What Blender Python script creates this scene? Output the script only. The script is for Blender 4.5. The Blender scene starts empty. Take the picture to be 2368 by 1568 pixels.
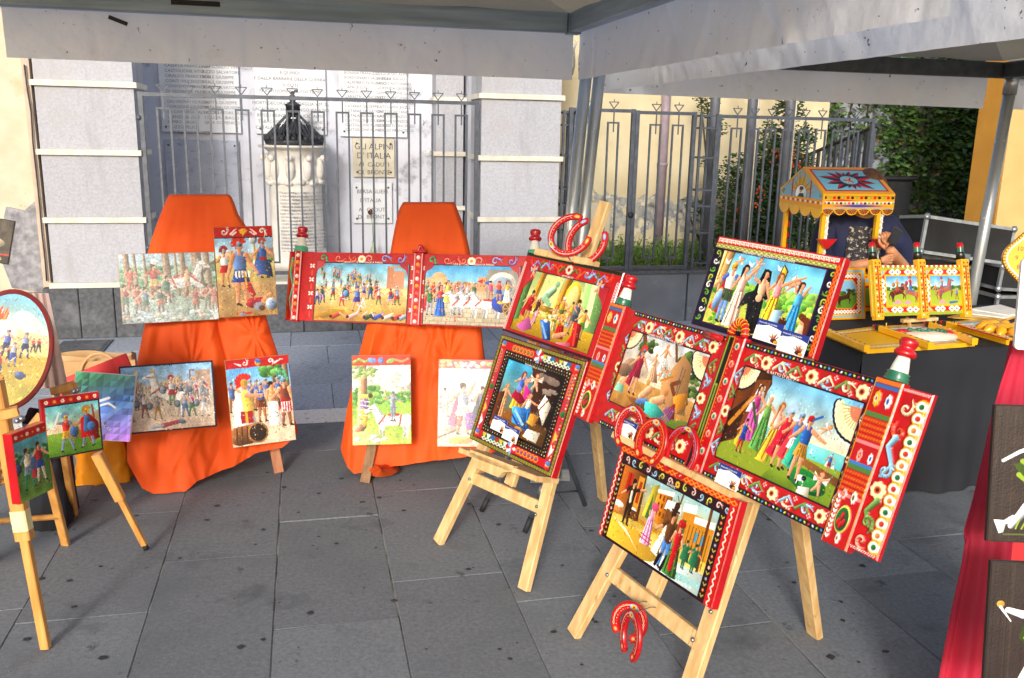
import bpy, math, random
import numpy as np
from mathutils import Vector, Matrix
rnd = random.Random(7); rng = np.random.default_rng(11)
S = bpy.context.scene; COL = S.collection

# ------------------------------------------------------------------ camera, sky, sun, exposure
CAM_H, PITCH, ROLL, FPX, IW, IH = 1.75, math.radians(13.15), math.radians(1.2), 2050.0, 2367.0, 1568.0
R0 = Vector((1, 0, 0)); U0 = Vector((0, math.sin(PITCH), math.cos(PITCH))); FW = Vector((0, math.cos(PITCH), -math.sin(PITCH)))
RC = math.cos(ROLL) * R0 + math.sin(ROLL) * U0; UC = -math.sin(ROLL) * R0 + math.cos(ROLL) * U0
C0 = Vector((0, 0, CAM_H))
cd = bpy.data.cameras.new('camera'); cam = bpy.data.objects.new('camera', cd); COL.objects.link(cam)
cd.sensor_width = 36.0; cd.sensor_fit = 'HORIZONTAL'; cd.lens = 36.0 * FPX / IW; cd.clip_end = 300; cd.clip_start = 0.05
m = Matrix((RC, UC, -FW)).transposed().to_4x4(); m.translation = C0; cam.matrix_world = m
S.camera = cam

SUN_EL, SUN_AZ = math.radians(21), math.radians(-8)      # azimuth from straight behind the viewer, negative = from the left
sun_dir = Vector((math.sin(SUN_AZ) * math.cos(SUN_EL), -math.cos(SUN_AZ) * math.cos(SUN_EL), math.sin(SUN_EL)))
W = bpy.data.worlds.new('World'); S.world = W; W.use_nodes = True
nt = W.node_tree; bgn = nt.nodes['Background']
sky = nt.nodes.new('ShaderNodeTexSky'); sky.sky_type = 'NISHITA'; sky.sun_disc = False
sky.sun_elevation = SUN_EL; sky.sun_rotation = math.atan2(sun_dir.x, sun_dir.y)
sky.air_density = 1.0; sky.dust_density = 3.0
nt.links.new(sky.outputs[0], bgn.inputs[0]); bgn.inputs[1].default_value = 0.15
sl = bpy.data.lights.new('sun', 'SUN'); sl.energy = 1.6; sl.angle = math.radians(9); sl.color = (1.0, 0.99, 0.975)
so = bpy.data.objects.new('sun', sl); COL.objects.link(so)
so.rotation_euler = (-sun_dir).to_track_quat('-Z', 'Y').to_euler(); so.location = (0, -5, 6)
S.view_settings.view_transform = 'Standard'; S.view_settings.look = 'None'; S.view_settings.gamma = 1.0
S.view_settings.exposure = 0.64; S.view_settings.use_curve_mapping = False
S.cycles.max_bounces = 6; S.cycles.caustics_reflective = False; S.cycles.caustics_refractive = False

# ------------------------------------------------------------------ geometry helpers
def ray(x, y): return FW + RC * ((x - IW / 2) / FPX) - UC * ((y - IH / 2) / FPX)
def at_z(x, y, z=0.0):
    r = ray(x, y); return C0 + r * ((z - CAM_H) / r.z)
def at_plane(x, y, o, n):
    r = ray(x, y); return C0 + r * ((o - C0).dot(n) / r.dot(n))
def at_d(x, y, d): return C0 + ray(x, y) * d
TH = math.radians(13.3)
E1 = Vector((math.cos(TH), math.sin(TH), 0)); E2 = Vector((-math.sin(TH), math.cos(TH), 0)); EZ = Vector((0, 0, 1))
def P(u, v, z=0.0): return E1 * u + E2 * v + EZ * z           # the plaza's own grid: u along the wall, v away from the viewer

def axes(yaw, tilt=0.0, roll=0.0):
    D = math.radians(1); yaw *= D; tilt *= D; roll *= D
    r = Vector((math.cos(yaw), math.sin(yaw), 0)); b = Vector((-math.sin(yaw), math.cos(yaw), 0))
    up = EZ * math.cos(tilt) + b * math.sin(tilt)
    e1 = r * math.cos(roll) - up * math.sin(roll); e2 = up * math.cos(roll) + r * math.sin(roll)
    return e1, e2
def frame_m(c, yaw, tilt=0.0, roll=0.0):
    e1, e2 = axes(yaw, tilt, roll); y = e2.cross(e1)           # x right, y away, z up
    m = Matrix((e1, y, e2)).transposed().to_4x4(); m.translation = c; return m

class MB:
    def __init__(s): s.v = []; s.f = []; s.sm = []
    def add(s, vs, fs, smooth=False):
        o = len(s.v); s.v += [tuple(p) for p in vs]; s.f += [tuple(i + o for i in f) for f in fs]; s.sm += [smooth] * len(fs); return s
    def hexa(s, c8): return s.add(c8, [(0, 3, 2, 1), (4, 5, 6, 7), (0, 1, 5, 4), (1, 2, 6, 5), (2, 3, 7, 6), (3, 0, 4, 7)])
    def box(s, x0, x1, y0, y1, z0, z1, fn=None):
        c = [(x0, y0, z0), (x1, y0, z0), (x1, y1, z0), (x0, y1, z0), (x0, y0, z1), (x1, y0, z1), (x1, y1, z1), (x0, y1, z1)]
        if fn: c = [fn(*p) for p in c]
        return s.hexa(c)
    def bbox(s, x0, x1, y0, y1, z0, z1, b=0.004, fn=None):      # box with chamfered vertical-face edges (front and back)
        vs = []
        for y, i in ((y0, b), (y0 + b, 0), (y1 - b, 0), (y1, b)):
            vs += [(x0 + i, y, z0 + i), (x1 - i, y, z0 + i), (x1 - i, y, z1 - i), (x0 + i, y, z1 - i)]
        if fn: vs = [fn(*p) for p in vs]
        fs = [(0, 1, 2, 3), (15, 14, 13, 12)]
        for k in range(3):
            for i in range(4): j = (i + 1) % 4; fs.append((4 * k + i, 4 * k + 4 + i, 4 * k + 4 + j, 4 * k + j))
        return s.add(vs, fs)
    def bar(s, a, b, w, h, n=None, b2=0.0):                     # rectangular bar a->b, w across, h along n
        a = Vector(a); b = Vector(b); d = (b - a).normalized(); n = Vector(n) if n else (EZ if abs(d.z) < .9 else E2)
        x = d.cross(n).normalized(); n = x.cross(d).normalized(); vs = []
        bv = min(w, h) * .12
        for p in (a, b):
            for i, j in ((-1, -1), (1, -1), (1, 1), (-1, 1)):
                vs.append(p + x * (i * (w / 2 - bv)) + n * (j * h / 2)); vs.append(p + x * (i * w / 2) + n * (j * (h / 2 - bv)))
        o = [0, 2, 3, 5, 4, 6, 7, 1]                            # octagon order
        vs = [vs[i] for i in o] + [vs[8 + i] for i in o]
        fs = [tuple(range(7, -1, -1)), tuple(range(8, 16))] + [(i, (i + 1) % 8, 8 + (i + 1) % 8, 8 + i) for i in range(8)]
        return s.add(vs, fs)
    def tube(s, pts, r, n=8, cap=True, smooth=True):
        pts = [Vector(p) for p in pts]; rs = r if isinstance(r, (list, tuple)) else [r] * len(pts); vs = []; fs = []
        t0 = (pts[1] - pts[0]).normalized(); x = t0.orthogonal().normalized()
        for k, p in enumerate(pts):
            t = (pts[min(k + 1, len(pts) - 1)] - pts[max(k - 1, 0)]).normalized(); x = (x - t * x.dot(t)).normalized(); y = t.cross(x)
            vs += [p + (x * math.cos(2 * math.pi * i / n) + y * math.sin(2 * math.pi * i / n)) * rs[k] for i in range(n)]
        for k in range(len(pts) - 1):
            fs += [(k * n + i, k * n + (i + 1) % n, (k + 1) * n + (i + 1) % n, (k + 1) * n + i) for i in range(n)]
        s.add(vs, fs, smooth)
        if cap:
            o = len(s.v) - len(vs); s.f += [tuple(o + i for i in range(n - 1, -1, -1)), tuple(o + (len(pts) - 1) * n + i for i in range(n))]; s.sm += [False, False]
        return s
    def lathe(s, prof, n=20, base=(0, 0, 0), ax=(0, 0, 1)):      # profile [(r,h)...] about an axis
        ax = Vector(ax).normalized(); x = ax.orthogonal().normalized(); y = ax.cross(x); b = Vector(base)
        vs = [b + ax * h + (x * math.cos(2 * math.pi * i / n) + y * math.sin(2 * math.pi * i / n)) * r for r, h in prof for i in range(n)]
        fs = [(k * n + i, k * n + (i + 1) % n, (k + 1) * n + (i + 1) % n, (k + 1) * n + i) for k in range(len(prof) - 1) for i in range(n)]
        return s.add(vs, fs, True)
    def prism(s, poly, y0, y1, fn=None):                         # outline in x,z, from y0 to y1
        n = len(poly); vs = [(x, y0, z) for x, z in poly] + [(x, y1, z) for x, z in poly]
        if fn: vs = [fn(*p) for p in vs]
        return s.add(vs, [tuple(range(n)), tuple(range(2 * n - 1, n - 1, -1))] + [(i, n + i, n + (i + 1) % n, (i + 1) % n) for i in range(n)])
    def grid(s, P_, smooth=True):                                # P_[row][col]
        r = len(P_); c = len(P_[0])
        return s.add([p for row in P_ for p in row], [(i * c + j, i * c + j + 1, (i + 1) * c + j + 1, (i + 1) * c + j) for i in range(r - 1) for j in range(c - 1)], smooth)
    def ball(s, c, r, n=8, m=6, sc=(1, 1, 1)):
        c = Vector(c); vs = []; fs = []
        for k in range(m + 1):
            a = math.pi * k / m
            vs += [c + Vector((math.sin(a) * math.cos(2 * math.pi * i / n) * sc[0], math.sin(a) * math.sin(2 * math.pi * i / n) * sc[1], math.cos(a) * sc[2])) * r for i in range(n)]
        for k in range(m): fs += [(k * n + i, (k + 1) * n + i, (k + 1) * n + (i + 1) % n, k * n + (i + 1) % n) for i in range(n)]
        return s.add(vs, fs, True)

MW = {}                                                          # world matrices of linked objects
def link(o, parent=None, M=None):
    COL.objects.link(o)
    if parent: o.parent = parent; MW[o.name] = MW[parent.name] @ (M or Matrix.Identity(4)); o.matrix_local = M or Matrix.Identity(4)
    else: MW[o.name] = M or Matrix.Identity(4); o.matrix_world = MW[o.name]
    return o
def props(o, label=None, cat=None, group=None, kind=None):
    for k, v in (('label', label), ('category', cat), ('group', group), ('kind', kind)):
        if v: o[k] = v
    return o
def thing(name, label, cat, loc=(0, 0, 0), group=None, M=None, kind=None):
    o = bpy.data.objects.new(name, None); o.empty_display_size = .1
    link(o, None, M if M is not None else Matrix.Translation(Vector(loc))); return props(o, label, cat, group, kind)
def mesh(name, mb, mat, world_m=None):
    me = bpy.data.meshes.new(name); v = mb.v
    if world_m is not None:
        inv = world_m.inverted(); v = [inv @ Vector(p) for p in v]
    me.from_pydata([tuple(p) for p in v], [], mb.f); me.polygons.foreach_set('use_smooth', mb.sm)
    if mat: me.materials.append(mat)
    me.update(); return me
def part(name, mb, mat, parent, local=False, label=None, **k):   # geometry given in world coordinates unless local
    me = mesh(name, mb, mat, None if local else MW[parent.name])
    o = bpy.data.objects.new(name, me); link(o, parent); return props(o, label, **k)
def solo(name, mb, mat, label=None, cat=None, group=None, kind=None, origin=None):
    M = Matrix.Translation(Vector(origin)) if origin is not None else Matrix.Identity(4)
    o = bpy.data.objects.new(name, mesh(name, mb, mat, M)); link(o, None, M); return props(o, label, cat, group, kind)
def again(o, parent, M):                                         # a piece that shares its mesh
    c = o.copy(); return link(c, parent, M)
def text(body, size, mat, parent, x, y, z, align='LEFT', name='lettering', ext=0.0, rz=0.0, sp=1.0, xs=1.0, line=1.0):
    cu = bpy.data.curves.new(name, 'FONT'); cu.body = body; cu.size = size; cu.align_x = align; cu.extrude = ext
    cu.space_line = line; cu.space_character = sp; cu.materials.append(mat); cu.resolution_u = 2
    tmp = bpy.data.objects.new(name, cu); COL.objects.link(tmp); me = bpy.data.meshes.new_from_object(tmp); bpy.data.objects.remove(tmp); me.name = name
    o = bpy.data.objects.new(name, me)
    if '\n' in body or ' ' in body or size < .03: o['kind'] = 'stuff'
    return link(o, parent, Matrix.Translation((x, y, z)) @ Matrix.Rotation(rz, 4, 'Y') @ Matrix.Rotation(math.pi / 2, 4, 'X') @ Matrix.Scale(xs, 4, (1, 0, 0)))

# ------------------------------------------------------------------ materials
def lin(c):
    if isinstance(c, str): c = [int(c[i:i + 2], 16) / 255 for i in (0, 2, 4)]
    return tuple(((x + .055) / 1.055) ** 2.4 if x > .04045 else x / 12.92 for x in c)
def mat(name, col, rough=.7, col2=None, scale=8, detail=6, bump=0.0, bscale=None, metal=0.0, attr=False, spec=.5, stretch=None, spots=None, contrast=(.35, .65), coat=0, trans=0, obj_var=0.0, bdist=.01):
    m = bpy.data.materials.new(name); m.use_nodes = True; n = m.node_tree.nodes; L = m.node_tree.links; b = n['Principled BSDF']
    b.inputs['Roughness'].default_value = rough; b.inputs['Metallic'].default_value = metal; b.inputs['Specular IOR Level'].default_value = spec
    if coat: b.inputs['Coat Weight'].default_value = coat; b.inputs['Coat Roughness'].default_value = .12
    tc = n.new('ShaderNodeTexCoord'); src = tc.outputs['Object']
    mp = n.new('ShaderNodeMapping'); L.new(src, mp.inputs[0]); src = mp.outputs[0]
    if stretch: mp.inputs['Scale'].default_value = stretch
    out = None
    if attr:
        a = n.new('ShaderNodeAttribute'); a.attribute_name = 'Col'; out = a.outputs['Color']
    else:
        nz = n.new('ShaderNodeTexNoise'); nz.inputs['Scale'].default_value = scale; nz.inputs['Detail'].default_value = detail; L.new(src, nz.inputs['Vector'])
        rp = n.new('ShaderNodeValToRGB'); L.new(nz.outputs['Fac'], rp.inputs[0])
        rp.color_ramp.elements[0].position = contrast[0]; rp.color_ramp.elements[1].position = contrast[1]
        c1 = lin(col); c2 = lin(col2) if col2 else tuple(x * .8 for x in c1)
        rp.color_ramp.elements[0].color = (*c2, 1); rp.color_ramp.elements[1].color = (*c1, 1); out = rp.outputs[0]
        for sp in (spots or []):                                 # (scale, lo, hi, colour, stretch)
            q = n.new('ShaderNodeTexNoise'); q.inputs['Scale'].default_value = sp[0]; q.inputs['Detail'].default_value = 5; q.inputs['Roughness'].default_value = .65
            mp2 = n.new('ShaderNodeMapping'); L.new(tc.outputs['Object'], mp2.inputs[0]); mp2.inputs['Location'].default_value = (sp[0], 3, 1)
            if len(sp) > 4: mp2.inputs['Scale'].default_value = sp[4]
            L.new(mp2.outputs[0], q.inputs['Vector'])
            r2 = n.new('ShaderNodeMapRange'); r2.inputs[1].default_value = sp[1]; r2.inputs[2].default_value = sp[2]; L.new(q.outputs['Fac'], r2.inputs[0])
            mx = n.new('ShaderNodeMix'); mx.data_type = 'RGBA'; L.new(r2.outputs[0], mx.inputs[0]); L.new(out, mx.inputs[6]); mx.inputs[7].default_value = (*lin(sp[3]), 1); out = mx.outputs[2]
    if obj_var:
        oi = n.new('ShaderNodeObjectInfo'); mr = n.new('ShaderNodeMapRange'); L.new(oi.outputs['Random'], mr.inputs[0]); mr.inputs[3].default_value = 1 - obj_var; mr.inputs[4].default_value = 1 + obj_var
        hs = n.new('ShaderNodeHueSaturation'); L.new(mr.outputs[0], hs.inputs['Value']); L.new(out, hs.inputs['Color']); out = hs.outputs[0]
    L.new(out, b.inputs['Base Color'])
    if bump:
        bz = n.new('ShaderNodeTexNoise'); bz.inputs['Scale'].default_value = bscale or scale * 4; bz.inputs['Detail'].default_value = 4; L.new(src, bz.inputs['Vector'])
        bp = n.new('ShaderNodeBump'); bp.inputs['Strength'].default_value = bump; bp.inputs['Distance'].default_value = bdist; L.new(bz.outputs['Fac'], bp.inputs['Height']); L.new(bp.outputs[0], b.inputs['Normal'])
    if trans:
        tr = n.new('ShaderNodeBsdfTranslucent'); L.new(out, tr.inputs[0]); ms = n.new('ShaderNodeMixShader'); ms.inputs[0].default_value = trans
        L.new(b.outputs[0], ms.inputs[1]); L.new(tr.outputs[0], ms.inputs[2]); L.new(ms.outputs[0], n['Material Output'].inputs[0])
    return m

# ------------------------------------------------------------------ brush work: raster of colours that become face-corner paint on a fine grid
SK = 'd9a07a'
class Cv:
    def __init__(s, A, res=140, bg='cccccc'):
        s.A = A; s.ny = res; s.nx = int(round(res * A)); s.px = 1.0 / res
        s.a = np.empty((s.ny, s.nx, 3)); s.a[:] = s.c(bg); s.h = np.zeros((s.ny, s.nx)); s.lift = 0.0
        s.Y, s.X = np.meshgrid((np.arange(s.ny) + .5) / res, (np.arange(s.nx) + .5) / res, indexing='ij')
    def c(s, c): return np.array([int(c[i:i + 2], 16) / 255 for i in (0, 2, 4)]) if isinstance(c, str) else np.array(c)
    def sl(s, x0, y0, x1, y1):
        i0 = max(0, int(y0 / s.px) - 1); i1 = min(s.ny, int(y1 / s.px) + 2); j0 = max(0, int(x0 / s.px) - 1); j1 = min(s.nx, int(x1 / s.px) + 2)
        return None if i0 >= i1 or j0 >= j1 else (slice(i0, i1), slice(j0, j1))
    def put(s, q, cov, col, sh=None):
        cov = np.clip(cov, 0, 1)[..., None]; c = s.c(col)
        if sh is not None: c = np.clip(c * (1 + sh[..., None]), 0, 1)
        s.a[q] = s.a[q] * (1 - cov) + c * cov
        if s.lift: s.h[q] = np.maximum(s.h[q], cov[..., 0] * s.lift)
    def cap(s, x0, y0, x1, y1, r0, r1, col, sh=.22):
        r = max(r0, r1) + s.px; q = s.sl(min(x0, x1) - r, min(y0, y1) - r, max(x0, x1) + r, max(y0, y1) + r)
        if q is None: return
        X, Y = s.X[q], s.Y[q]; dx, dy = x1 - x0, y1 - y0; L2 = dx * dx + dy * dy + 1e-12
        t = np.clip(((X - x0) * dx + (Y - y0) * dy) / L2, 0, 1); qx = X - x0 - t * dx; qy = Y - y0 - t * dy; d = np.hypot(qx, qy); rr = r0 + (r1 - r0) * t
        s.put(q, (rr - d) / s.px + .5, col, -sh * (qx + .6 * qy) / (rr + 1e-6))
    def ell(s, cx, cy, rx, ry, col, ang=0, sh=.2):
        r = max(rx, ry) + s.px; q = s.sl(cx - r, cy - r, cx + r, cy + r)
        if q is None: return
        X, Y = s.X[q] - cx, s.Y[q] - cy; ca, sa = math.cos(ang), math.sin(ang); x = X * ca + Y * sa; y = -X * sa + Y * ca
        d = np.hypot(x / rx, y / ry); s.put(q, (1 - d) * min(rx, ry) / s.px + .5, col, -sh * (x / rx * .7 + y / ry * .5))
    def poly(s, pts, col, sh=0.0, edge=None):
        xs = [p[0] for p in pts]; ys = [p[1] for p in pts]; q = s.sl(min(xs), min(ys), max(xs), max(ys))
        if q is None: return
        X, Y = s.X[q], s.Y[q]; ins = np.zeros(X.shape, bool); dm = np.full(X.shape, 9.0); n = len(pts)
        for i in range(n):
            x0, y0 = pts[i]; x1, y1 = pts[(i + 1) % n]
            if y0 != y1: ins ^= ((y0 > Y) != (y1 > Y)) & (X < (x1 - x0) * (Y - y0) / (y1 - y0) + x0)
            dx, dy = x1 - x0, y1 - y0; t = np.clip(((X - x0) * dx + (Y - y0) * dy) / (dx * dx + dy * dy + 1e-12), 0, 1)
            dm = np.minimum(dm, np.hypot(X - x0 - t * dx, Y - y0 - t * dy))
        d = np.where(ins, dm, -dm); cx, cy = sum(xs) / n, sum(ys) / n; w = (max(xs) - min(xs)) / 2 + 1e-6
        s.put(q, d / s.px + .5, col, -sh * (X - cx) / w if sh else None)
        if edge:
            for i in range(n): s.cap(*pts[i], *pts[(i + 1) % n], edge[1], edge[1], edge[0], 0)
    def rect(s, x0, y0, x1, y1, col): s.poly([(x0, y0), (x1, y0), (x1, y1), (x0, y1)], col)
    def line(s, pts, r, col, sh=0, r1=None):
        n = len(pts) - 1
        for i in range(n):
            a = r + (0 if r1 is None else (r1 - r) * i / n); b = r + (0 if r1 is None else (r1 - r) * (i + 1) / n)
            s.cap(*pts[i], *pts[i + 1], a, b, col, sh)
    def grad(s, y0, y1, c0, c1, x0=0, x1=9, horiz=False):
        q = s.sl(x0, y0, min(x1, s.A), y1)
        if q is None: return
        t = ((s.X[q] - x0) / (x1 - x0) if horiz else (s.Y[q] - y0) / (y1 - y0)).clip(0, 1)[..., None]; s.a[q] = s.c(c0) * (1 - t) + s.c(c1) * t
    def noise(s, amp=.08, n=14, q=None, col=None, thr=None):
        g = rng.random((n + 2, int(n * s.A) + 3)); yy = np.linspace(0, n, s.ny); xx = np.linspace(0, n * s.A, s.nx); i = yy.astype(int); j = xx.astype(int)
        fy = (yy - i)[:, None]; fx = (xx - j)[None]; fy = fy * fy * (3 - 2 * fy); fx = fx * fx * (3 - 2 * fx)
        v = g[i][:, j] * (1 - fy) * (1 - fx) + g[i + 1][:, j] * fy * (1 - fx) + g[i][:, j + 1] * (1 - fy) * fx + g[i + 1][:, j + 1] * fy * fx
        if col is not None: cov = np.clip((v - thr) * 6, 0, 1)[..., None] * amp; s.a = s.a * (1 - cov) + s.c(col) * cov
        else: s.a = np.clip(s.a * (1 + amp * (v[..., None] * 2 - 1)), 0, 1)
    def dab(s, x0, y0, x1, y1, n, r, cols, asp=1.6):
        for _ in range(n):
            x = rng.uniform(x0, x1); y = rng.uniform(y0, y1); rr = r * rng.uniform(.6, 1.3); s.ell(x, y, rr * asp, rr, cols[int(rng.integers(len(cols)))], rng.uniform(-.5, .5), .3)
    def brush(s, n=650, r=.008, amp=.15):
        for _ in range(n):
            x, y = rng.uniform(0, s.A), rng.uniform(0, 1); c = s.a[min(s.ny - 1, int(y / s.px)), min(s.nx - 1, int(x / s.px))]
            a = rng.normal(1.2, .7); k = r * rng.uniform(.5, 1.3); d = rng.uniform(1, 3) * k; s.cap(x, y, x + math.cos(a) * d, y + math.sin(a) * d, k, k * .4, np.clip(c * (1 + rng.uniform(-amp, amp)) + rng.uniform(-.03, .03, 3), 0, 1), .15)
        pal = [s.a[int(rng.integers(s.ny * .3, s.ny)), int(rng.integers(s.nx))].copy() for _ in range(40)]
        for _ in range(n // 4):
            x, y = rng.uniform(.03, s.A - .03), rng.triangular(.3, .72, .98); k = r * rng.uniform(.35, .8); a = rng.normal(1.4, .9); d = rng.uniform(1, 4) * k; c = pal[int(rng.integers(40))] * rng.uniform(.7, 1.2) * .7 + .3 * np.array([.72, .58, .40])
            s.cap(x, y, x + math.cos(a) * d, y + math.sin(a) * d, k, k * .3, np.clip(c, 0, 1), .3)
        return s
    # ---- figures
    def man(s, x, y, h, torso='8a96a8', legs='b98a66', skirt=None, helm=None, plume=None, cloak=None, shield=None, aL=(-.2, .22), aR=(.2, .2), arm=None, sp=.08, lean=0.0, sword=None, hair='4a2c18', skin=SK, f=1):
        hx = x + lean * h * .4; sx = x + lean * h; hy = y - .5 * h; sy = y - .80 * h; arm = arm or skin; o = '3a2a28'
        if cloak: s.poly([(sx - .09 * h * f, sy - .02 * h), (sx + .12 * h * f, sy), (x - .05 * h * f, y - .12 * h), (x - .3 * h * f, y - .18 * h)], cloak, .5); s.line([(sx - .02 * f * h, sy), (x - .14 * h * f, y - .2 * h)], .012 * h, tuple(s.c(cloak) * .6))
        s.cap(hx - .04 * h, hy, x - sp * h, y - .02 * h, .055 * h, .026 * h, legs); s.cap(hx + .04 * h, hy, x + sp * h, y - .02 * h, .055 * h, .026 * h, legs)
        s.cap(x - sp * h, y - .02 * h, x - sp * h + .05 * h * f, y, .022 * h, .016 * h, o); s.cap(x + sp * h, y - .02 * h, x + sp * h + .05 * h * f, y, .022 * h, .016 * h, o)
        s.cap(hx, hy - .02 * h, sx, sy + .05 * h, .085 * h, .105 * h, torso, .35)
        if skirt: s.poly([(hx - .09 * h, hy - .06 * h), (hx + .09 * h, hy - .06 * h), (hx + .14 * h, hy + .14 * h), (hx - .14 * h, hy + .14 * h)], skirt, .3)
        if skirt: [s.line([(hx + k * .04 * h, hy - .03 * h), (hx + k * .055 * h, hy + .13 * h)], .007 * h, tuple(s.c(skirt) * .6)) for k in (-1, 0, 1)]
        for sg, a in ((-1, aL), (1, aR)):
            ex, ey = sx + sg * .1 * h + a[0] * h * .5, sy + .03 * h + a[1] * h * .5
            gx, gy = sx + sg * .1 * h + a[0] * h, sy + .03 * h + a[1] * h * .9
            s.cap(sx + sg * .1 * h, sy + .02 * h, ex, ey, .04 * h, .032 * h, arm); s.cap(ex, ey, gx, gy, .032 * h, .022 * h, skin)
            if sword and sg == f: s.line([(gx, gy), (gx + sword[0] * h, gy + sword[1] * h)], .012 * h, 'dfe6ee')
            if shield and sg == -f: s.ell(gx, gy, .12 * h, .15 * h, '30343c', 0, 0); s.ell(gx, gy, .10 * h, .13 * h, shield, 0, .5)
        s.cap(sx, sy, sx, sy - .06 * h, .03 * h, .03 * h, skin); s.ell(sx + .01 * f * h, sy - .12 * h, .052 * h, .066 * h, skin, 0, .3)
        if helm: s.ell(sx, sy - .155 * h, .062 * h, .048 * h, helm, 0, .5); s.cap(sx - .05 * h * f, sy - .15 * h, sx - .05 * h * f, sy - .08 * h, .015 * h, .015 * h, helm)
        s.cap(sx + .012 * f * h, sy - .125 * h, sx + .03 * f * h, sy - .125 * h, .008 * h, .008 * h, '2a1a14', 0)
        if not helm: s.ell(sx - .012 * f * h, sy - .15 * h, .058 * h, .045 * h, hair, 0, .1); s.ell(sx - .04 * f * h, sy - .12 * h, .025 * h, .05 * h, hair, 0, .1)
        if plume: [s.cap(sx + math.cos(t) * .055 * h, sy - .16 * h - math.sin(t) * .06 * h, sx + math.cos(t) * .10 * h, sy - .16 * h - math.sin(t) * .11 * h, .022 * h, .022 * h, plume, 0) for t in np.linspace(.3, 3.4, 8)]
    def lady(s, x, y, h, robe='c060a0', top=None, hair='5a3520', aL=(-.15, .2), aR=(.18, .1), lean=0.0, veil=None, skin=SK, flow=0.1, sash=None):
        sx = x + lean * h; sy = y - .82 * h; R = s.c(robe)
        if veil: s.poly([(sx - .06 * h, sy - .2 * h), (sx + .08 * h, sy - .18 * h), (sx + .16 * h, sy + .25 * h), (sx - .2 * h, sy + .35 * h)], veil, .5)
        s.poly([(sx - .07 * h, sy + .1 * h), (sx + .08 * h, sy + .1 * h), (x + (.17 + flow) * h, y - .02 * h), (x + .05 * h, y), (x - .17 * h, y - .01 * h)], robe, .45)
        for k in (-.11, -.05, .02, .08, .14): s.line([(sx + k * .4 * h, sy + .2 * h), (x + k * h + flow * h * .4, y - .05 * h)], .011 * h, tuple(np.clip(R * (1.25 if k in (-.05, .08) else .62), 0, 1)))
        s.cap(sx, sy + .18 * h, sx, sy + .04 * h, .07 * h, .085 * h, top or robe, .35)
        if sash: s.line([(sx - .08 * h, sy + .16 * h), (x + .12 * h, y - .35 * h)], .03 * h, sash)
        for sg, a in ((-1, aL), (1, aR)):
            ex, ey = sx + sg * .08 * h + a[0] * h * .5, sy + .03 * h + a[1] * h * .6; gx, gy = sx + sg * .08 * h + a[0] * h, sy + .03 * h + a[1] * h
            s.cap(sx + sg * .08 * h, sy + .02 * h, ex, ey, .032 * h, .028 * h, skin); s.cap(ex, ey, gx, gy, .027 * h, .018 * h, skin)
        s.cap(sx, sy, sx, sy - .05 * h, .025 * h, .025 * h, skin); s.ell(sx, sy - .14 * h, .062 * h, .06 * h, hair, 0, .15); s.ell(sx + .008 * h, sy - .105 * h, .042 * h, .055 * h, skin, 0, .25); s.cap(sx - .05 * h, sy - .12 * h, sx - .06 * h, sy, .03 * h, .015 * h, hair)
    def putto(s, x, y, h, ang=0.0, hair='b5652a', wing=None, skin='e0a888'):
        c_, n_ = math.cos(ang), math.sin(ang); T = lambda a, b: (x + (a * c_ - b * n_) * h, y + (a * n_ + b * c_) * h)
        if wing: s.poly([T(0, -.2), T(.5, -.55), T(.45, -.1)], wing, .3); s.poly([T(0, -.2), T(-.5, -.5), T(-.4, -.05)], wing, .3)
        s.cap(*T(0, -.25), *T(0, .1), .14 * h, .15 * h, skin, .35); s.cap(*T(-.05, .1), *T(-.25, .4), .09 * h, .06 * h, skin); s.cap(*T(.08, .1), *T(.2, .45), .09 * h, .06 * h, skin)
        s.cap(*T(-.1, -.25), *T(-.45, -.35), .06 * h, .04 * h, skin); s.cap(*T(.1, -.25), *T(.4, -.4), .06 * h, .04 * h, skin); s.ell(*T(0, -.5), .15 * h, .15 * h, hair); s.ell(*T(.03, -.46), .11 * h, .12 * h, skin)
    def horse(s, x, y, h, col='e8e4dc', f=1, rear=0.0, trap=None, rider=None, gallop=False):
        # x,y = centre of the feet line, h = withers height; rear tilts the body up
        c_, n_ = math.cos(rear), math.sin(rear); px, py = x - f * .45 * h, y - .62 * h
        T = lambda a, b: (px + f * (a * c_ + b * n_) * h, py + (b * c_ - a * n_) * h)
        dk = tuple(s.c(col) * .72)
        for a, b, e, g in ((.02, .1, -.1, .62), (.12, .1, .12, .64)):
            q = T(a, b); k = (q[0] - f * .06 * h, q[1] + .28 * h); s.cap(*q, *k, .1 * h, .05 * h, col if a < .1 else dk); s.cap(*k, k[0] + f * .04 * h + e * .2 * h * f, y, .045 * h, .03 * h, col if a < .1 else dk)
        for a, e in ((.82, .35 if (rear or gallop) else 0), (.92, .15 if (rear or gallop) else .02)):
            q = T(a, .12); k = (q[0] + f * e * h * .8, q[1] + .25 * h - e * .35 * h); s.cap(*q, *k, .075 * h, .045 * h, col); s.cap(*k, k[0] + f * (.0 - .3 * e) * h, min(y, k[1] + .3 * h), .04 * h, .028 * h, dk)
        s.cap(*T(0, 0), *T(.9, 0), .19 * h, .18 * h, col, .1); s.cap(*T(0, -.05), *T(-.02, .1), .17 * h, .15 * h, col)
        s.line([T(-.15, -.05), T(-.3, .1), T(-.32, .4)], .05 * h, dk, .2, .02 * h)
        s.cap(*T(.92, -.08), *T(1.18, -.45), .16 * h, .09 * h, col); s.cap(*T(1.18, -.47), *T(1.42, -.3), .085 * h, .05 * h, col); s.cap(*T(1.12, -.5), *T(1.14, -.62), .03 * h, .01 * h, col)
        s.line([T(.85, -.2), T(1.0, -.42), T(1.12, -.58)], .035 * h, dk)
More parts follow.
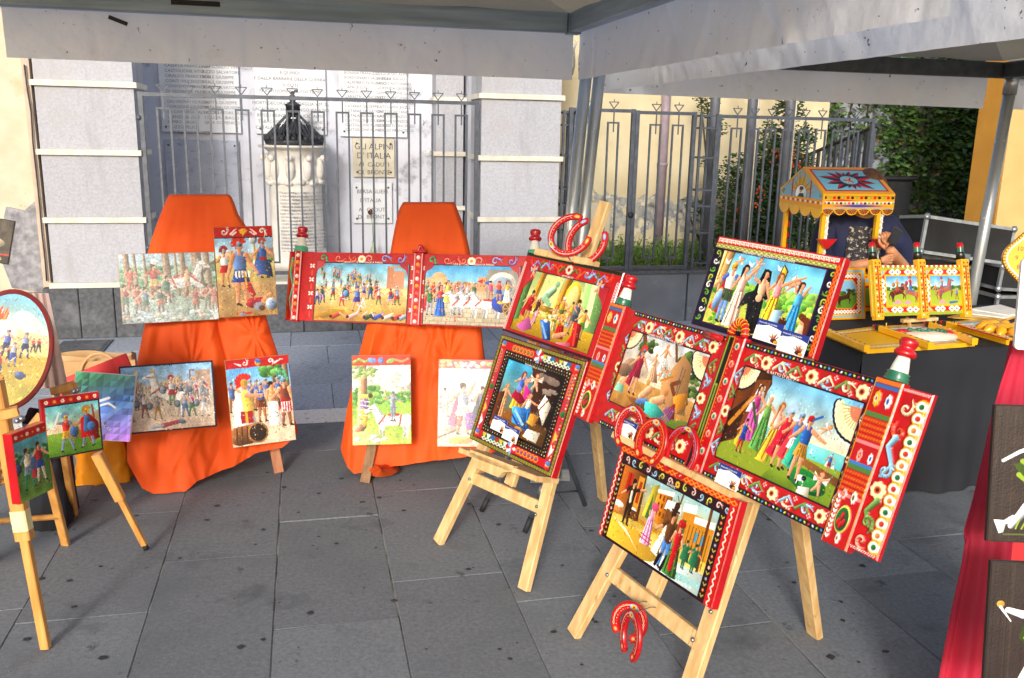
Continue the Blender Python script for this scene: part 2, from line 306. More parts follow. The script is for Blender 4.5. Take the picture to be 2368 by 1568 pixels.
        if trap: s.line([T(.2, -.17), T(.25, .17)], .03 * h, trap); s.line([T(.75, -.18), T(.98, .12)], .028 * h, trap); s.line([T(.3, -.2), T(.62, -.2)], .05 * h, trap); s.line([T(1.2, -.4), T(1.36, -.38)], .015 * h, trap)
        return T(.45, -.1)
    # ---- ornament
    def scroll(s, x, y, r, a0=0.0, d=1, col='e8e0d0', tail=1.2):
        pts = [(x + math.cos(a0 + d * t) * r * (1 - t / 7.5), y + math.sin(a0 + d * t) * r * (1 - t / 7.5)) for t in np.linspace(0, 6.0, 15)]
        s.line(pts, r * .30, col, .35, r * .12)
        if tail:
            tx, ty = -d * math.sin(a0) * -1, d * math.cos(a0) * -1
            s.line([(x + math.cos(a0) * r, y + math.sin(a0) * r), (x + math.cos(a0) * r + tx * r * tail * .6, y + math.sin(a0) * r + ty * r * tail * .6), (x + math.cos(a0) * r * .5 + tx * r * tail * 1.3, y + math.sin(a0) * r * .5 + ty * r * tail * 1.3)], r * .30, col, .3, r * .08)
            for k in (.5, .9): s.ell(x + math.cos(a0) * r * 1.3 + tx * r * tail * k, y + math.sin(a0) * r * 1.3 + ty * r * tail * k, r * .28, r * .16, col, a0 + k, .3)
    def flower(s, x, y, r, col='f0e0b8', mid='7a1a10', n=7, mid2='d8622a'):
        for k in range(n): a = 2 * math.pi * k / n; s.ell(x + math.cos(a) * r * .62, y + math.sin(a) * r * .62, r * .42, r * .36, col, a, .1)
        s.ell(x, y, r * .42, r * .42, mid2, 0, 0); s.ell(x, y, r * .22, r * .22, mid, 0, 0)
    def key(s, x0, y0, x1, y1, h, col, r):
        L = math.hypot(x1 - x0, y1 - y0); n = max(1, int(L / (h * 1.5))); ux, uy = (x1 - x0) / L, (y1 - y0) / L; vx, vy = -uy, ux; st = L / n
        for k in range(n):
            b = k * st; pts = [(0, h), (0, 0), (st * .75, 0), (st * .75, h * .7), (st * .35, h * .7), (st * .35, h * .35)]
            s.line([(x0 + ux * (b + a) + vx * c, y0 + uy * (b + a) + vy * c) for a, c in pts], r, col)
    def chain(s, x0, y0, x1, y1, h, cols, r=None, step=1.0, wave=False, dot=None):
        L = math.hypot(x1 - x0, y1 - y0); n = max(2, int(L / (h * step))); ux, uy = (x1 - x0) / L, (y1 - y0) / L
        for k in range(n + 1):
            t = k / n * L
            if wave:
                if k < n:
                    for sg in (1, -1): s.line([(x0 + ux * t, y0 + uy * t), (x0 + ux * (t + L / n / 2) - uy * h * .5 * sg, y0 + uy * (t + L / n / 2) + ux * h * .5 * sg), (x0 + ux * (t + L / n), y0 + uy * (t + L / n))], r or h * .12, cols[k % len(cols)])
            else: s.ell(x0 + ux * t, y0 + uy * t, r or h * .4, r or h * .4, cols[k % len(cols)], 0, .1)
            if dot: s.ell(x0 + ux * (t + L / n / 2), y0 + uy * (t + L / n / 2), h * .14, h * .14, dot, 0, 0)
    def rope(s, x0, y0, x1, y1, h, cols, step=.7):
        L = math.hypot(x1 - x0, y1 - y0); n = max(2, int(L / (h * step))); ux, uy = (x1 - x0) / L, (y1 - y0) / L
        for k in range(n):
            t = (k + .5) / n * L; s.cap(x0 + ux * (t - h * .25) - uy * h * .35, y0 + uy * (t - h * .25) + ux * h * .35, x0 + ux * (t + h * .25) + uy * h * .35, y0 + uy * (t + h * .25) - ux * h * .35, h * .16, h * .16, cols[k % len(cols)], 0)
    def scallop(s, x0, y0, x1, y1, h, outer, inner, mid, out2=None):
        L = math.hypot(x1 - x0, y1 - y0); n = max(2, int(L / (h * 1.5))); ux, uy = (x1 - x0) / L, (y1 - y0) / L
        for k in range(n):
            t = (k + .5) / n * L; x, y = x0 + ux * t, y0 + uy * t; s.ell(x, y, h, h, outer, 0, 0); s.ell(x, y, h * .72, h * .72, inner, 0, .1); s.ell(x, y, h * .36, h * .36, mid[k % len(mid)], 0, .3)
    def tri(s, x0, y0, x1, y1, h, cols):
        L = math.hypot(x1 - x0, y1 - y0); n = max(2, int(L / h)); ux, uy = (x1 - x0) / L, (y1 - y0) / L; st = L / n
        for k in range(n): t = k * st; s.poly([(x0 + ux * t, y0 + uy * t), (x0 + ux * (t + st), y0 + uy * (t + st)), (x0 + ux * (t + st / 2) - uy * h, y0 + uy * (t + st / 2) + ux * h)], cols[k % len(cols)])
    def paste(s, o, x0, y0, w, h, cut=None):                     # resample another canvas in
        q = s.sl(x0, y0, x0 + w - s.px, y0 + h - s.px); X, Y = (s.X[q] - x0) / w, (s.Y[q] - y0) / h
        ii = np.clip((Y * o.ny).astype(int), 0, o.ny - 1); jj = np.clip((X * o.nx).astype(int), 0, o.nx - 1); s.a[q] = o.a[ii, jj]; s.h[q] = o.h[ii, jj]

def paint_mesh(name, cv, w, h, mt, y=0.0, x0=None, z0=None, step=0.0, fn=None, mask=None, relief=.0025):
    """a fine grid w x h in local x,z (front faces -y) carrying the canvas as its colour"""
    nx, ny = cv.nx, cv.ny; x0 = -w / 2 if x0 is None else x0; z0 = -h / 2 if z0 is None else z0
    gx = np.linspace(0, 1, nx + 1); gz = np.linspace(1, 0, ny + 1); X, Z = np.meshgrid(gx, gz)
    hh = np.zeros((ny + 1, nx + 1)); c = cv.h
    if c.any():
        p = np.pad(c, ((0, 1), (0, 1)), 'edge'); hh = (p + np.roll(p, 1, 0) + np.roll(p, 1, 1) + np.roll(np.roll(p, 1, 0), 1, 1)) / 4; hh[0] = hh[-1] = 0; hh[:, 0] = hh[:, -1] = 0
    V = np.stack([x0 + X * w, y - hh * relief, z0 + Z * h], -1).reshape(-1, 3)
    if fn: V = fn(V)
    me = bpy.data.meshes.new(name); nf = nx * ny
    i, j = np.meshgrid(np.arange(ny), np.arange(nx), indexing='ij'); a = (i * (nx + 1) + j).ravel()
    F = np.stack([a, a + nx + 1, a + nx + 2, a + 1], -1); colr = cv.a.reshape(-1, 3)
    if mask is not None: k = mask(cv).ravel(); F = F[k]; colr = colr[k]; nf = len(F)
    me.vertices.add(len(V)); me.vertices.foreach_set('co', V.astype(np.float32).ravel())
    me.loops.add(nf * 4); me.loops.foreach_set('vertex_index', F.astype(np.int32).ravel())
    me.polygons.add(nf); me.polygons.foreach_set('loop_start', np.arange(0, nf * 4, 4, dtype=np.int32)); me.polygons.foreach_set('loop_total', np.full(nf, 4, np.int32))
    me.polygons.foreach_set('use_smooth', np.ones(nf, bool))
    at = me.color_attributes.new('Col', 'FLOAT_COLOR', 'CORNER')
    colr = np.clip(colr, 0, 1) ** 1.26; gm_ = colr.mean(-1, keepdims=True); colr = np.clip(gm_ + (colr - gm_) * .94, 0, 1)
    l = np.where(colr > .04045, ((colr + .055) / 1.055) ** 2.4, colr / 12.92); L4 = np.ones((nf, 4, 4), np.float32); L4[:, :, :3] = l[:, None, :]
    at.data.foreach_set('color', L4.ravel()); me.materials.append(mt); me.update(); me.validate(); return me
def painted(name, cv, w, h, mt, parent, **k):
    lab = k.pop('label', None)
    o = bpy.data.objects.new(name, paint_mesh(name, cv, w, h, mt, **k)); link(o, parent); return props(o, lab)
# ------------------------------------------------------------------ shared materials
M = {}
def mk(k, *a, **kw): M[k] = mat(k, *a, **kw); return M[k]
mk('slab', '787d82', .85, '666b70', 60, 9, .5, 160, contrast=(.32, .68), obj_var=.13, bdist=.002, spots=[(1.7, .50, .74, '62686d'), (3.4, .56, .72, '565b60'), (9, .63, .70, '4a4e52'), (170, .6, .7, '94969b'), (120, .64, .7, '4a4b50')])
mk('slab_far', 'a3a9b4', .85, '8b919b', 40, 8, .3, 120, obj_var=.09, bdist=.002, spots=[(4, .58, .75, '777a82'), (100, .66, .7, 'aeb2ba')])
mk('kerbstone', 'f2efe6', .9, 'dad6cc', 70, 8, .6, 90, bdist=.004, obj_var=.05, spots=[(30, .58, .66, '8f8b84')])
mk('mortar', '85837d', .95, '3f3e3b', 5, 8, .4, 60, contrast=(.42, .58))
mk('gum', '2c2b2d', .8, '3a3839', 30)
mk('granite', 'a9acb5', .8, '9a9da6', 55, 9, .35, 90, bdist=.003, obj_var=.06, spots=[(5, .52, .68, '94969c', (1, 1, .22)), (1.6, .5, .7, 'a09fa3'), (130, .64, .7, '86858a')])
mk('marble', 'd3cfc2', .55, 'c0bcae', 12, 6, .15, 40, spots=[(5, .62, .75, 'c2bca8')])
mk('basalt', '55585e', .8, '3f4247', 30, 8, .5, 50, obj_var=.12, bdist=.004, spots=[(3, .55, .75, '6d7076')])
mk('cream', 'c6beaa', .9, 'b8af98', 5, 7, .4, 60, bdist=.004, spots=[(2.2, .6, .75, 'b0a384'), (28, .66, .72, '9f9276')])
mk('cream2', 'cdc1a0', .9, 'c3b694', 4, 6, .3, 50, bdist=.003, spots=[(1.5, .62, .8, 'b5a988')])
mk('rubble', '9b9ba0', .95, '77777d', 14, 9, 1.0, 24, bdist=.02)
mk('mould', '7e8288', .95, 'a7a79f', 12, 8, .5, 30, spots=[(9, .5, .6, 'd9cfb2')])
mk('whitewall', 'c6c9d5', .9, 'babecb', 4, 7, .35, 50, bdist=.004, spots=[(6, .56, .7, 'a6a9b2', (1, 1, .2)), (2.6, .60, .68, '92959e'), (7, .65, .70, '787c85')])
mk('plaque', 'cfd3da', .5, 'c3c8d0', 7, 6, .1, 30)
mk('plaque_warm', 'c2bdab', .55, 'b0aa97', 9, 6, .12, 30)
mk('plaque_old', '979eb0', .6, 'a7aebf', 9, 8, .2, 20, spots=[(14, .58, .66, '767d90', (1, 1, 2.5))])
mk('ink', '55575e', .7, '696b72', 60)
mk('ink_dark', '3c3c40', .7, '55555a', 60)
mk('statue', 'dcdad6', .7, 'cbc9c4', 9, 7, .3, 30, spots=[(6, .6, .72, 'b9b7b0')])
mk('bronze', '2a2c31', .55, '3b3e45', 20, 6, .4, 40, metal=.3)
mk('iron', '565c66', .5, '474d57', 20, 5, .15, 60, metal=.35, obj_var=.03)
mk('iron_panel', '6f757f', .6, '5f656f', 3, 6, .1, 30, spots=[(5, .6, .75, '848a93')])
mk('galv', 'b0b6ba', .33, '949ba1', 18, 6, .1, 50, metal=.55, stretch=(1, 1, .15), spots=[(30, .62, .7, 'c9ced0')])
mk('pole_grey', '6a6e77', .5, '5b5f67', 6, 5, .05, 40, metal=.2)
mk('beam', 'a9c0d6', .4, '8aa0b6', 10, 6, .15, 40, metal=.25, stretch=(.2, .2, 3), spots=[(9, .62, .72, 'aab6bf', (.3, .3, 3))])
mk('tape_dark', '2b2725', .7, '3b3532', 30)
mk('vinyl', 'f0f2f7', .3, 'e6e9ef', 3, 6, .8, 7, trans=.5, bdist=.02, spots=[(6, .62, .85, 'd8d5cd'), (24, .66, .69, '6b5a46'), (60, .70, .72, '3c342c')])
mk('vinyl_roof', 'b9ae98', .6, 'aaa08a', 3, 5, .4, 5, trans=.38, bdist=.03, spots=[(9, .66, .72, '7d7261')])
mk('pipe_mauve', '9d8f98', .6, '8a7c86', 8)
mk('yellow_wall', 'c08a34', .9, 'b5812f', 3, 6, .2, 40, spots=[(2, .6, .8, 'c8963e')])
mk('peach_wall', 'c9ab70', .9, 'bfa066', 3, 6, .2, 40)
mk('grey_wall', '9aa0ac', .9, '858b98', 3, 6, .2, 30, spots=[(2, .55, .7, '6f7683')])
mk('soil', '5a5244', .95, '443d32', 12, 8, .8, 20, spots=[(7, .5, .6, '4b5a33')])
mk('leaf', '3a5a2c', .5, '223b1d', 3, 3, 0, contrast=(.4, .6), trans=.25)
mk('leaf_ivy', '5a7c38', .45, '2b4722', 5, 3, 0, contrast=(.38, .6), trans=.2, spots=[(6, .62, .66, '8a5a2c')])
mk('leaf_light', '7da048', .5, '4f7a30', 9, 3, 0, trans=.3)
mk('twig', '5b4a3a', .8, '43362a', 20)
mk('berry', 'c8481c', .4, 'a83212', 30)
mk('orange', 'ea5a08', .75, 'de4c04', 3, 4, .25, 300, bdist=.001, trans=.08)
mk('red_cloth', 'b40d34', .75, '960a2a', 3, 5, .3, 200, bdist=.001)
mk('black_cloth', '15171e', .85, '1c1f28', 4, 5, .2, 300, bdist=.001)
mk('pine', 'dcbd88', .6, 'c49e66', 6, 7, .2, 30, stretch=(6, 6, .6), bdist=.002, spots=[(14, .62, .68, 'b8874c', (2, 2, .5))])
mk('pine_warm', 'd9a35a', .4, 'c08540', 6, 7, .15, 30, stretch=(6, 6, .6), bdist=.002, coat=.2)
mk('pine_red', 'b57a58', .6, '9c6344', 6, 7, .2, 30, stretch=(6, 6, .6))
mk('pine_dark', '8a6a48', .7, '705236', 8, 7, .3, 30, stretch=(6, 6, .6))
mk('red_board', 'd8252b', .6, 'c0181f', 5, 7, .2, 30, stretch=(5, 5, .5), bdist=.002)
mk('paint', 'ffffff', .38, attr=True, bump=.5, bscale=180, bdist=.0015, coat=.05, spec=.35)
mk('canvas', 'ffffff', .42, attr=True, bump=.5, bscale=320, bdist=.001, spec=.25)
mk('canvas_gloss', 'ffffff', .3, attr=True, bump=.7, bscale=260, bdist=.0015, spec=.5, coat=.15)
mk('paint_matt', 'ffffff', .6, attr=True)
mk('red_gloss', 'b81019', .28, 'a00c14', 12, 4, .15, 30, coat=.4)
mk('maroon', '7c1220', .4, '5c0c18', 12)
mk('white_gloss', 'e9e6dd', .25, 'd8d4c8', 12, coat=.3)
mk('green_gloss', '1f5a44', .25, '2f7a5c', 12, coat=.3)
mk('mint_gloss', '5cb894', .25, '3f9a78', 12, coat=.3)
mk('black_gloss', '191716', .3, '26221f', 12, coat=.3)
mk('navy_edge', '181a33', .4, '22254a', 12)
mk('yellow_gloss', 'edb414', .3, 'e0a20c', 12, coat=.3)
mk('board_back', 'b58c5c', .7, 'a07848', 8)
mk('steel', '9aa0a8', .3, '80868e', 20, metal=.8)
mk('dark_steel', '5c646e', .4, '4c545e', 20, metal=.4)
mk('rubber', '1b1b1d', .7, '26262a', 20)
mk('kraft', 'c9a578', .85, 'b38e62', 6, 6, .4, 12, bdist=.01)
mk('orange_bag', 'f29a12', .35, 'd9820a', 7, 6, .9, 9, bdist=.02)
mk('case', '17181b', .7, '202226', 9, 5, .2, 40)
mk('alu', 'b9bec4', .35, 'a0a5ab', 20, metal=.7)
mk('skin', 'c98f68', .55, 'bb7f5a', 30)
mk('hair', '6a4a34', .6, '54382a', 40, stretch=(1, 1, .2))
mk('cardigan', '1d2448', .85, '161b38', 6, 5, .5, 20)
mk('wood_dark', '382d29', .6, '2a211e', 5, 7, .3, 24, stretch=(9, 1, .6), bdist=.002, coat=.1)
mk('cream_tape', 'e9dfae', .5, 'dccf96', 20)
mk('wire', '9a9a9a', .3, '808080', 10, metal=.9)
mk('cord', 'd8d2c2', .8, 'c2bba8', 60)
mk('cable', '2a2a2c', .6, '343436', 20)
mk('pink_cloth', 'b9a09a', .85, 'a58c88', 6, 5, .5, 12)
mk('paper', 'f1efe8', .5, 'e6e3da', 20)
mk('lens_white', 'f4f4f2', .25, 'eaeae8', 20, coat=.3)

# ------------------------------------------------------------------ ground
g = MB(); g.add([P(-30, -20, -.0035), P(30, -20, -.0035), P(30, 45, -.0035), P(-30, 45, -.0035)], [(0, 1, 2, 3)])
ground = solo('ground', g, M['mortar'], 'grey stone paved square', None, None, 'structure')
def slab(u0, u1, v0, v1, mt, zt=0.0, name='paving_slab', b=.003):
    tz = [zt + rnd.uniform(-.0025, .0025) for _ in range(4)]; mb = MB(); c = [(u0, v0), (u1, v0), (u1, v1), (u0, v1)]
    k = [(u0 + b, v0 + b), (u1 - b, v0 + b), (u1 - b, v1 - b), (u0 + b, v1 - b)]
    vs = [P(x, y, -.035) for x, y in c] + [P(x, y, z - b) for (x, y), z in zip(c, tz)] + [P(x, y, z) for (x, y), z in zip(k, tz)]
    mb.add(vs, [(0, 1, 5, 4), (1, 2, 6, 5), (2, 3, 7, 6), (3, 0, 4, 7), (4, 5, 9, 8), (5, 6, 10, 9), (6, 7, 11, 10), (7, 4, 8, 11), (8, 9, 10, 11)]); return part(name, mb, mt, ground)
offs = {-2: 3.17, -1: 3.56, 0: 2.9 + .06, 1: 3.22, 2: 2.98, 3: 2.66, 6: 3.18}
for k in range(-8, 11):
    u0 = -.155 + .45 * k; off = offs.get(k, 2.7 + rnd.random() * .9); v = off - .91 * math.ceil((off - .9) / .91)
    while v < 5.26:
        v1 = min(v + .91, 5.265)
        if v1 - v > .05: e_ = [rnd.uniform(.0008, .0028) for _ in range(4)]; slab(u0 + e_[0], u0 + .45 - e_[1], max(v, .3) + e_[2], v1 - e_[3], M['slab'])
        v += .91
for k in range(-6, 7): slab(-.3 + .85 * k, .545 + .85 * k, 5.27, 5.55, M['kerbstone'], .002, 'kerb_stone')
for r in range(4):
    for k in range(-8, 11):
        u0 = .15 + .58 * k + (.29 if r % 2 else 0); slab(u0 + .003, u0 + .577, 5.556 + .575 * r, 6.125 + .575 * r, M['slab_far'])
gm = MB()
for x, y, s in [(237, 1520, 15), (95, 1337, 12), (63, 1477, 12), (557, 1495, 13), (717, 1416, 12), (315, 1192, 7), (232, 1309, 6), (737, 1140, 8), (777, 1256, 8), (838, 1160, 9), (933, 1180, 8), (911, 1388, 10), (1300, 1307, 7), (1366, 1430, 13), (1280, 1460, 11), (1943, 1390, 8), (1290, 1080, 7), (925, 1110, 5), (2150, 1600, 10), (1820, 1300, 6), (1918, 1518, 16), (2260, 1190, 7), (690, 1184, 6), (877, 1150, 9), (800, 1060, 8), (1155, 1500, 7), (2045, 1505, 12), (1668, 1300, 5), (1985, 1530, 7), (760, 800, 4), (700, 840, 4), (1460, 1480, 8), (985, 1500, 5), (415, 1290, 6)] + [(rnd.uniform(100, 2200), rnd.uniform(1000, 1560), rnd.choice((2, 3, 3, 4, 6, 9))) for _ in range(110)]:
    c = at_z(x, y, .0045); n = 11; r = s / FPX * c.length * .8; a0 = rnd.random() * 6
    vs = [c] + [c + Vector((math.cos(a0 + 6.283 * i / n) * r * rnd.uniform(.6, 1.25), math.sin(a0 + 6.283 * i / n) * r * rnd.uniform(.5, 1.1), -.0008)) for i in range(n)]
    gm.add(vs, [(0, 1 + i, 1 + (i + 1) % n) for i in range(n)])
part('gum_spot', gm, M['gum'], ground, kind='stuff')
gr = thing('drain_cover', 'dark square drain cover in the paving before the left stone pillar', 'drain cover', at_z(190, 802, 0))
c = at_z(192, 802, 0); uc, vc = c.dot(E1), c.dot(E2)
mb = MB(); mb.box(uc - .19, uc + .19, vc - .2, vc + .2, .002, .008, P); part('plate', mb, M['basalt'], gr)
for k in range(7): mb = MB(); mb.box(uc - .16, uc + .16, vc - .17 + k * .052, vc - .15 + k * .052, .0085, .013, P); part('rib', mb, M['basalt'], gr)

# ------------------------------------------------------------------ memorial: pillars, plinth, wall, plaques
TIER = [.445, .98, 1.52, 2.05, 2.6, 3.15]
def pillar(u0, u1, v0, v1, label):
    t = thing('stone_pillar', label, 'pillar', P((u0 + u1) / 2, (v0 + v1) / 2, 0))
    for k in range(len(TIER) - 1):
        mb = MB(); mb.box(u0 + .02, u1 - .02, v0 + .02, v1, TIER[k] + .022, TIER[k + 1] - .022, P); part('stone_block', mb, M['granite'], t)
    for z in TIER:
        mb = MB(); mb.box(u0 - .008, u1 + .008, v0 - .01, v1 + .004, z - .0215, z + .0215, P); part('moulding', mb, M['marble'], t)
    return t
pl = pillar(-2.04, -1.275, 7.83, 8.35, 'wide pale granite pillar with cream bands at the left end of the memorial gate')
pr = pillar(1.52, 2.28, 7.83, 8.35, 'wide pale granite pillar with cream bands to the right of the memorial gate')
ip = pillar(1.29, 1.605, 9.0, 9.3, 'narrow granite pilaster inside the memorial, behind the gate')
base = thing('memorial_plinth', 'low dark basalt plinth running under the pillars and the gate', 'plinth', P(0, 8, 0))
u = -2.1
while u < 2.3:
    w = .27 if u < -1.3 else .42; mb = MB(); mb.bbox(u + .003, min(u + w, 2.3) - .003, 7.80, 8.4, 0, .422, .006, P); part('basalt_block', mb, M['basalt'], base); u += w
mb = MB(); mb.box(-1.27, 1.5, 7.84, 9.3, .4225, .445, P); part('floor_slab', mb, M['marble'], base)
wl = thing('memorial_wall', 'white plastered memorial wall with grey damp patches behind the iron gate', 'wall', P(0, 9.3, 0))
mb = MB(); mb.box(-2.05, 2.3, 9.3, 9.5, 0, 3.4, P); part('wall', mb, M['whitewall'], wl)
mb = MB(); mb.box(-1.9, -1.62, 8.36, 9.298, 0, 3.4, P); part('side_wall', mb, M['whitewall'], wl)
mb = MB(); mb.box(1.62, 1.9, 8.36, 9.298, 0, 3.4, P); part('side_wall', mb, M['whitewall'], wl)
GP = Matrix((E1, E2, EZ)).transposed().to_4x4()
def gridM(u, v, z): m = GP.copy(); m.translation = P(u, v, z); return m
def plaque(u0, u1, z0, z1, label, mt, bolts='ink_dark', v=9.275):
    t = thing('wall_plaque', label, 'plaque', M=gridM((u0 + u1) / 2, v, (z0 + z1) / 2), group='marble plaques on the memorial wall')
    w, h = (u1 - u0) / 2, (z1 - z0) / 2; mb = MB(); mb.bbox(-w, w, -.012, .012, -h, h, .004); part('slab', mb, mt, t, True)
    for a, b in ((-1, -1), (1, -1), (1, 1), (-1, 1)): mb = MB(); mb.ball((a * (w - .04), -.014, b * (h - .05)), .011); part('bolt', mb, M[bolts], t, True)
    return t, w, h
names1 = ['CALI NUNZIO', 'CANTARO SEBASTIANO', 'CARDACI IGNAZIO', 'CASERTA FRANCESCO', 'CASTIGLIONE VITO', 'CIRALDO FRANCESCO', 'CONTI VINCENZO', 'CONVENTI FRANCESCO', 'DI GIOVANNI FRANCESCO', 'FAZIO FRANCESCO', 'GALVAGNO NUNZIO', 'GORGONE GIUSEPPE', 'LA CAMPANA SALVATORE', 'LEANZA BIAGIO', 'LEMBO BIAGIO', 'LIUZZO FELICE', 'LOMBARDO GIUSEPPE']
names2 = ['MINISSALE ANTONINO', 'NARDI GIUSEPPE', 'PAPPALARDO GIUSEPPE', 'PAPPALARDO VINCENZO', 'RIZZO SALVATORE', 'REALE GIUSEPPE', 'REALE GIUSEPPE', 'REALE SALVATORE', 'RUSSO GIUSEPPE', 'RUSSO SALVO', 'SAITTA GIUSEPPE', 'SPITALERI GIUSEPPE', 'UCCELLATORE NUNZIO', 'COLLURA BIAGIO', 'SAVA DOMENICO']
names3 = ['BASILE GIUSEPPE', 'BELLOMO GIUSEPPE', 'BIUSO LUIGI', 'BONINA FRANCESCO', 'BORDONARO SALVATORE', 'CALAMBRO NUNZIATO', 'CAPACE LUIGI', 'CAPIZZI LUIGI', 'CARASTRO VINCENZO', 'CATANIA VINCENZO', 'CATANIA GIUSEPPE', 'CATANIA SALVATORE', 'CATALANO RADOLFO', 'CASTIGLIONE GIUSEPPE', 'CASTIGLIONE NUNZIATO', 'CASTIGLIONE NUNZIO']
names4 = ['CICERO NUNZIO', 'CUZZUMBO GAETANO', 'CARACI NUNZIO', 'DI GIORGIO ALFIO', 'DI BELLA BIAGIO', 'GRECO ANTONINO', 'GIUFFRIDA GIUSEPPE', 'GIAMBERTONE GAETANO', 'GRECO ANTONINO', 'GAMBINO ANTONINO', 'GATTO VINCENZO', 'GATTO GAETANO', 'GATTO IGNAZIO', 'GRASSIA NUNZIO', 'GULLOTTI VINCENZO', 'GUGLIO FRANCESCO']
t, w, h = plaque(-1.30, -.57, 1.68, 2.75, 'large marble plaque with two columns of names, left of the three upper ones', M['plaque'])
text('\n'.join(names1), .040, M['ink'], t, -w + .06, -.0135, .21, line=1.18); text('\n'.join(names2), .040, M['ink'], t, .03, -.0135, .21, line=1.18)
t, w, h = plaque(-.43, .25, 1.68, 2.75, 'large marble plaque with centred dedication text above the iron lantern', M['plaque'])
text('\n'.join(['MORTI COMBATTENDO PER L\'ITALIA', 'M.C.M.XIV — M.C.M.XVIII — VI.', 'GRIDI IL VOSTRO SANGUE', 'E QUINDI', 'E DALLA BARBARIE DELLA GUERRA', 'SUSCITI', 'NUOVI UOMINI  NUOVI TEMPI', 'XX SETTEMCMXX', 'MORTI DECORATI  MEDAGLIA V.M. D.', 'LACAGNINA ANT.  LONGO IGNAZIO', 'RUSSO NUNZIO  DI LUCIO ALFIO', 'TABACCO N.  CARO GRAZIANO', 'CATALANO S.  SAITTA ANTONINO']), .043, M['ink'], t, 0, -.0135, .21, 'CENTER', line=1.35)
t, w, h = plaque(.38, 1.05, 1.67, 2.75, 'large marble plaque with two columns of names, right of the three upper ones', M['plaque'])
text('\n'.join(names3), .038, M['ink'], t, -w + .05, -.0135, .20, line=1.2); text('\n'.join(names4), .038, M['ink'], t, .03, -.0135, .20, line=1.2)
t, w, h = plaque(.50, .92, 1.27, 1.655, 'small yellowed plaque reading GLI ALPINI D\'ITALIA AI CADUTI DI BRONTE', M['plaque_warm'])
text('GLI ALPINI', .083, M['ink_dark'], t, 0, -.0135, .085, 'CENTER', ext=.001); text("D' ITALIA", .083, M['ink_dark'], t, 0, -.0135, -.005, 'CENTER', ext=.001)
text('AI  CADUTI\nDI  BRONTE', .06, M['ink_dark'], t, 0, -.0135, -.085, 'CENTER', ext=.001, line=1.3)
t, w, h = plaque(.49, .89, .80, 1.215, 'small white plaque reading BERSAGLIERI D\'ITALIA AI CADUTI DI BRONTE, lowest on the wall', M['plaque'])
text('BERSAGLIERI', .056, M['ink'], t, 0, -.0135, .10, 'CENTER', ext=.001); text("D'ITALIA", .056, M['ink'], t, -.02, -.0135, .01, 'CENTER', ext=.001); text('AI  CADUTI\nDI  BRONTE', .056, M['ink'], t, 0, -.0135, -.085, 'CENTER', ext=.001, line=1.3)
t, w, h = plaque(-1.29, -.60, .75, 1.61, 'large blank weathered plaque, blue grey, at the left of the memorial wall', M['plaque_old'])

# column with draped drum and wreath, and the pyramid-shaped iron lantern standing on it
cu_, cv_ = -.07, 8.85
t = thing('memorial_column', 'round white marble memorial column with carved capital and lists of names', 'column', P(cu_, cv_, .445))
mb = MB(); mb.lathe([(.0, 0), (.34, 0), (.34, .08), (.30, .1), (.30, .14), (.255, .16), (.245, .76), (.25, .79)], 32, P(cu_, cv_, .446)); part('shaft', mb, M['statue'], t)
mb = MB(); mb.lathe([(.25, 0), (.265, .02), (.25, .05), (.235, .07), (.245, .3), (.28, .33), (.33, .34), (.335, .36), (0, .362)], 32, P(cu_, cv_, 1.225)); part('capital', mb, M['statue'], t)
for k in range(10):
    a = k * math.pi / 5 + .15; mb = MB(); cc = P(cu_ + .255 * math.cos(a), cv_ + .255 * math.sin(a), 1.37); mb.ball(cc, .055, 8, 6, (.8, .8, 2.0)); mb.ball(cc + EZ * .10 + (cc - P(cu_, cv_, 1.37)) * .15, .032); part('leaf_carving', mb, M['statue'], t)
for k in range(14):
    a = k * math.pi / 7; mb = MB(); mb.ball(P(cu_ + .25 * math.cos(a), cv_ + .25 * math.sin(a), 1.24 + .01 * (k % 2)), .035, 7, 5, (1.2, 1.2, .8)); part('garland', mb, M['statue'], t)
CM = gridM(cu_, cv_, .446)
lst = ['RAIA VITO', 'SAVA LUIGI', 'ALESSI NUNZIO', 'BENVEGNA VINCENZO', 'BONINA ANTONINO', 'BORDONARO FRANCESCO', 'BONINA ELIO', 'CALI FRANCESCO', 'CATANIA FRANCESCO', 'CALI BIAGIO', 'CIMBALI ANTONINO', 'CARDACI IGNAZIO', 'CIRALDO NUNZIO', 'CONTI VINCENZO', 'DINARO LUIGI', 'FALLICO VITO', 'GALATI NUNZIO', 'GRECO SALVATORE']
for k, (a, x) in enumerate(((-20, -.19), (4, -.035), (26, .11))):
    cu = bpy.data.curves.new('lettering', 'FONT'); cu.body = '\n'.join(rnd.sample(lst, len(lst))); cu.size = .026; cu.space_line = 1.25; cu.materials.append(M['ink']); cu.resolution_u = 1
    tmp = bpy.data.objects.new('lettering', cu); COL.objects.link(tmp); me = bpy.data.meshes.new_from_object(tmp); bpy.data.objects.remove(tmp); o = bpy.data.objects.new('lettering', me); o['kind'] = 'stuff'; ang = math.radians(a); link(o, t, MW[t.name].inverted() @ CM @ Matrix.Rotation(ang, 4, 'Z') @ Matrix.Translation((-.06, -.262, .70)) @ Matrix.Rotation(math.pi / 2, 4, 'X'))
t = thing('iron_lantern', 'black iron pyramid lantern with ornate rim on top of the white column', 'lantern', P(cu_, cv_, 1.59))
lz = 1.592
def lp(a, r, z): return P(cu_ + r * math.cos(a), cv_ + r * math.sin(a), lz + (z - lz) * .74)
mb = MB(); mb.lathe([(0, 0), (.30, 0), (.31, .03), (.29, .05), (0, .055)], 6, P(cu_, cv_, lz)); part('base_plate', mb, M['bronze'], t)
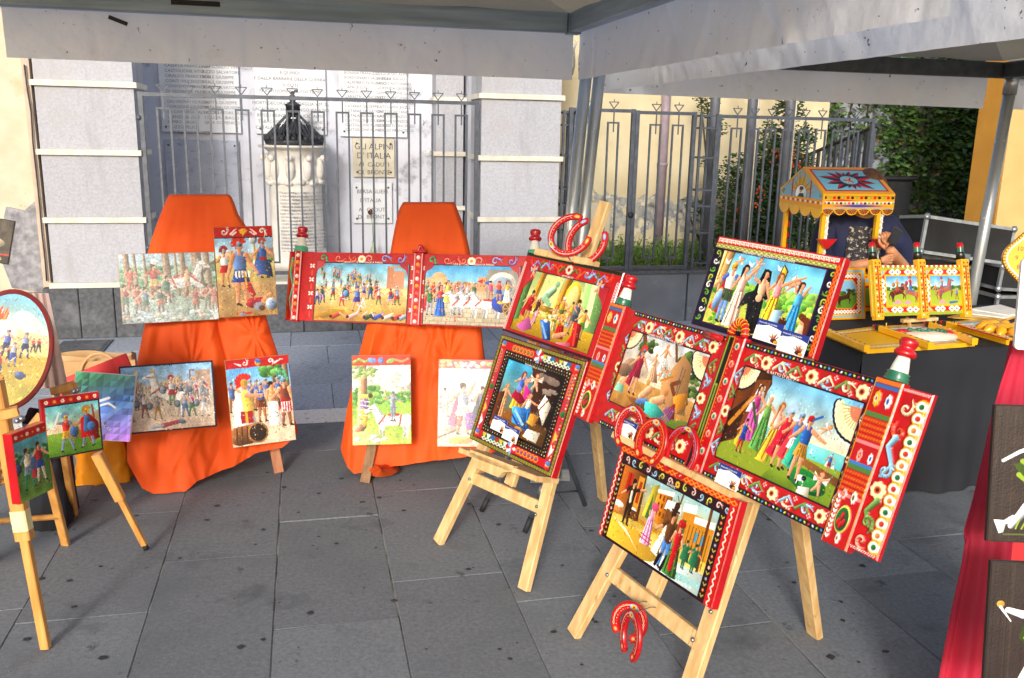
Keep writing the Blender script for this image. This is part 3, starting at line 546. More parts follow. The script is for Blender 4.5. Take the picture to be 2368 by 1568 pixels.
for k in range(6):
    a = k * math.pi / 3; mb = MB(); mb.bar(lp(a, .28, lz + .06), lp(a, .055, lz + .36), .025, .025); part('rib', mb, M['bronze'], t)
    for q in range(5):
        b = a + math.pi / 3 * (q + .5) / 5; mb = MB(); rr = .265 - .01 * (q % 2)
        mb.tube([lp(b, rr, lz + .05), lp(b + .05, rr - .03, lz + .1), lp(b - .05, rr - .06, lz + .15), lp(b, rr - .1, lz + .2), lp(b + .06, rr - .13, lz + .25)], [.018, .013, .011, .009, .004], 5); mb.ball(lp(b, rr, lz + .075), .03, 6, 4); part('leaf_scroll', mb, M['bronze'], t)
mb = MB(); mb.lathe([(.0, 0), (.075, 0), (.075, .1), (.09, .11), (.05, .13), (.02, .15), (.0, .15)], 6, P(cu_, cv_, lz + .25)); part('collar', mb, M['bronze'], t)
mb = MB(); mb.lathe([(.02, 0), (.035, .02), (.03, .05), (.012, .07), (.02, .085), (.0, .1)], 10, P(cu_, cv_, lz + .39)); mb.tube([P(cu_, cv_, lz + .46), P(cu_ + .03, cv_, lz + .49), P(cu_ + .05, cv_, lz + .485)], .012, 6); part('finial', mb, M['bronze'], t)
mb = MB(); mb.lathe([(.02, 0), (.14, 0), (.11, .10), (.03, .19)], 10, P(cu_, cv_, lz + .045)); part('lamp_body', mb, M['bronze'], t)

# flower jar under the lower plaque
t = thing('flower_bottle', 'small green bottle with a wilted red flower at the foot of the lower plaque', 'flower bottle', P(.68, 9.1, .446))
mb = MB(); mb.lathe([(0, 0), (.03, 0), (.032, .1), (.012, .15), (.012, .19)], 10, P(.68, 9.1, .446)); part('bottle', mb, mat('green_glass', '9fb59a', .15, '8aa585'), t)
mb = MB(); mb.tube([P(.68, 9.1, .6), P(.675, 9.12, .8), P(.66, 9.15, .95)], .004, 5); part('stem', mb, M['leaf_light'], t)
mb = MB()
for k in range(9): mb.ball(P(.655 + rnd.uniform(-.02, .02), 9.16 + rnd.uniform(-.01, .02), .93 + rnd.uniform(-.02, .03)), .014, 6, 4, (1, .6, 1.2))
part('flower', mb, mat('dark_red', '5c1420', .6), t)

# ------------------------------------------------------------------ iron gate and railings: each bar a piece
def motif_meshes(H0, H1, top=True, wbar=.1, bot=True):
    fr = MB(); r = .008
    def q(x0, x1, z0, z1): fr.box(x0, x1, -r, r, z0, z1)
    q(-wbar / 2 - r, wbar / 2 + r, H1 - .115, H1 - .115 + 2 * r)
    q(-wbar / 2 - r, -wbar / 2 + r, H0 + .1, H1 - .1155); q(wbar / 2 - r, wbar / 2 + r, H0 + .1, H1 - .1155); q(-wbar / 2 - r, wbar / 2 + r, H0 + .1 - 2 * r, H0 + .0995)
    st = MB(); st.box(-.006, .006, -.0125, -.0085, H1 - .19, H1 - .0155); s2 = MB(); s2.box(-.006, .006, -.0125, -.0085, H0 + .0155, H0 + .17)
    sp = MB(); a = Vector((0, 0, H1 + .018)); b = Vector((-.045, 0, H1 + .075)); c = Vector((.045, 0, H1 + .075))
    sp.bar(a, b, .008, .01, (0, 1, 0)); sp.bar(b, c, .008, .01, (0, 1, 0)); sp.bar(c, a, .008, .01, (0, 1, 0)); sp.box(-.003, .003, -.003, .003, H1 + .078, H1 + .1)
    return fr, st, s2, sp
def railing(name, label, cat, u0, u1, v, H0, H1, us, post=.035, lock=None):
    t = thing(name, label, cat, M=gridM(u0, v, 0)); L = u1 - u0
    mb = MB(); mb.box(post / 2, L - post / 2, -.015, .015, H1 - .015, H1 + .015); part('top_rail', mb, M['iron'], t, True)
    mb = MB(); mb.box(post / 2, L - post / 2, -.015, .015, H0 - .015, H0 + .015); part('bottom_rail', mb, M['iron'], t, True)
    for x in (0, L): mb = MB(); mb.box(x - post / 2, x + post / 2, -post / 2, post / 2, H0 - .04, H1 + .018); part('post', mb, M['iron'], t, True)
    ms = None
    for q in us:
        X = Matrix.Translation((q - u0, 0, 0))
        if ms is None:
            ms = []
            for nm, b in zip(('loop_bar', 'stem', 'stem', 'spearhead'), motif_meshes(H0, H1)): o = part(nm, b, M['iron'], t, True); o.matrix_local = X; ms.append(o)
        else:
            for o in ms: again(o, t, X)
    return t
gate = railing('iron_gate', 'grey painted iron gate with arrow tops before the memorial', 'gate', -1.25, 1.50, 7.86, .52, 1.985, [-1.08 + .2035 * k for k in range(13)])
for z in (.75, 1.8): mb = MB(); mb.ball((-.02, -.015, z), .022); part('hinge', mb, M['iron'], gate, True)
railing('iron_railing', 'short grey iron railing with arrow tops right behind the twin tent poles', 'railing', 2.36, 2.95, 7.86, .52, 1.955, [2.52, 2.76])
rg = railing('iron_wicket', 'narrow grey iron garden gate with lock between the railings', 'gate', 2.99, 3.55, 7.86, .52, 1.945, [3.17, 3.39])
mb = MB(); mb.ball((-.03, -.03, 1.02), .03, 8, 6, (1, .6, 1)); part('lock', mb, M['rubber'], rg, True)
mb = MB(); mb.box(-.02, .0, -.02, .02, .5, 1.96); part('stile', mb, M['iron'], rg, True)
railing('iron_railing', 'long grey iron railing with arrow tops in front of the garden bushes', 'railing', 3.80, 5.42, 7.86, .52, 1.93, [3.98 + .177 * k for k in range(8)])
def cage(u0, u1, v0, v1, label):
    t = thing('fence_pillar', label, 'fence pillar', M=gridM(u0, v0, 0)); a, b = u1 - u0, v1 - v0
    for x, y in ((0, 0), (a, 0), (0, b), (a, b)): mb = MB(); mb.box(x - .011, x + .011, y - .011, y + .011, .48, 1.95); part('upright', mb, M['iron'], t, True)
    for z in (.56, .85, 1.1, 1.25, 1.55, 1.82, 1.93):
        mb = MB(); mb.box(.012, a - .012, -.008, .008, z - .008, z + .008); mb.box(.012, a - .012, b - .008, b + .008, z - .008, z + .008); mb.box(-.008, .008, .012, b - .012, z - .008, z + .008); mb.box(a - .008, a + .008, .012, b - .012, z - .008, z + .008); part('brace', mb, M['iron'], t, True)
cage(3.60, 3.76, 7.82, 8.0, 'open square iron fence pillar between the wicket and the long railing')
cage(2.31, 2.345 + .07, 7.92, 8.15, 'open square iron fence pillar close beside the right stone pillar')
# low wall under the garden railing
t = thing('garden_wall', 'low dark grey stone wall under the garden railing', 'low wall', P(4, 8, 0))
for a, b in ((2.31, 2.97), (2.98, 3.56), (3.57, 3.80), (3.81, 4.4), (4.41, 5.0), (5.01, 5.5)):
    mb = MB(); mb.bbox(a, b - .004, 7.80, 8.02, 0, .47, .006, P); part('stone_panel', mb, M['iron_panel'], t)
mb = MB(); mb.box(2.31, 5.5, 7.78, 8.04, .4705, .495, P); part('coping', mb, M['basalt'], t)
# garden
g = MB(); rows = [[P(2.2 + i * .35, 8.05 + j * .25, .44 + rnd.uniform(-.03, .06)) for i in range(22)] for j in range(14)]; g.grid(rows)
solo('garden_bed', g, M['soil'], 'raised bed of soil and weeds behind the railing', None, None, 'structure')
t = thing('cream_wall', 'tall cream plastered house wall with grey mould behind the garden railing', 'wall', P(4, 9.9, 0))
mb = MB(); mb.box(2.31, 6.15, 9.8, 10.1, 0, 4.5, P); part('plaster', mb, M['cream2'], t)
mb = MB()
for u, z, s in ((2.5, 1.0, .22), (2.75, 1.15, .2), (3.15, 1.0, .2), (3.4, .95, .18), (3.75, 1.0, .22), (4.1, .95, .2), (3.0, .7, .2), (4.5, .9, .25)):
    for q in range(3):
        n = 14; uu, zz = u + rnd.uniform(-.15, .15), z + rnd.uniform(-.25, .1); vs = [P(uu, 9.797 - .001 * q, zz)] + [P(uu + math.cos(6.283 * i / n) * s * rnd.uniform(.3, 1.1), 9.797 - .001 * q, zz + math.sin(6.283 * i / n) * s * rnd.uniform(.4, 1.2)) for i in range(n)]
        mb.add(vs, [(0, 1 + (i + 1) % n, 1 + i) for i in range(n)])
part('mould_stain', mb, M['mould'], t, kind='stuff')
mb = MB(); mb.box(2.7, 3.35, 9.5, 9.78, .4, 1.0, P); solo('meter_box', mb, M['cream'], 'low pale plastered box standing against the cream wall', 'box', origin=P(3, 9.6, .4))
t = thing('drain_pipe', 'mauve grey downpipe running down the cream wall', 'pipe', P(4.03, 9.72, .5))
mb = MB(); mb.tube([P(4.03, 9.72, .5), P(4.03, 9.72, 3.6)], .052, 14); part('pipe', mb, M['pipe_mauve'], t)
for z in (1.4, 2.25): mb = MB(); mb.lathe([(.054, 0), (.062, .005), (.062, .035), (.054, .04)], 14, P(4.03, 9.72, z)); part('collar', mb, M['pipe_mauve'], t)
for i, (px, py, vv, lab) in enumerate(((1642, 400, 8.25, 'left of the three, next to the iron fence pillar'), (1727, 400, 8.3, 'middle one of the three, between two bushes'), (1818, 350, 8.3, 'right of the three, behind the toy cart roof'))):
    q = at_plane(px, py, P(0, vv), E2); t = thing('flag_pole', 'thick grey pole in the garden, ' + lab, 'pole', Vector((q.x, q.y, .3)), 'grey poles behind the railing')
    mb = MB(); mb.tube([Vector((q.x, q.y, .3)), Vector((q.x, q.y, 4.2))], .048, 16); part('shaft', mb, M['pole_grey'], t)
    if i: mb = MB(); mb.tube([Vector((q.x + .06, q.y, .9 - .2 * i)), Vector((q.x + .055, q.y, 4.1))], .008, 6); part('halyard', mb, M['cord'], t)
# stair railing going away from the corner
t = thing('stair_railing', 'dense dark grey railing of upright slats stepping down behind the toy cart', 'railing', P(5.5, 8, 0))
o0 = None
for k in range(26):
    v = 7.95 + k * .105; top = 1.86 - k * .028; mb = MB(); mb.box(5.495, 5.515, v - .022, v + .022, .3, top, P); part('slat', mb, M['iron'], t)
mb = MB(); mb.bar(P(5.505, 7.9, 1.885), P(5.505, 10.7, 1.14), .035, .03); part('hand_rail', mb, M['bronze'], t)
# far grey wall, yellow house
t = thing('grey_wall', 'bluish grey plastered wall overgrown with ivy', 'wall', P(8, 11.6, 0)); mb = MB(); mb.box(6.16, 12.5, 11.5, 11.8, 0, 4.5, P); part('plaster', mb, M['grey_wall'], t)
q = at_plane(2318, 400, P(0, 8.4), E2); uy = q.dot(E1); q2 = at_plane(2243, 400, P(uy, 0), E1); vy = q2.dot(E2)
t = thing('yellow_house', 'corner of a house painted ochre yellow and pale peach at the right edge', 'house', P(uy, 8.4, 0))
mb = MB(); mb.box(uy, uy + .02, 8.42, vy, 0, 4.5, P); part('side_wall', mb, M['yellow_wall'], t)
mb = MB(); mb.box(uy + .003, uy + 4, 8.4, 8.418, 0, 4.5, P); part('front_wall', mb, M['peach_wall'], t)
mb = MB(); mb.box(uy + .021, uy + 3.9, 8.42, vy - .01, 0, 4.49, P); part('core', mb, M['peach_wall'], t)
# left house
t = thing('cream_house', 'weathered cream plastered house wall at the far left with exposed rubble', 'house', P(-3, 7.95, 0))
mb = MB(); mb.box(-6.0, -2.105, 7.93, 8.4, 0, 4.5, P); part('plaster', mb, M['cream'], t)
mb = MB(); n = 18; vs = []
prof = [(-2.12, .38), (-2.35, .42), (-2.42, .7), (-2.38, .9), (-2.33, 1.08), (-2.2, 1.05), (-2.12, 1.12), (-2.05, 1.0), (-2.085, .7), (-2.07, .5)]
mb.prism([(a, b) for a, b in prof][::-1], 7.905, 7.945, lambda x, y, z: P(x, y, z)); part('rubble_patch', mb, M['rubble'], t)
mb = MB(); mb.bbox(-6, -2.11, 7.87, 7.928, 0, .38, .008, P); part('footing', mb, M['rubble'], t)
mb = MB(); mb.box(-2.10, -2.045, 7.86, 7.93, .43, 3.3, P); part('corner_strip', mb, mat('pinkish', 'bfae9e', .9, 'ae9c8a'), t)
cab = MB(); pts = [at_plane(x, y, P(0, 7.84), E2) for x, y in ((56, 150), (62, 200), (72, 260), (76, 330), (86, 420), (92, 480), (97, 540), (104, 600), (108, 650))]; cab.tube(pts, .006, 6)
solo('cable', cab, M['cable'], 'thin black cable running down the left edge of the granite pillar', 'cable', origin=pts[-1])

# ------------------------------------------------------------------ leaves
def leaves(n, fn, size, asp=.55):
    mb = MB()
    for _ in range(n):
        c = fn(); a = rnd.uniform(0, 6.28); b = rnd.uniform(-1.1, 1.1); s = size * rnd.uniform(.6, 1.35)
        x = Vector((math.cos(a), math.sin(a), rnd.uniform(-.5, .4))).normalized(); y = x.cross(Vector((math.sin(b) * .7, -.8, math.cos(b)))).normalized(); nn = x.cross(y) * s * .12
        mb.add([c - x * s * .5, c + y * s * asp * .5 + nn, c + x * s * .5, c - y * s * asp * .5 + nn], [(0, 1, 2), (0, 2, 3)])
    return mb
def blobs(cs):
    w = [r ** 2 for *_, r in cs]
    def f():
        u, v, z, r = rnd.choices(cs, w)[0]; a = rnd.uniform(0, 6.283); b = math.acos(rnd.uniform(-1, 1)); q = r * (rnd.random() ** .4)
        return P(u + q * math.sin(b) * math.cos(a), v + q * math.sin(b) * math.sin(a) * .7, z + q * math.cos(b))
    return f
def branches(mb, root, cs, r=.018):
    for u, v, z, q in cs:
        e = P(u, v, z); m_ = (root + e) / 2 + Vector((rnd.uniform(-.1, .1), rnd.uniform(-.1, .1), .1)); mb.tube([root, m_, e, e + Vector((rnd.uniform(-q, q), 0, q))], [r, r * .7, r * .4, r * .2], 5)
def bush(cs, root, label, n, size, mt, cat='bush', berries=None, name='shrub'):
    t = thing(name, label, cat, root); part('foliage', leaves(n, blobs(cs), size), M[mt], t); mb = MB(); branches(mb, Vector(root), cs); part('stems', mb, M['twig'], t)
    if berries:
        mb = MB()
        for u, v, z, r, k in berries:
            for _ in range(k): mb.ball(P(u + rnd.gauss(0, r), v + rnd.gauss(0, r * .5), z + rnd.gauss(0, r)), .013, 5, 3)
        part('berries', mb, M['berry'], t, kind='stuff')
    return t
cs = [(4.55, 8.9, .7, .35), (4.75, 8.9, 1.0, .38), (4.6, 8.9, 1.3, .3), (4.95, 8.9, 1.25, .3), (5.2, 8.9, 1.4, .3), (5.35, 8.9, .9, .35), (5.0, 8.9, .75, .4), (4.95, 8.9, 1.75, .2), (5.1, 8.9, 2.05, .18), (5.3, 8.9, 1.75, .17), (4.85, 8.8, 1.55, .18)]
bush(cs, P(4.9, 8.95, .45), 'dense dark green firethorn bush with orange berries behind the long railing', 11000, .05, 'leaf', berries=[(4.95, 8.65, 1.55, .07, 34), (5.1, 8.65, 1.5, .06, 20), (4.65, 8.65, 1.15, .07, 26), (4.5, 8.6, 1.0, .06, 18), (5.0, 8.6, 1.22, .05, 18)])
cs = [(4.3, 9.2, 2.05, .14), (4.45, 9.2, 1.85, .12), (4.2, 9.2, 2.2, .1), (4.35, 9.2, 1.45, .1), (4.25, 9.1, .95, .14), (4.45, 9.2, 1.2, .14), (4.1, 9.1, 1.05, .07)]
bush(cs, P(4.4, 9.2, .45), 'thin straggling green shrub against the cream wall beside the downpipe', 700, .045, 'leaf')
def weeds(name, label, us, n, hmax):
    mb = MB()
    for _ in range(n):
        u, v = rnd.uniform(*us), rnd.uniform(8.1, 9.6); b = P(u, v, .44); h = rnd.uniform(.05, hmax); d = Vector((rnd.uniform(-.6, .6), rnd.uniform(-.4, .4), 1)).normalized(); tip = b + d * h; s = Vector((.012, 0, 0)).lerp(Vector((0, .012, 0)), rnd.random())
        mb.add([b - s, b + s, tip], [(0, 1, 2)])
        for k in range(3): c = b + d * h * rnd.uniform(.3, 1); x = Vector((rnd.uniform(-1, 1), rnd.uniform(-1, 1), rnd.uniform(-.3, .6))).normalized() * .025; y = Vector((-x.y, x.x, .005)) * .6; mb.add([c - x, c - y, c + x, c + y], [(0, 1, 2, 3)])
    return solo(name, mb, M['leaf_light'], label, 'weeds', None, 'stuff', P(us[0], 8.2, .44))
weeds('weeds', 'low light green weeds growing behind the wicket and railing', (2.6, 5.4), 1500, .26)
t = thing('ivy', 'dark green ivy hanging over the grey wall beside the yellow house', 'ivy', P(8, 11.4, 0))
def ivy_pts():
    cl = [(rnd.uniform(6.3, 10.3), rnd.uniform(1.9, 3.0), .42) for _ in range(26)] + [(rnd.uniform(8.4, 10.3), rnd.uniform(.8, 2.0), .36) for _ in range(22)] + [(rnd.uniform(6.8, 8.4), rnd.uniform(1.2, 1.9), .2) for _ in range(12)] + [(rnd.uniform(6.4, 8.8), rnd.uniform(.5, 1.3), .13) for _ in range(10)]
    w = [c[2] ** 2 for c in cl]
    def f():
        u, z, r = rnd.choices(cl, w)[0]; return P(u + rnd.gauss(0, r * .55), 11.42 - abs(rnd.gauss(0, .12)), z + rnd.gauss(0, r * .55))
    return f
part('foliage', leaves(9000, ivy_pts(), .085, .8), M['leaf_ivy'], t, kind='stuff')
mb = MB()
for k in range(34):
    u = rnd.uniform(6.5, 10.2); z = rnd.uniform(2, 3); pts = []
    for q in range(7): pts.append(P(u, 11.46, z)); u += rnd.uniform(-.12, .12); z -= rnd.uniform(.15, .35)
    mb.tube(pts, .009, 4)
part('stems', mb, M['twig'], t)

# ------------------------------------------------------------------ canopies
cA = at_z(1325, 72, 2.2); uA, vA = cA.dot(E1), cA.dot(E2)
def wavy(u0, v0, u1, v1, z0, z1, n=40, rows=7, amp=.006, drop=None):
    Pn = []; ph = rnd.random() * 9; n = n * 4; rows = 12; cr_ = [(rnd.random(), rnd.uniform(-.35, .35), rnd.choice((-1, 1)) * rnd.uniform(.002, .006)) for _ in range(30)]; du, dv = u1 - u0, v1 - v0; L = math.hypot(du, dv); nx_, ny_ = -dv / L, du / L
    for j in range(rows):
        t = j / (rows - 1); row = []
        for i in range(n):
            s = i / (n - 1); o = amp * t * (math.sin(s * 17 + ph) + .6 * math.sin(s * 41 + ph * 2 + t * 3)) + sum(cm * math.exp(-(((s - c0) * 2.4 + (t - .5) * ct) / .02) ** 2) for c0, ct, cm in cr_); zb = z1 + (drop(s) if drop else 0)
            row.append(P(u0 + du * s + nx_ * o, v0 + dv * s + ny_ * o, z0 + (zb - z0) * t))
        Pn.append(row)
    return Pn
def cloth_sheet(rows, th=.0015):
    mb = MB(); mb.grid(rows); return mb
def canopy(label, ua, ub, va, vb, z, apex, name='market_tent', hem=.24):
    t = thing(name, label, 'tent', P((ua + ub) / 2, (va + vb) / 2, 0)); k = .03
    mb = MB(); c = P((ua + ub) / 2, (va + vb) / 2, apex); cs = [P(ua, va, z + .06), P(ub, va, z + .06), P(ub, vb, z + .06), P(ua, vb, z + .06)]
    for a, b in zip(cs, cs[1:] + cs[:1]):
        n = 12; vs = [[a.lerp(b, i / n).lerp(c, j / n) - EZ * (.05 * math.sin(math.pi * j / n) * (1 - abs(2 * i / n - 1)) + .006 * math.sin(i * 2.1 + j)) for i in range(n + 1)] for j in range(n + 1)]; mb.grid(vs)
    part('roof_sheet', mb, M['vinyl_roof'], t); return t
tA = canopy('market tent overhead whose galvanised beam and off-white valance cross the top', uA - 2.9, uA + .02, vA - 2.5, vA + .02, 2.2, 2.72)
mb = MB(); mb.bbox(uA - 2.9, uA - .031, -.025, .025, -.045, .045, .006, lambda x, y, z: P(x, vA + y, 2.235 + z)); part('beam', mb, M['beam'], tA)
mb = MB(); mb.bbox(vA - 2.5, vA - .03, -.025, .025, -.045, .045, .006, lambda x, y, z: P(uA - y, x, 2.235 + z)); part('beam', mb, M['beam'], tA)
mb = MB(); mb.box(uA - .03, uA + .03, vA - .029, vA + .03, 2.185, 2.285, P); part('corner_joint', mb, M['beam'], tA)
mb = MB(); a = at_plane(395, 6, P(0, vA - .028), E2); mb.box(a.dot(E1) - .0, a.dot(E1) + .19, vA - .0285, vA - .0275, 2.225, 2.245, P); part('tape', mb, M['tape_dark'], tA)
mb = MB(); mb.grid(wavy(uA - 2.36, vA + .035, uA + .012, vA + .035, 2.235, 2.0, 60, drop=lambda s: -.012 * s)); part('valance', mb, M['vinyl'], tA)
mb = MB(); mb.grid(wavy(uA + .036, vA + .02, uA + .04, vA - 2.45, 2.235, 1.99, 60)); part('valance', mb, M['vinyl'], tA)
for x, y, w_, a_ in ((273, 48, .075, -.35),):
    c_ = at_plane(x, y, P(0, vA + .022), E2); cu1, cz1 = c_.dot(E1), c_.z; mb = MB(); mb.box(-w_ / 2, w_ / 2, 0, .0006, -.008, .008, lambda X, Y, Z: P(cu1 + X * math.cos(a_) - Z * math.sin(a_), vA + .020 + Y, cz1 + X * math.sin(a_) + Z * math.cos(a_))); part('tape', mb, M['tape_dark' if x < 300 else 'cream_tape'], tA)
def pole(a, b, r, lab, grp, foot=True):
    t = thing('tent_pole', lab, 'pole', b, grp); mb = MB(); mb.tube([b, a], r, 18); part('tube', mb, M['galv'], t)
    mb = MB(); mb.box(b.x - .07, b.x + .07, b.y - .07, b.y + .07, .001, .009); part('foot_plate', mb, M['galv'], t); return t
pole(P(uA + .118, vA + .10, 2.25), P(uA - .045, vA + .11, .009), .029, 'galvanised round tent pole, left one of the close pair at the tent corner', 'tent poles')
pole(P(uA + .190, vA + .12, 2.25), P(uA + .028, vA + .13, .009), .029, 'galvanised round tent pole, right one of the close pair at the tent corner', 'tent poles')
mb = MB(); mb.tube([at_d(x, y, 4.35) for x, y in ((1333, 95), (1326, 115), (1327, 150), (1322, 172))], .006, 6); solo('tie_cord', mb, M['cord'], 'short white tie cord dangling at the corner of the tent', 'cord', origin=cA)
mb = MB(); mb.tube([at_d(x, y, 4.3) for x, y in ((1338, 395), (1322, 430), (1312, 480), (1313, 530), (1325, 570))], .006, 6); solo('guy_rope', mb, M['cord'], 'pale rope hanging beside the twin tent poles', 'rope', origin=at_d(1325, 570, 4.3))
uB0, uB1, vB = uA + .34, uA + 2.87, 4.72
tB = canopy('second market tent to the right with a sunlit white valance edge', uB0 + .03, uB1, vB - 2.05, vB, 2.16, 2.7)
mb = MB(); mb.grid(wavy(uB0, vB + .02, uB0 - .02, vB - 3.2, 2.2, 1.97, 60, amp=.004)); part('valance', mb, M['vinyl'], tB)
mb = MB(); mb.grid(wavy(uB0 + .03, vB + .03, uB1 - .06, vB + .03, 2.2, 1.965, 60, drop=lambda s: -.02 * s)); part('valance', mb, M['vinyl'], tB)
mb = MB(); mb.bbox(uB0 + .06, uB1 + 1.5, -.025, .025, -.045, .045, .006, lambda x, y, z: P(x, vB + y - .01, 2.165 + z)); part('beam', mb, M['dark_steel'], tB)
mb = MB(); mb.bbox(vB - 2.05, vB - .04, -.025, .025, -.045, .045, .006, lambda x, y, z: P(uB1 - y, x, 2.165 + z)); part('beam', mb, M['dark_steel'], tB)
mb = MB(); mb.grid(wavy(uB1 + .06, vB + .03, uB1 + 1.5, vB + .03, 2.2, 1.945, 30)); part('valance', mb, M['vinyl'], tB)
mb = MB(); n = 8; a, b, c = P(uB1 + .03, vB, 2.22), P(uB1 + 1.8, vB, 2.22), P(uB1 + 1.0, vB - 1.3, 2.7); mb.add([a, b, c, P(uB1 + .03, vB - 2.05, 2.22)], [(0, 1, 2), (0, 2, 3)]); part('roof_sheet', mb, M['vinyl_roof'], tB)
q0 = at_plane(2341, 175, P(0, vB - .02), E2); q1 = Vector((q0.x, q0.y, 0)); q1 = at_z(2192, 1010, 0.0); f = at_plane(2240, 720, P(0, vB - .02), E2)
fd = (f - q0).normalized(); q1 = q0 + fd * ((q0.z - .009) / -fd.z)
tp = pole(q0, q1, .034, 'galvanised round tent pole leaning at the right, before the black flight cases', 'tent poles')
mb = MB(); mb.tube([q0 + (q0 - q1).normalized() * .02, q0 - (q0 - q1).normalized() * .11], .039, 18); part('sleeve', mb, M['alu'], tp)
# ------------------------------------------------------------------ pictures
RED = 'c4161c'
def sky_(c, y=.5, a='6fb4e6', b='dceaf0'): c.grad(0, y, a, b); c.noise(.10, 9)
def cloud(c, x, y, r, col='f4f2ec'):
    for k in range(7): c.ell(x + rng.uniform(-1.6, 1.6) * r, y + rng.uniform(-.5, .4) * r, r * rng.uniform(.6, 1), r * .5, col, 0, .12)
def fan(c, x, y, r, a0, a1, n=8, col='f3ecc4', edge='1b2140'):
    for k in range(n + 1):
        a = a0 + (a1 - a0) * k / n; c.ell(x + math.cos(a) * r * .9, y + math.sin(a) * r * .9, r * .2, r * .2, edge)
    c.poly([(x, y)] + [(x + math.cos(a0 + (a1 - a0) * k / 12) * r * .93, y + math.sin(a0 + (a1 - a0) * k / 12) * r * .93) for k in range(13)], col)
    for k in range(n + 1):
        a = a0 + (a1 - a0) * k / n; c.ell(x + math.cos(a) * r * .84, y + math.sin(a) * r * .84, r * .18, r * .18, col, 0, .1)
        c.line([(x, y), (x + math.cos(a + .06) * r * .8, y + math.sin(a + .06) * r * .8)], r * .02, 'c9b878'); c.line([(x, y), (x + math.cos(a) * r * .4, y + math.sin(a) * r * .4)], r * .035, 'd8896a')
def pic_helen():
    c = Cv(1.62, 190, '7ec0e8'); c.grad(0, .55, '79bfe8', 'f2e2c0'); c.noise(.1, 7); c.grad(.52, .72, '8fe0e0', '58c4cc'); c.grad(.66, 1, '9db83c', '7f9a2c'); c.noise(.12, 9)
    c.poly([(.85, .62), (1.62, .72), (1.62, .8), (1.1, .72), (.8, .7)], 'a07038', .2); c.ell(1.28, .86, .25, .10, '1f7a3a', .1, .3); c.ell(1.3, .87, .16, .06, '3ca050', .1)
    c.poly([(0, 0), (.42, 0), (.46, .1), (.2, .75), (0, .85)], '6b3a16', .4); c.poly([(.24, .1), (.44, .06), (.40, .62), (.2, .7)], '8a4e1e'); c.poly([(0, .85), (.2, .72), (.2, .3), (0, .5)], '4a2610'); c.line([(.05, .62), (.25, .3)], .025, 'd09028'); c.poly([(0, .85), (.5, .66), (.9, .75), (.7, 1), (0, 1)], '9aac34')
    for x, y in ((1.12, .60), (1.2, .6), (1.42, .66), (1.5, .66)): c.poly([(x, y), (x + .02, y - .06), (x + .04, y)], 'f4f4f0')
    c.lady(.34, .72, .58, 'cf5fae', 'b83f8a', aR=(.2, .12), veil='f4f0ea', sash='2f6e3a'); c.lady(.52, .78, .58, '5f9a50', '7fae60', hair='f0e6d8', flow=0, aR=(.2, .1)); c.lady(.66, .86, .62, 'e2b03c', 'f0b8b0', aL=(-.05, .2), aR=(.22, .2), hair='b06a30', flow=-.12, lean=.06)
    c.man(.84, .86, .60, 'c01a3a', skirt='b81838', cloak='c2203e', helm='9db8d8', plume='b8d0f0', aR=(.1, .2), legs='d8a07a'); c.man(.98, .84, .58, '4a78b8', skirt='d8e0ea', helm='8aa4c8', cloak='d03848')
    c.man(1.10, .90, .64, '2c66b4', skirt='c8963a', cloak='28a08c', helm='b81c28', aR=(.3, .1), legs='d8a07a'); c.line([(1.12, .3), (1.22, .24)], .012, '3070c0')
    c.man(.30, .86, .36, '2a52b0', legs='b82030', skirt='2a52b0', cloak='d8a030', aR=(.2, .1)); c.putto(1.30, .34, .13, 1.0, wing='f0f0ee'); c.line([(1.36, .3), (1.44, .2)], .008, 'd8a030')
    c.ell(1.20, .85, .05, .03, 'f4f4f0'); c.ell(1.24, .84, .03, .025, '202020'); c.line([(1.17, .87), (1.165, .91)], .006, 'f4f4f0'); c.line([(1.24, .87), (1.245, .91)], .006, 'f4f4f0'); c.man(1.47, .72, .2, '3a70b8', skirt='c02030', helm='8aa8c8')
    c.putto(1.43, .84, .2, .1, 'd0682a', 'f4f2ea'); c.poly([(1.2, .93), (1.34, .9), (1.36, .99), (1.2, .99)], 'f2ead8', .3)
    fan(c, 0, 0, .24, .05, 1.5); fan(c, 1.62, .06, .30, 1.6, 3.05); return c
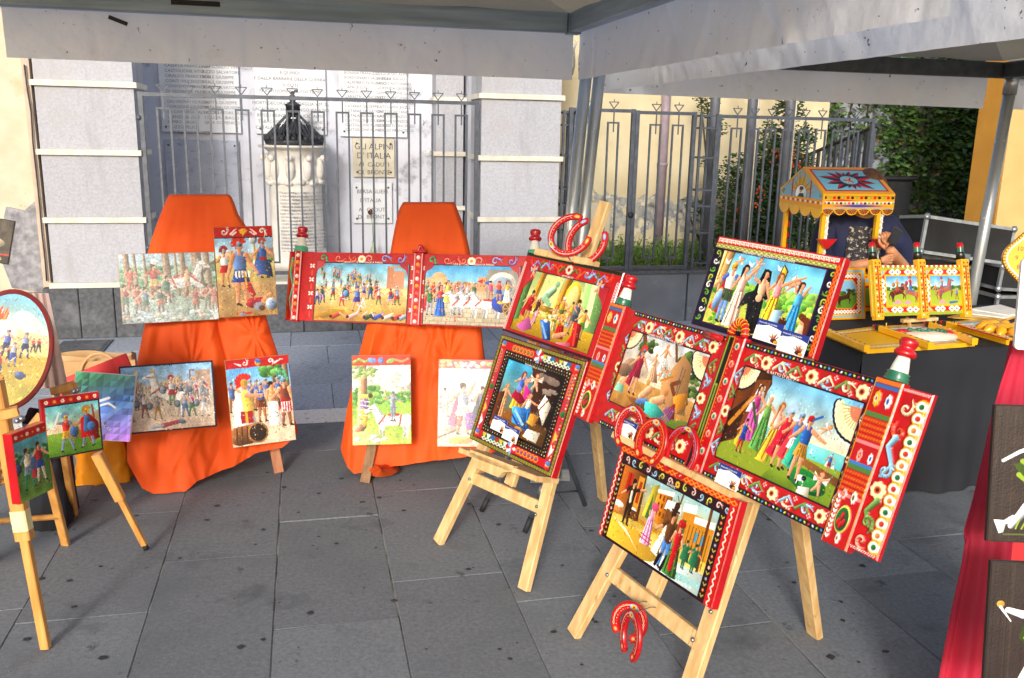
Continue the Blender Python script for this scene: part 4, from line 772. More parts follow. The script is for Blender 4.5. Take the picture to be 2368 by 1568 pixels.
def pic_venus():
    c = Cv(1.60, 180, 'd9d0c4'); c.grad(0, .6, 'cfd4dc', 'e9d6ba'); c.noise(.14, 6); c.grad(.62, 1, 'cfa25c', 'b98a48'); c.noise(.1, 10)
    for p in ([(.28, .02), (.36, .2), (.5, .05)], [(.95, 0), (1.05, .2), (1.4, .12), (1.2, .3)], [(.3, .3), (.36, .1), (.3, 0)]): c.line(p, .022, '7a5428', .2)
    for p in ((.5, .14), (.34, .16), (1.35, .22), (1.48, .34), (1.2, .12), (1.5, .5)): c.dab(p[0] - .08, p[1] - .06, p[0] + .08, p[1] + .06, 14, .03, ['4e6a34', '6e8a48', '3c5428'])
    c.ell(.18, .46, .16, .10, 'a58a74', -.3, .4); c.ell(.1, .54, .14, .09, '8f7460', 0, .4); c.poly([(.9, .5), (1.15, .1), (1.35, .2), (1.5, .8), (1.0, .85)], 'b98e5e', .3)
    cloud(c, .78, .2, .12); cloud(c, .66, .38, .10, 'e6ecf0'); c.lady(.80, .46, .42, 'eef0ee', SK, 'd89848', flow=.3, lean=.04)
    c.putto(.84, .42, .17, .5, wing='7fd0d0'); c.putto(.97, .44, .15, -.2, wing='7fd0d0'); c.line([(.88, .5), (1.12, .38)], .014, 'c98830'); c.lady(.66, .56, .36, 'e0b090', 'e0b090', 'c88a48', flow=.3)
    c.man(.38, .80, .62, 'a5264a', skirt='a02848', cloak='8e1c44', helm='6a88a8', plume='d8483a', legs='d0a080'); c.ell(.12, .72, .07, .1, 'e0b090', .3, .3); c.poly([(.04, .72), (.2, .74), (.22, .84), (.02, .84)], '8fd0b8', .3)
    c.poly([(.3, .84), (.9, .82), (1.0, .94), (.5, .93)], '8a5a2c', .3); c.cap(.6, .78, .72, .66, .05, .06, 'e0ae88', .3); c.ell(.66, .58, .04, .045, 'd8a060'); c.cap(.72, .82, .56, .86, .04, .03, '5a8ed0')
    c.cap(.86, .8, 1.02, .72, .07, .06, 'dda682', .35); c.ell(1.05, .62, .045, .05, 'c88a50'); c.poly([(.72, .82), (.95, .8), (1.15, .88), (1.0, 1), (.75, .95)], '4cc8bc', .4)
    c.poly([(1.2, .62), (1.42, .52), (1.5, .66), (1.3, .84)], 'c58a2c', .4); c.line([(1.2, .6), (1.1, .5), (1.22, .44)], .03, '8a4a20'); c.poly([(1.1, .84), (1.28, .7), (1.38, .98)], '9a3038', .4); [c.line([(1.08 + k * .04, .96), (1.14 + k * .04, .78)], .007, '5878c0') for k in range(5)]
    c.line([(1.22, .6), (1.2, .25)], .008, '5a6a78'); c.line([(1.25, .6), (1.26, .27)], .008, '8a5a30'); c.poly([(1.3, .9), (1.6, .85), (1.6, 1), (1.2, 1)], '7a9440'); c.dab(.5, .9, .75, .98, 16, .025, ['4e6a34', '6e8a48'])
    fan(c, 0, 0, .24, .05, 1.5); fan(c, 1.6, .04, .28, 1.6, 3.05); return c
def pic_nymphs():
    c = Cv(1.64, 190, 'cfe8a0'); c.grad(0, .5, '6cc2ec', 'a8dcec'); c.noise(.14, 6); c.grad(.38, 1, 'a8cc50', 'd8d468'); c.dab(0, .36, 1.64, .62, 90, .05, ['7cb848', '94c85c', '5ea040', 'a8d070']); c.dab(.9, .5, 1.64, .9, 60, .05, ['7cb848', '5ea040', 'c2d860']); c.dab(.1, .8, .5, 1, 40, .03, ['78a838', 'c8d060'])
    c.poly([(0, 0), (.2, 0), (.16, .3), (0, .5)], 'e0b878', .5); c.line([(.06, 0), (.03, .4)], .012, 'b88848')
    c.putto(.30, .12, .14, .9, wing='f0f0ee'); c.putto(.62, .14, .20, .3); c.putto(1.22, .28, .22, 1.1, wing='f2f2f0'); c.putto(1.0, .46, .24, .2); c.putto(.08, .45, .2, .3)
    for x, y in ((.12, .14), (.52, .12), (.98, .1), (.1, .8), (.42, .84), (.52, .8)): c.poly([(x - .06, y - .04), (x, y), (x + .06, y - .05), (x + .02, y + .04), (x - .03, y + .03)], 'f6f6f4', .2)
    c.man(.26, .94, .80, 'e8e4dc', skirt='5c7c58', helm='d8a838', shield=None, legs='7aa0dc', arm='4f78c4', cloak='b01838', f=1, sp=.05); c.ell(.13, .66, .075, .17, 'c89020', .15); c.ell(.13, .66, .06, .15, '86a8dc', .15, .5); [c.line([(.2 + k * .03, .5), (.2 + k * .03, .62)], .009, '4a4a38') for k in range(6)]
    c.lady(.46, .97, .82, 'f0c4b8', 'eebfae', '2a1810', aR=(.16, -.22), aL=(-.1, .2), flow=-.02); c.line([(.45, .3), (.42, .6), (.4, .9)], .014, 'f6e2dc')
    c.lady(.80, .98, .82, '23232b', 'e8b898', '1c1c22', aL=(-.12, -.05), aR=(.1, .2), veil='1a1a22', flow=-.05); c.poly([(.72, .42), (.56, .5), (.5, .72), (.64, .62), (.7, .9), (.78, .5)], '26262e', .4); c.ell(.79, .52, .05, .05, 'e4b694')
    c.poly([(.98, .3), (1.02, .05), (1.1, .12), (1.08, .34)], 'f0d048', .3, ('30281c', .008)); c.lady(1.02, .90, .74, 'f0c030', 'f0a0a8', '9a5c28', aR=(.4, -.22), aL=(-.1, .1), lean=.02, flow=-.05); c.poly([(1.06, .62), (1.22, .6), (1.2, .82), (1.04, .84)], 'a8cce8', .4); c.poly([(.95, .8), (1.1, .78), (1.08, .9), (.96, .88)], 'd83048', .3)
    c.lady(1.38, .92, .70, '3a9ae0', '5cb0e8', '5a3018', aR=(.08, -.16), aL=(-.05, -.1), flow=-.06); c.cap(1.22, .98, 1.26, .84, .09, .08, 'e6b498', .3); c.ell(1.25, .74, .06, .06, '5c2c18')
    c.cap(1.52, .92, 1.56, .76, .08, .07, 'e8b898', .3); c.poly([(1.35, 1), (1.4, .88), (1.62, .86), (1.64, 1)], 'd01820', .4); c.ell(1.54, .66, .055, .06, 'e0a880'); c.line([(1.5, .62), (1.6, .66), (1.63, .85)], .04, '7a3c1c'); return c
def pic_greek():
    c = Cv(1.55, 170, 'cfd49a'); c.grad(0, .75, 'b8cc90', 'dcd890'); c.noise(.12, 5); c.grad(.68, 1, 'd8b828', 'a8881c', 0, 9)
    for x in (.28, .78): c.poly([(x, 0), (x + .12, 0), (x + .04, .5), (x - .08, .5)], 'c8942c', .5); c.line([(x + .06, 0), (x, .5)], .008, '8a5c18')
    c.poly([(.38, .02), (.74, .02), (.68, .5), (.32, .5)], 'd6dc98'); c.ell(.98, .26, .14, .24, 'dcb830', 0, .4); c.ell(.98, .28, .10, .2, 'e8d890'); c.poly([(1.12, 0), (1.55, 0), (1.55, .7), (1.3, .7)], '8ab870', .4); c.line([(1.3, 0), (1.36, .6)], .05, 'dfe8b8'); c.poly([(0, .15), (.14, .1), (.1, .8), (0, .85)], '5c8c50', .4)
    c.cap(.5, .34, .6, .22, .07, .055, '9cc4a0', .5); c.ell(.64, .13, .04, .05, '8cb894'); c.cap(.5, .36, .42, .5, .06, .04, '88b08c'); c.cap(.48, .38, .6, .46, .05, .04, '9cc4a0'); c.poly([(.3, .5), (.7, .5), (.72, .6), (.28, .58)], 'b89420', .3)
    c.man(.24, .82, .52, 'b81c20', skirt='b01820', cloak='a01418', f=1, aR=(.2, .1)); c.man(.40, .80, .44, '5c3a20', skirt='4a3020', hair='e8e0d0'); c.lady(.38, .92, .38, 'e8a0b8', 'f0b0c0', flow=-.2, lean=.12); c.poly([(.1, .92), (.3, .72), (.42, .9), (.25, .98)], 'c060a0', .3)
    c.man(.86, .74, .46, 'c8a038', skirt='7c9440', hair='f0ece0', aL=(-.2, -.1)); c.lady(.76, .84, .40, 'e0d090', SK, 'a06a30', aL=(-.2, .05)); c.man(1.14, .80, .54, '5a6878', skirt='4e5c6c', cloak='8890a0', aR=(.15, .1)); c.man(1.04, .66, .34, 'd8b040', skirt='c89830'); c.man(1.30, .84, .46, 'd0a040', skirt='68a048')
    c.poly([(.52, .72), (.72, .7), (.84, .98), (.7, 1), (.6, .84)], '2c6cc0', .5); c.line([(.58, .76), (.74, .96)], .02, '88b8e8'); c.lady(.93, .92, .44, 'c01c20', SK, '4a2810', flow=.1); c.cap(.88, .9, 1.06, .82, .04, .035, SK); c.poly([(1.14, .6), (1.3, .62), (1.34, .96), (1.1, 1), (1.18, .8)], 'c01418', .5); c.line([(1.2, .64), (1.26, .94)], .02, 'e84840'); c.poly([(.95, .98), (1.2, .92), (1.22, 1), (.95, 1)], 'e07890', .3)
    c.dab(.6, .55, 1.0, .72, 22, .02, ['f4ecd8', '7a9c40', 'b87830', 'd8b040']); return c
def pic_triumph():
    c = Cv(.96, 190, '58b0d0'); c.grad(0, 1, '48b0d8', '9a7040'); c.poly([(.42, 0), (.96, 0), (.96, 1), (.5, .9), (.55, .3)], '4a2c1c', .4); c.noise(.18, 6); cloud(c, .72, .1, .09, '8a7a70'); cloud(c, .8, .25, .06, '9a8a80'); c.poly([(0, .72), (.4, .68), (.96, .74), (.96, 1), (0, 1)], '8a5c20', .3)
    c.putto(.56, .2, .22, -.1, wing='f0e8dc'); c.putto(.42, .24, .16, .3); c.lady(.34, .66, .56, 'd8a838', '4a68c0', '8a2438', aL=(-.15, .1), aR=(.16, .2)); c.poly([(.4, .26), (.56, .36), (.6, .5), (.42, .46)], 'b42a80', .5); c.poly([(.28, .34), (.5, .5), (.4, .56), (.22, .5)], '9c1834', .3); c.ell(.32, .36, .05, .05, '7890d8')
    c.lady(.12, .84, .50, 'e0a878', 'e0a878', 'c88848', aR=(.12, .1), flow=-.04); c.lady(.56, .88, .52, '2f80d0', 'f0ece0', 'c8a060', aR=(.26, .02), aL=(-.1, .25), lean=-.04, flow=.04); c.poly([(.3, .62), (.52, .58), (.62, .86), (.36, .84)], '3a8cd8', .5); c.line([(.36, .66), (.56, .82)], .02, 'a0d0f0'); c.line([(.34, .74), (.5, .86)], .014, '1c5094')
    c.poly([(.76, .3), (.9, .42), (.86, .72), (.7, .5)], 'f0ecdc', .4); c.line([(.84, .34), (.5, .94)], .01, '7a4a20'); c.ell(.5, .9, .07, .04, 'd89c40'); c.poly([(.64, .84), (.86, .82), (.84, .98), (.6, .96)], 'e8e4d4', .3); c.poly([(0, .5), (.1, .46), (.1, .9), (0, .95)], '6a3c20', .3); c.poly([(.62, .62), (.78, .6), (.72, .78), (.6, .76)], 'd89838', .4); return c
def pic_winter():
    c = Cv(1.62, 190, 'd8a030'); c.grad(0, .55, 'a8d0d8', 'e0b860'); c.grad(.62, 1, 'e8c850', 'f0ecd0'); c.noise(.12, 7)
    c.poly([(0, 0), (.42, 0), (.46, .6), (0, .66)], 'a0601c', .4); c.rect(.10, .08, .2, .34, 'c83018'); c.line([(.15, .08), (.15, .34)], .006, '602010'); c.rect(.3, .06, .4, .5, 'e0a038'); c.rect(.33, .12, .38, .4, 'b04818'); c.poly([(.5, .5), (.56, .1), (.66, .04), (.64, .5)], 'c8b838', .3); c.poly([(.55, .5), (.6, .18), (.64, .5)], '4c8040')
    c.poly([(.66, .5), (.66, .1), (.9, .08), (.9, .5)], 'd88c20', .3); [c.rect(.7 + k * .06, .14 + j * .1, .73 + k * .06, .2 + j * .1, '8a4a14') for k in range(3) for j in range(3)]; c.poly([(.64, .1), (.92, .04), (.92, .1), (.66, .14)], 'f6f4ec')
    c.rect(1.12, .16, 1.6, .6, 'd89828'); c.poly([(1.1, .1), (1.3, .06), (1.3, .16), (1.1, .2)], 'f8f6f0'); c.poly([(1.3, .18), (1.6, .14), (1.6, .22), (1.3, .26)], 'f8f6f0'); [c.rect(1.36 + k * .1, .34, 1.4 + k * .1, .46, '58a8c8') for k in range(2)]; c.rect(1.14, .28, 1.2, .58, '3c7848'); c.line([(1.5, .0), (1.52, .9)], .02, '7a4a1c'); c.line([(1.05, .02), (1.02, .4)], .012, '6a4a28'); c.line([(1.04, .16), (.98, .06)], .006, '6a4a28')
    for k in range(7): c.line([(1.26 + k * .05, .3), (1.26 + k * .05, .72)], .004, '4a4028')
    c.poly([(.84, .16), (1.06, .14), (1.1, .26), (.82, .28)], 'f8f8f4', .1); c.rect(.86, .26, 1.06, .5, '8a5a28'); c.poly([(0, .52), (.3, .5), (.3, .66), (0, .62)], 'b88040', .3); c.ell(.06, .52, .1, .04, 'f8f6ee'); c.ell(.34, .5, .06, .03, 'f8f6ee'); c.rect(.26, .5, .42, .62, '7a4818')
    c.poly([(0, .72), (.5, .7), (1.0, .9), (.7, 1), (0, 1)], 'e4b83c', .2); c.poly([(0, .7), (.3, .76), (.6, .96), (.4, .84)], 'f8f0d0'); c.poly([(1.0, .8), (1.62, .74), (1.62, 1), (.8, 1)], 'd8ece8', .2); c.poly([(1.1, .9), (1.62, .84), (1.62, .92), (1.2, .97)], 'a8d4d4')
    c.man(.25, .72, .60, '3c2a1c', legs='3c2a1c', arm='3c2a1c', hair='202020', aR=(.26, -.12), sp=.06); c.cap(.24, .3, .25, .42, .02, .02, 'e8dcc8')
    c.lady(.66, .82, .54, 'f0a8cc', 'f0b0d0', '3a8848', aR=(.02, .14), aL=(.02, .12), flow=-.02); c.ell(.68, .32, .06, .05, 'e05888'); [c.line([(.56, y), (.76, y + .02)], .008, 'c84880') for y in (.7, .75)]
    c.man(1.0, .96, .72, '6a4424', legs='5890d8', arm='6a4424', hair='4a2c18', sp=.07, cloak='e8dcc8'); c.cap(.95, .24, 1.06, .24, .014, .014, '4a2c18'); c.cap(1.0, .21, 1.01, .17, .035, .04, '4a2c18'); c.cap(.94, .8, .9, .95, .028, .022, '1a1a20'); c.cap(1.05, .8, 1.0, .97, .028, .022, '1a1a20')
    c.lady(1.14, .99, .66, '4c7838', 'c82830', '9a5c28', aL=(-.08, .2), aR=(.1, .22), flow=0); c.poly([(1.1, .48), (1.2, .46), (1.16, .92), (1.1, .92)], 'c41c24', .3); c.ell(1.15, .34, .06, .05, 'c01c24')
    for x in (1.3, 1.44): c.man(x, .76 - (x - 1.3) * .1 + .05, .34, '2c7c58', legs='2c7c58', arm='2c7c58', hair='1c4c38', sp=.04); c.poly([(x - .05, .58), (x + .05, .58), (x + .07, .72), (x - .07, .72)], '2c7c58', .3)
    return c
def pic_forest():
    c = Cv(1.30, 170, '9ab0a8'); c.grad(0, .5, 'a8c4dc', '8fae90'); c.grad(.45, 1, '7f9a80', 'b8c4bc'); c.noise(.18, 9); c.dab(0, .2, 1.3, .55, 120, .035, ['5c8a5c', '7aa070', '4c7850', '96b088'])
    for x, w in ((.09, .04), (.2, .02), (.33, .018), (.62, .05), (.75, .015), (.84, .04), (1.04, .07), (1.18, .04)): c.line([(x, 0), (x + .02, .4), (x + .03 * (1 if x > .6 else -1), .62)], w, '8a6a50', .5, w * 1.1); c.line([(x - w * .4, .0), (x - w * .2, .5)], w * .2, 'b89a78')
    c.line([(1.12, .3), (1.24, .18), (1.3, .14)], .02, '5a463a'); c.man(.14, .55, .36, 'c85040', legs='c05848', arm='c85040'); c.man(.45, .66, .52, 'a84038', legs='a05040', skirt='d8b060', arm='b04838'); c.ell(.47, .12, .05, .04, 'e8e4e0')
    c.horse(.82, .74, .44, 'dcdcd8', 1, .2, 'b03030'); c.man(.62, .72, .40, '3c6048', legs='705840', cloak='4a7058'); c.man(.9, .60, .4, 'c8a070', arm='8a6048', hair='7a4a28')
    for x in (.05, .22, .32, .52, 1.0, 1.16, 1.26): c.man(x, .86 + rng.uniform(-.05, .05), .42, ['a05048', '48685c', '6a7888', 'b89870'][int(rng.integers(4))], legs='8a7060', skirt=['c87860', '5c7858'][int(rng.integers(2))])
    c.grad(.86, 1, 'a8b8b4', 'd0d6da'); c.dab(0, .84, 1.3, 1, 80, .03, ['b8c4c4', 'e0e4e6', '8aa08c', '94a8a0', 'cdb8a0'], 2.2); c.a = c.a * .58 + .42 * np.array([.84, .87, .89]); c.noise(.12, 60); return c  # varnish glare painted in: pale veil mixed over the whole picture
def pic_soldier():
    c = Cv(.64, 230, 'c8b070'); c.grad(.12, .42, '9cc8ec', 'dce8f0'); c.poly([(0, .32), (.2, .26), (.4, .3), (.64, .24), (.64, .4), (0, .4)], 'd8b89a', .2); c.dab(0, .36, .64, .40, 30, .02, ['5c9a48', '78b058']); c.grad(.4, .62, 'd8c888', 'b8a868'); c.grad(.62, 1, 'c8a878', 'a88858'); c.noise(.12, 12)
    for x in (.08, .16, .42, .5): c.poly([(x - .04, .46), (x, .36), (x + .04, .46)], 'f0ece4', .3)
    c.man(.09, .66, .42, 'e0e4ea', skirt='c03030', helm='98a8b8', plume='a83028', legs='c89068'); c.cap(.43, .2, .44, .5, .01, .01, 'd8a838'); c.ell(.42, .15, .045, .05, 'b8c0c8', 0, .5); c.man(.52, .58, .42, '3c68a8', legs='c89068', skirt='b03038', helm='98a8b8', plume='c05038', cloak='3c5c94'); c.poly([(.44, .38), (.6, .38), (.62, .58), (.5, .54), (.43, .56)], '3c5c94', .5)
    c.man(.26, .88, .72, '6888c0', skirt='2c4c9c', helm='8ca0b8', plume='d83820', legs='cf946c', arm='cf946c', sp=.07, aR=(.16, .3), aL=(-.1, .34)); [c.line([(.21 + k * .035, .5), (.21 + k * .035, .56)], .01, 'f0ead8') for k in range(5)]; c.cap(.34, .66, .38, .76, .035, .03, 'b83038'); c.line([(.3, .5), (.32, .68)], .01, 'd8a838')
    c.cap(.36, .86, .52, .84, .055, .045, '9a2434', .4); c.cap(.5, .84, .58, .76, .035, .02, 'cf946c'); c.ell(.44, .9, .06, .05, '8c94a0'); c.ell(.47, .92, .035, .03, '6a4430'); c.ell(.58, .88, .075, .08, 'b8983c'); c.ell(.58, .88, .065, .07, '8c9cb4', 0, .6); c.line([(.2, .97), (.34, .97)], .014, 'c83828'); c.ell(.25, .98, .04, .02, '8c94a0')
    c.rect(0, 0, .64, .115, RED); c.rect(0, .115, .64, .125, '181828')
    for d, x in ((1, .2), (-1, .44)): c.scroll(x - d * .09, .055, .035, 0, d, 'f0dcd8', 1.5); c.line([(x - d * .02, .08), (x + d * .02, .04), (x + d * .05, .02)], .012, 'f0dcd8', 0, .003); c.line([(x, .09), (x + d * .04, .06)], .009, 'f0dcd8')
    c.ell(.32, .055, .04, .035, 'd8a028', 0, .4); c.poly([(.26, .03), (.32, .09), (.38, .03), (.32, .05)], 'e8b838'); return c
def town(c, y, h, x0, x1, n, cols):
    w = (x1 - x0) / n
    for k in range(n):
        x = x0 + k * w; hh = h * rng.uniform(.5, 1); col = cols[k % len(cols)]; c.rect(x, y - hh, x + w * 1.02, y, col); c.rect(x + w * .7, y - hh, x + w * 1.02, y, tuple(c.c(col) * .86))
        for j in range(2):
            for i in range(2): c.rect(x + w * (.2 + .3 * i), y - hh * (.8 - .35 * j), x + w * (.3 + .3 * i), y - hh * (.65 - .35 * j), '8a6a50')
def pic_battle():
    c = Cv(1.34, 170, 'c8b8a0'); c.grad(0, .42, '7ab0dc', 'c8dcec'); c.noise(.1, 9); town(c, .46, .30, .04, 1.3, 9, ['e0c8a0', 'd8bc90', 'e8d4b0', 'ccb088']); c.rect(.2, .06, .25, .44, 'e0c490'); c.rect(.44, .08, .5, .44, 'dcc08c'); c.ell(.47, .09, .035, .03, 'c8a878'); c.ell(.1, .30, .09, .05, 'd8b888'); c.rect(1.08, .12, 1.3, .44, 'b09078'); c.line([(1.0, .4), (1.0, .12), (1.06, .12)], .012, '8a5040'); c.grad(.44, 1, 'd0c4b0', 'd8b8a0'); c.noise(.1, 14)
    for k in range(16):
        x = rng.uniform(.05, 1.3); c.man(x, rng.uniform(.52, .66), .30, ['7a8494', '8a94a4', 'a04058', '5c7890', 'c8b898'][k % 5], legs='80706a', helm=['98a4b4', 'f0ece4', 'c03848'][k % 3], shield=['5c6c80', None][k % 2], sword=(.1 * (-1) ** k, -.3), f=(-1) ** k)
    c.horse(.66, .78, .42, 'eeeae2', -1, .35, 'c83830'); c.man(.72, .62, .42, 'd0d8e0', skirt='c03038', helm='e8e4dc', plume='c8303c', legs='6c9868', shield='8894a8')
    for x, a, b in ((.10, '5c7860', 'b03040'), (.32, 'd8dce0', '8c4838'), (1.0, 'a83878', '487848'), (1.18, '8890a0', 'd8d0c8'), (.5, '7c8898', 'a87838'), (.9, '98a0b0', '4c6898')): c.man(x, rng.uniform(.78, .86), .36, a, legs=b, skirt=b, helm='8c98a8', shield='68788c', sword=(-.1, -.25), sp=.13)
    c.cap(.56, .92, .78, .88, .035, .03, 'a83040'); c.ell(.84, .88, .06, .035, '607088', .3); c.cap(.4, .94, .56, .92, .022, .02, '9aa4b0'); c.a = c.a * .8 + .2 * np.array([.86, .9, .95]); c.noise(.08, 50)
    for r in ((0, 0, 1.34, .018), (0, .982, 1.34, 1), (0, 0, .018, 1), (1.322, 0, 1.34, 1)): c.rect(*r, '1c1f3c')
    return c
def pic_barrel():
    c = Cv(.73, 220, 'd8c0a4'); c.grad(.1, .5, '6cb0e8', 'cfe4f0'); c.poly([(0, .34), (.3, .3), (.32, .24), (.5, .3), (.5, .5), (0, .55)], 'd8cdbc', .2); c.rect(.1, .26, .18, .4, 'e0d6c6'); c.poly([(.0, .5), (.73, .48), (.73, 1), (0, 1)], 'dcc8b0'); c.noise(.08, 14)
    c.line([(.55, .1), (.56, .6)], .03, '6c5434', .4); c.dab(.4, .12, .62, .2, 26, .03, ['5c9850', '7cb068', '4c8040']); c.line([(.68, .1), (.7, .5)], .03, '9c7854', .4); c.dab(.58, .16, .7, .3, 18, .025, ['4c9068', '6cb088'], .5)
    for x in (.04, .26, .33, .44, .58): c.man(x, .6, .36, '5c78b0', legs='a07858', helm='8ca0b8')
    c.man(.37, .74, .46, '3c64a8', skirt='8a5030', helm='90a4bc', legs='b07c58', aL=(-.06, .3), aR=(.06, .3)); [c.rect(.33 + i * .025, .38 + j * .03, .345 + i * .025, .395 + j * .03, 'a8c8e8') for i in range(4) for j in range(3)]
    c.man(.50, .78, .50, 'd89c74', legs='f0ece8', hair='3c2418', aL=(-.02, .2), aR=(.08, .2)); c.poly([(.45, .52), (.56, .52), (.6, .8), (.44, .8)], 'f0eeec', .3); c.man(.65, .82, .56, '8a4838', skirt='b82830', helm='8090a8', legs='9c6848', aR=(.06, .3)); c.poly([(.6, .54), (.72, .54), (.73, .66), (.6, .66)], 'f0e8e4', .2); [c.line([(.62 + k * .03, .55), (.62 + k * .03, .65)], .008, 'c03038') for k in range(4)]
    c.poly([(.1, .4), (.22, .36), (.26, .62), (.3, .74), (.02, .78), (.04, .5)], 'eceaf0', .4); c.cap(.2, .42, .22, .62, .06, .06, 'e8c860', .3); c.cap(.2, .42, .38, .44, .025, .02, SK); c.rect(.12, .6, .26, .74, 'b02838'); c.rect(.17, .6, .2, .74, 'e0b838'); c.ell(.19, .30, .04, .045, SK); c.ell(.19, .27, .045, .035, 'c8a040'); [c.cap(.19 + math.cos(t) * .06, .27 - math.sin(t) * .06, .19 + math.cos(t) * .09, .27 - math.sin(t) * .09, .02, .02, 'd83828', 0) for t in np.linspace(.8, 3.6, 8)]
    c.cap(.08, .88, .3, .86, .11, .11, '8a5c34', .5); c.ell(.3, .86, .12, .12, 'a87844'); c.ell(.3, .86, .10, .10, '3c2818', 0, .2); [c.line([(x, .78), (x - .01, .97)], .007, '5c3c20') for x in (.06, .12, .18)]
    c.rect(0, 0, .73, .10, RED)
    for d, x in ((1, .22), (-1, .52)): c.scroll(x, .05, .03, 0, d, 'f4dcdc', 1.2); c.line([(x - d * .05, .07), (x - d * .12, .04)], .014, 'f4dcdc', 0, .004)
    c.ell(.37, .05, .035, .04, 'd8a838'); c.cap(.36, .03, .39, .04, .02, .02, '4878c0'); return c
def pic_knight():
    c = Cv(.65, 220, 'a8c870'); c.grad(.1, .5, 'd8e0e4', 'e0dcc8'); c.noise(.12, 8); c.poly([(.36, .5), (.42, .22), (.5, .34), (.6, .36), (.65, .3), (.65, .55)], 'c8c0b8', .2); c.grad(.5, 1, '8cc048', 'b8d060'); c.noise(.12, 10); c.dab(.02, .36, .3, .54, 50, .03, ['4c8c3c', '6cac48', '88bc58']); c.dab(.25, .42, .62, .52, 30, .025, ['5c9c48', '78ac58'])
    c.line([(.12, .12), (.11, .5), (.10, .78), (.05, .84)], .045, 'c09070', .5, .06); c.line([(.12, .26), (.2, .2), (.22, .14)], .012, 'c09070'); c.dab(.0, .12, .24, .24, 30, .02, ['8aa860', 'a8bc78'])
    c.cap(.13, .5, .14, .62, .04, .045, '7c5ca8', .3); c.cap(.13, .64, .13, .76, .045, .03, 'd8b040'); c.cap(.1, .46, .2, .46, .03, .02, 'd8c060'); c.ell(.2, .45, .026, .028, '4a3828'); [c.line([(.07, y), (.19, y + .02)], .006, 'f0ece0') for y in (.5, .55, .6, .66)]
    c.horse(.46, .93, .32, 'eeeef0', -1, 0, 'b83838'); c.man(.45, .74, .34, '8894a8', legs='8894a8', arm='8894a8', helm='788498', f=-1, aL=(-.2, .05), sp=.04)
    c.poly([(0, .86), (.2, .84), (.34, .92), (.3, 1), (0, 1)], 'b8d080', .2); [c.ell(rng.uniform(.02, .5), rng.uniform(.88, .98), .04, .018, 'e4dccc', 0, .4) for _ in range(9)]; c.rect(0, 0, .65, .11, 'd8402c'); c.line([(.02, .07), (.08, .04), (.14, .07), (.2, .05)], .014, '90b858', .3); c.ell(.22, .055, .05, .028, '7898d8', .3); c.ell(.32, .055, .035, .035, '6888c8'); c.ell(.43, .06, .05, .025, '98b868', -.3); c.line([(.48, .05), (.56, .07), (.62, .04)], .012, 'c8a060'); c.a = c.a * .93 + .07 * .9; c.noise(.08, 60); return c
def pic_hero():
    c = Cv(.65, 220, 'c8c0b8'); c.grad(.1, .5, 'b8c4dc', 'e8e4e0'); c.noise(.12, 8); c.grad(.5, 1, 'd8ccb8', 'c0b09c'); c.ell(.1, .78, .12, .06, 'c8b498', 0, .4); c.dab(0, .42, .62, .56, 30, .03, ['a8b4c8', 'c8a8a0', '8c9cb8'])
    c.man(.28, .86, .60, '98a0b4', skirt='d8d4d0', cloak='c04868', legs='a87860', sp=.1, aR=(.12, -.25)); c.poly([(.3, .62), (.42, .6), (.44, .82), (.32, .8)], '7c4c98', .4); c.ell(.26, .93, .14, .04, 'e0a030'); c.line([(0, .9), (.2, .82)], .008, '5a4838'); c.man(.08, .66, .34, 'e0dcd8', legs='c8a090'); c.man(.5, .7, .4, '5c6478', legs='806860', cloak='3c3c48'); c.rect(0, 0, .65, .1, 'dc5040'); c.dab(.04, .02, .6, .08, 30, .018, ['e8c8c8', '8ca8d8', '98b868', 'e8a048']); c.a = c.a * .85 + .15 * np.array([.92, .93, .95]); c.noise(.08, 60); return c  # whitish wash in the colours imitates glare on the varnish
def pic_siege():
    c = Cv(1.42, 170, 'd8c490'); c.grad(0, .5, '78bce0', 'dce8d8'); c.noise(.1, 8); c.grad(.42, 1, 'ecd8a0', 'b8903c'); c.noise(.12, 10); c.rect(1.14, .12, 1.36, .42, 'd8a080'); c.rect(1.1, .06, 1.2, .42, 'cc9474'); [c.rect(1.1 + k * .05, .03, 1.13 + k * .05, .07, 'd8a080') for k in range(6)]
    for k in range(34): x = rng.uniform(.05, .95); y = .32 + rng.uniform(-.12, .12) + .06 * x; c.man(x, y, .17, ['5c88c0', '88a0b8', '48785c', 'b0b8c8'][k % 4], legs=['a04838', '487850', 'c8a040'][k % 3], helm='98a8b8', sword=(.2, -.4) if k % 2 else None)
    for k in range(15): x = rng.uniform(.04, 1.38); c.man(x, rng.uniform(.6, .76), .27, ['4c78b0', '7898c0', 'a03038', '38705c', 'b8c0cc'][k % 5], legs=['c83848', '386088', '588848', 'd8a0a0'][k % 4], helm=['90a0b8', None][k % 2], shield='5888c0' if k % 3 == 0 else None, skirt=['c03038', '4c5cb0'][k % 2], sword=(.3, -.2) if k % 2 else None, sp=.12)
    c.man(.66, .82, .44, '5880c0', skirt='5848a8', legs=SK, helm='5070a8', shield='6898d0', sp=.14, aL=(-.3, .1))
    c.rect(.22, .8, .48, .92, 'b89428'); c.ell(.15, .9, .10, .05, 'b08838')
    for x, col in ((.3, 'c84838'), (.56, 'e8a0a0'), (.82, '38584c'), (.95, '3858b0'), (1.1, 'd0c0b0'), (1.25, 'c02838'), (1.33, '8898a8')): c.cap(x, .93, x + .12, .86, .035, .03, col, .4); c.cap(x + .12, .86, x + .2, .92, .02, .014, SK); c.ell(x - .03, .92, .025, .028, '5a3020')
    for k in range(8): x = rng.uniform(.1, 1.3); c.line([(x, rng.uniform(.55, .95)), (x + rng.uniform(-.12, .12), rng.uniform(.5, .9))], .008, 'c8d4e0')
    return c
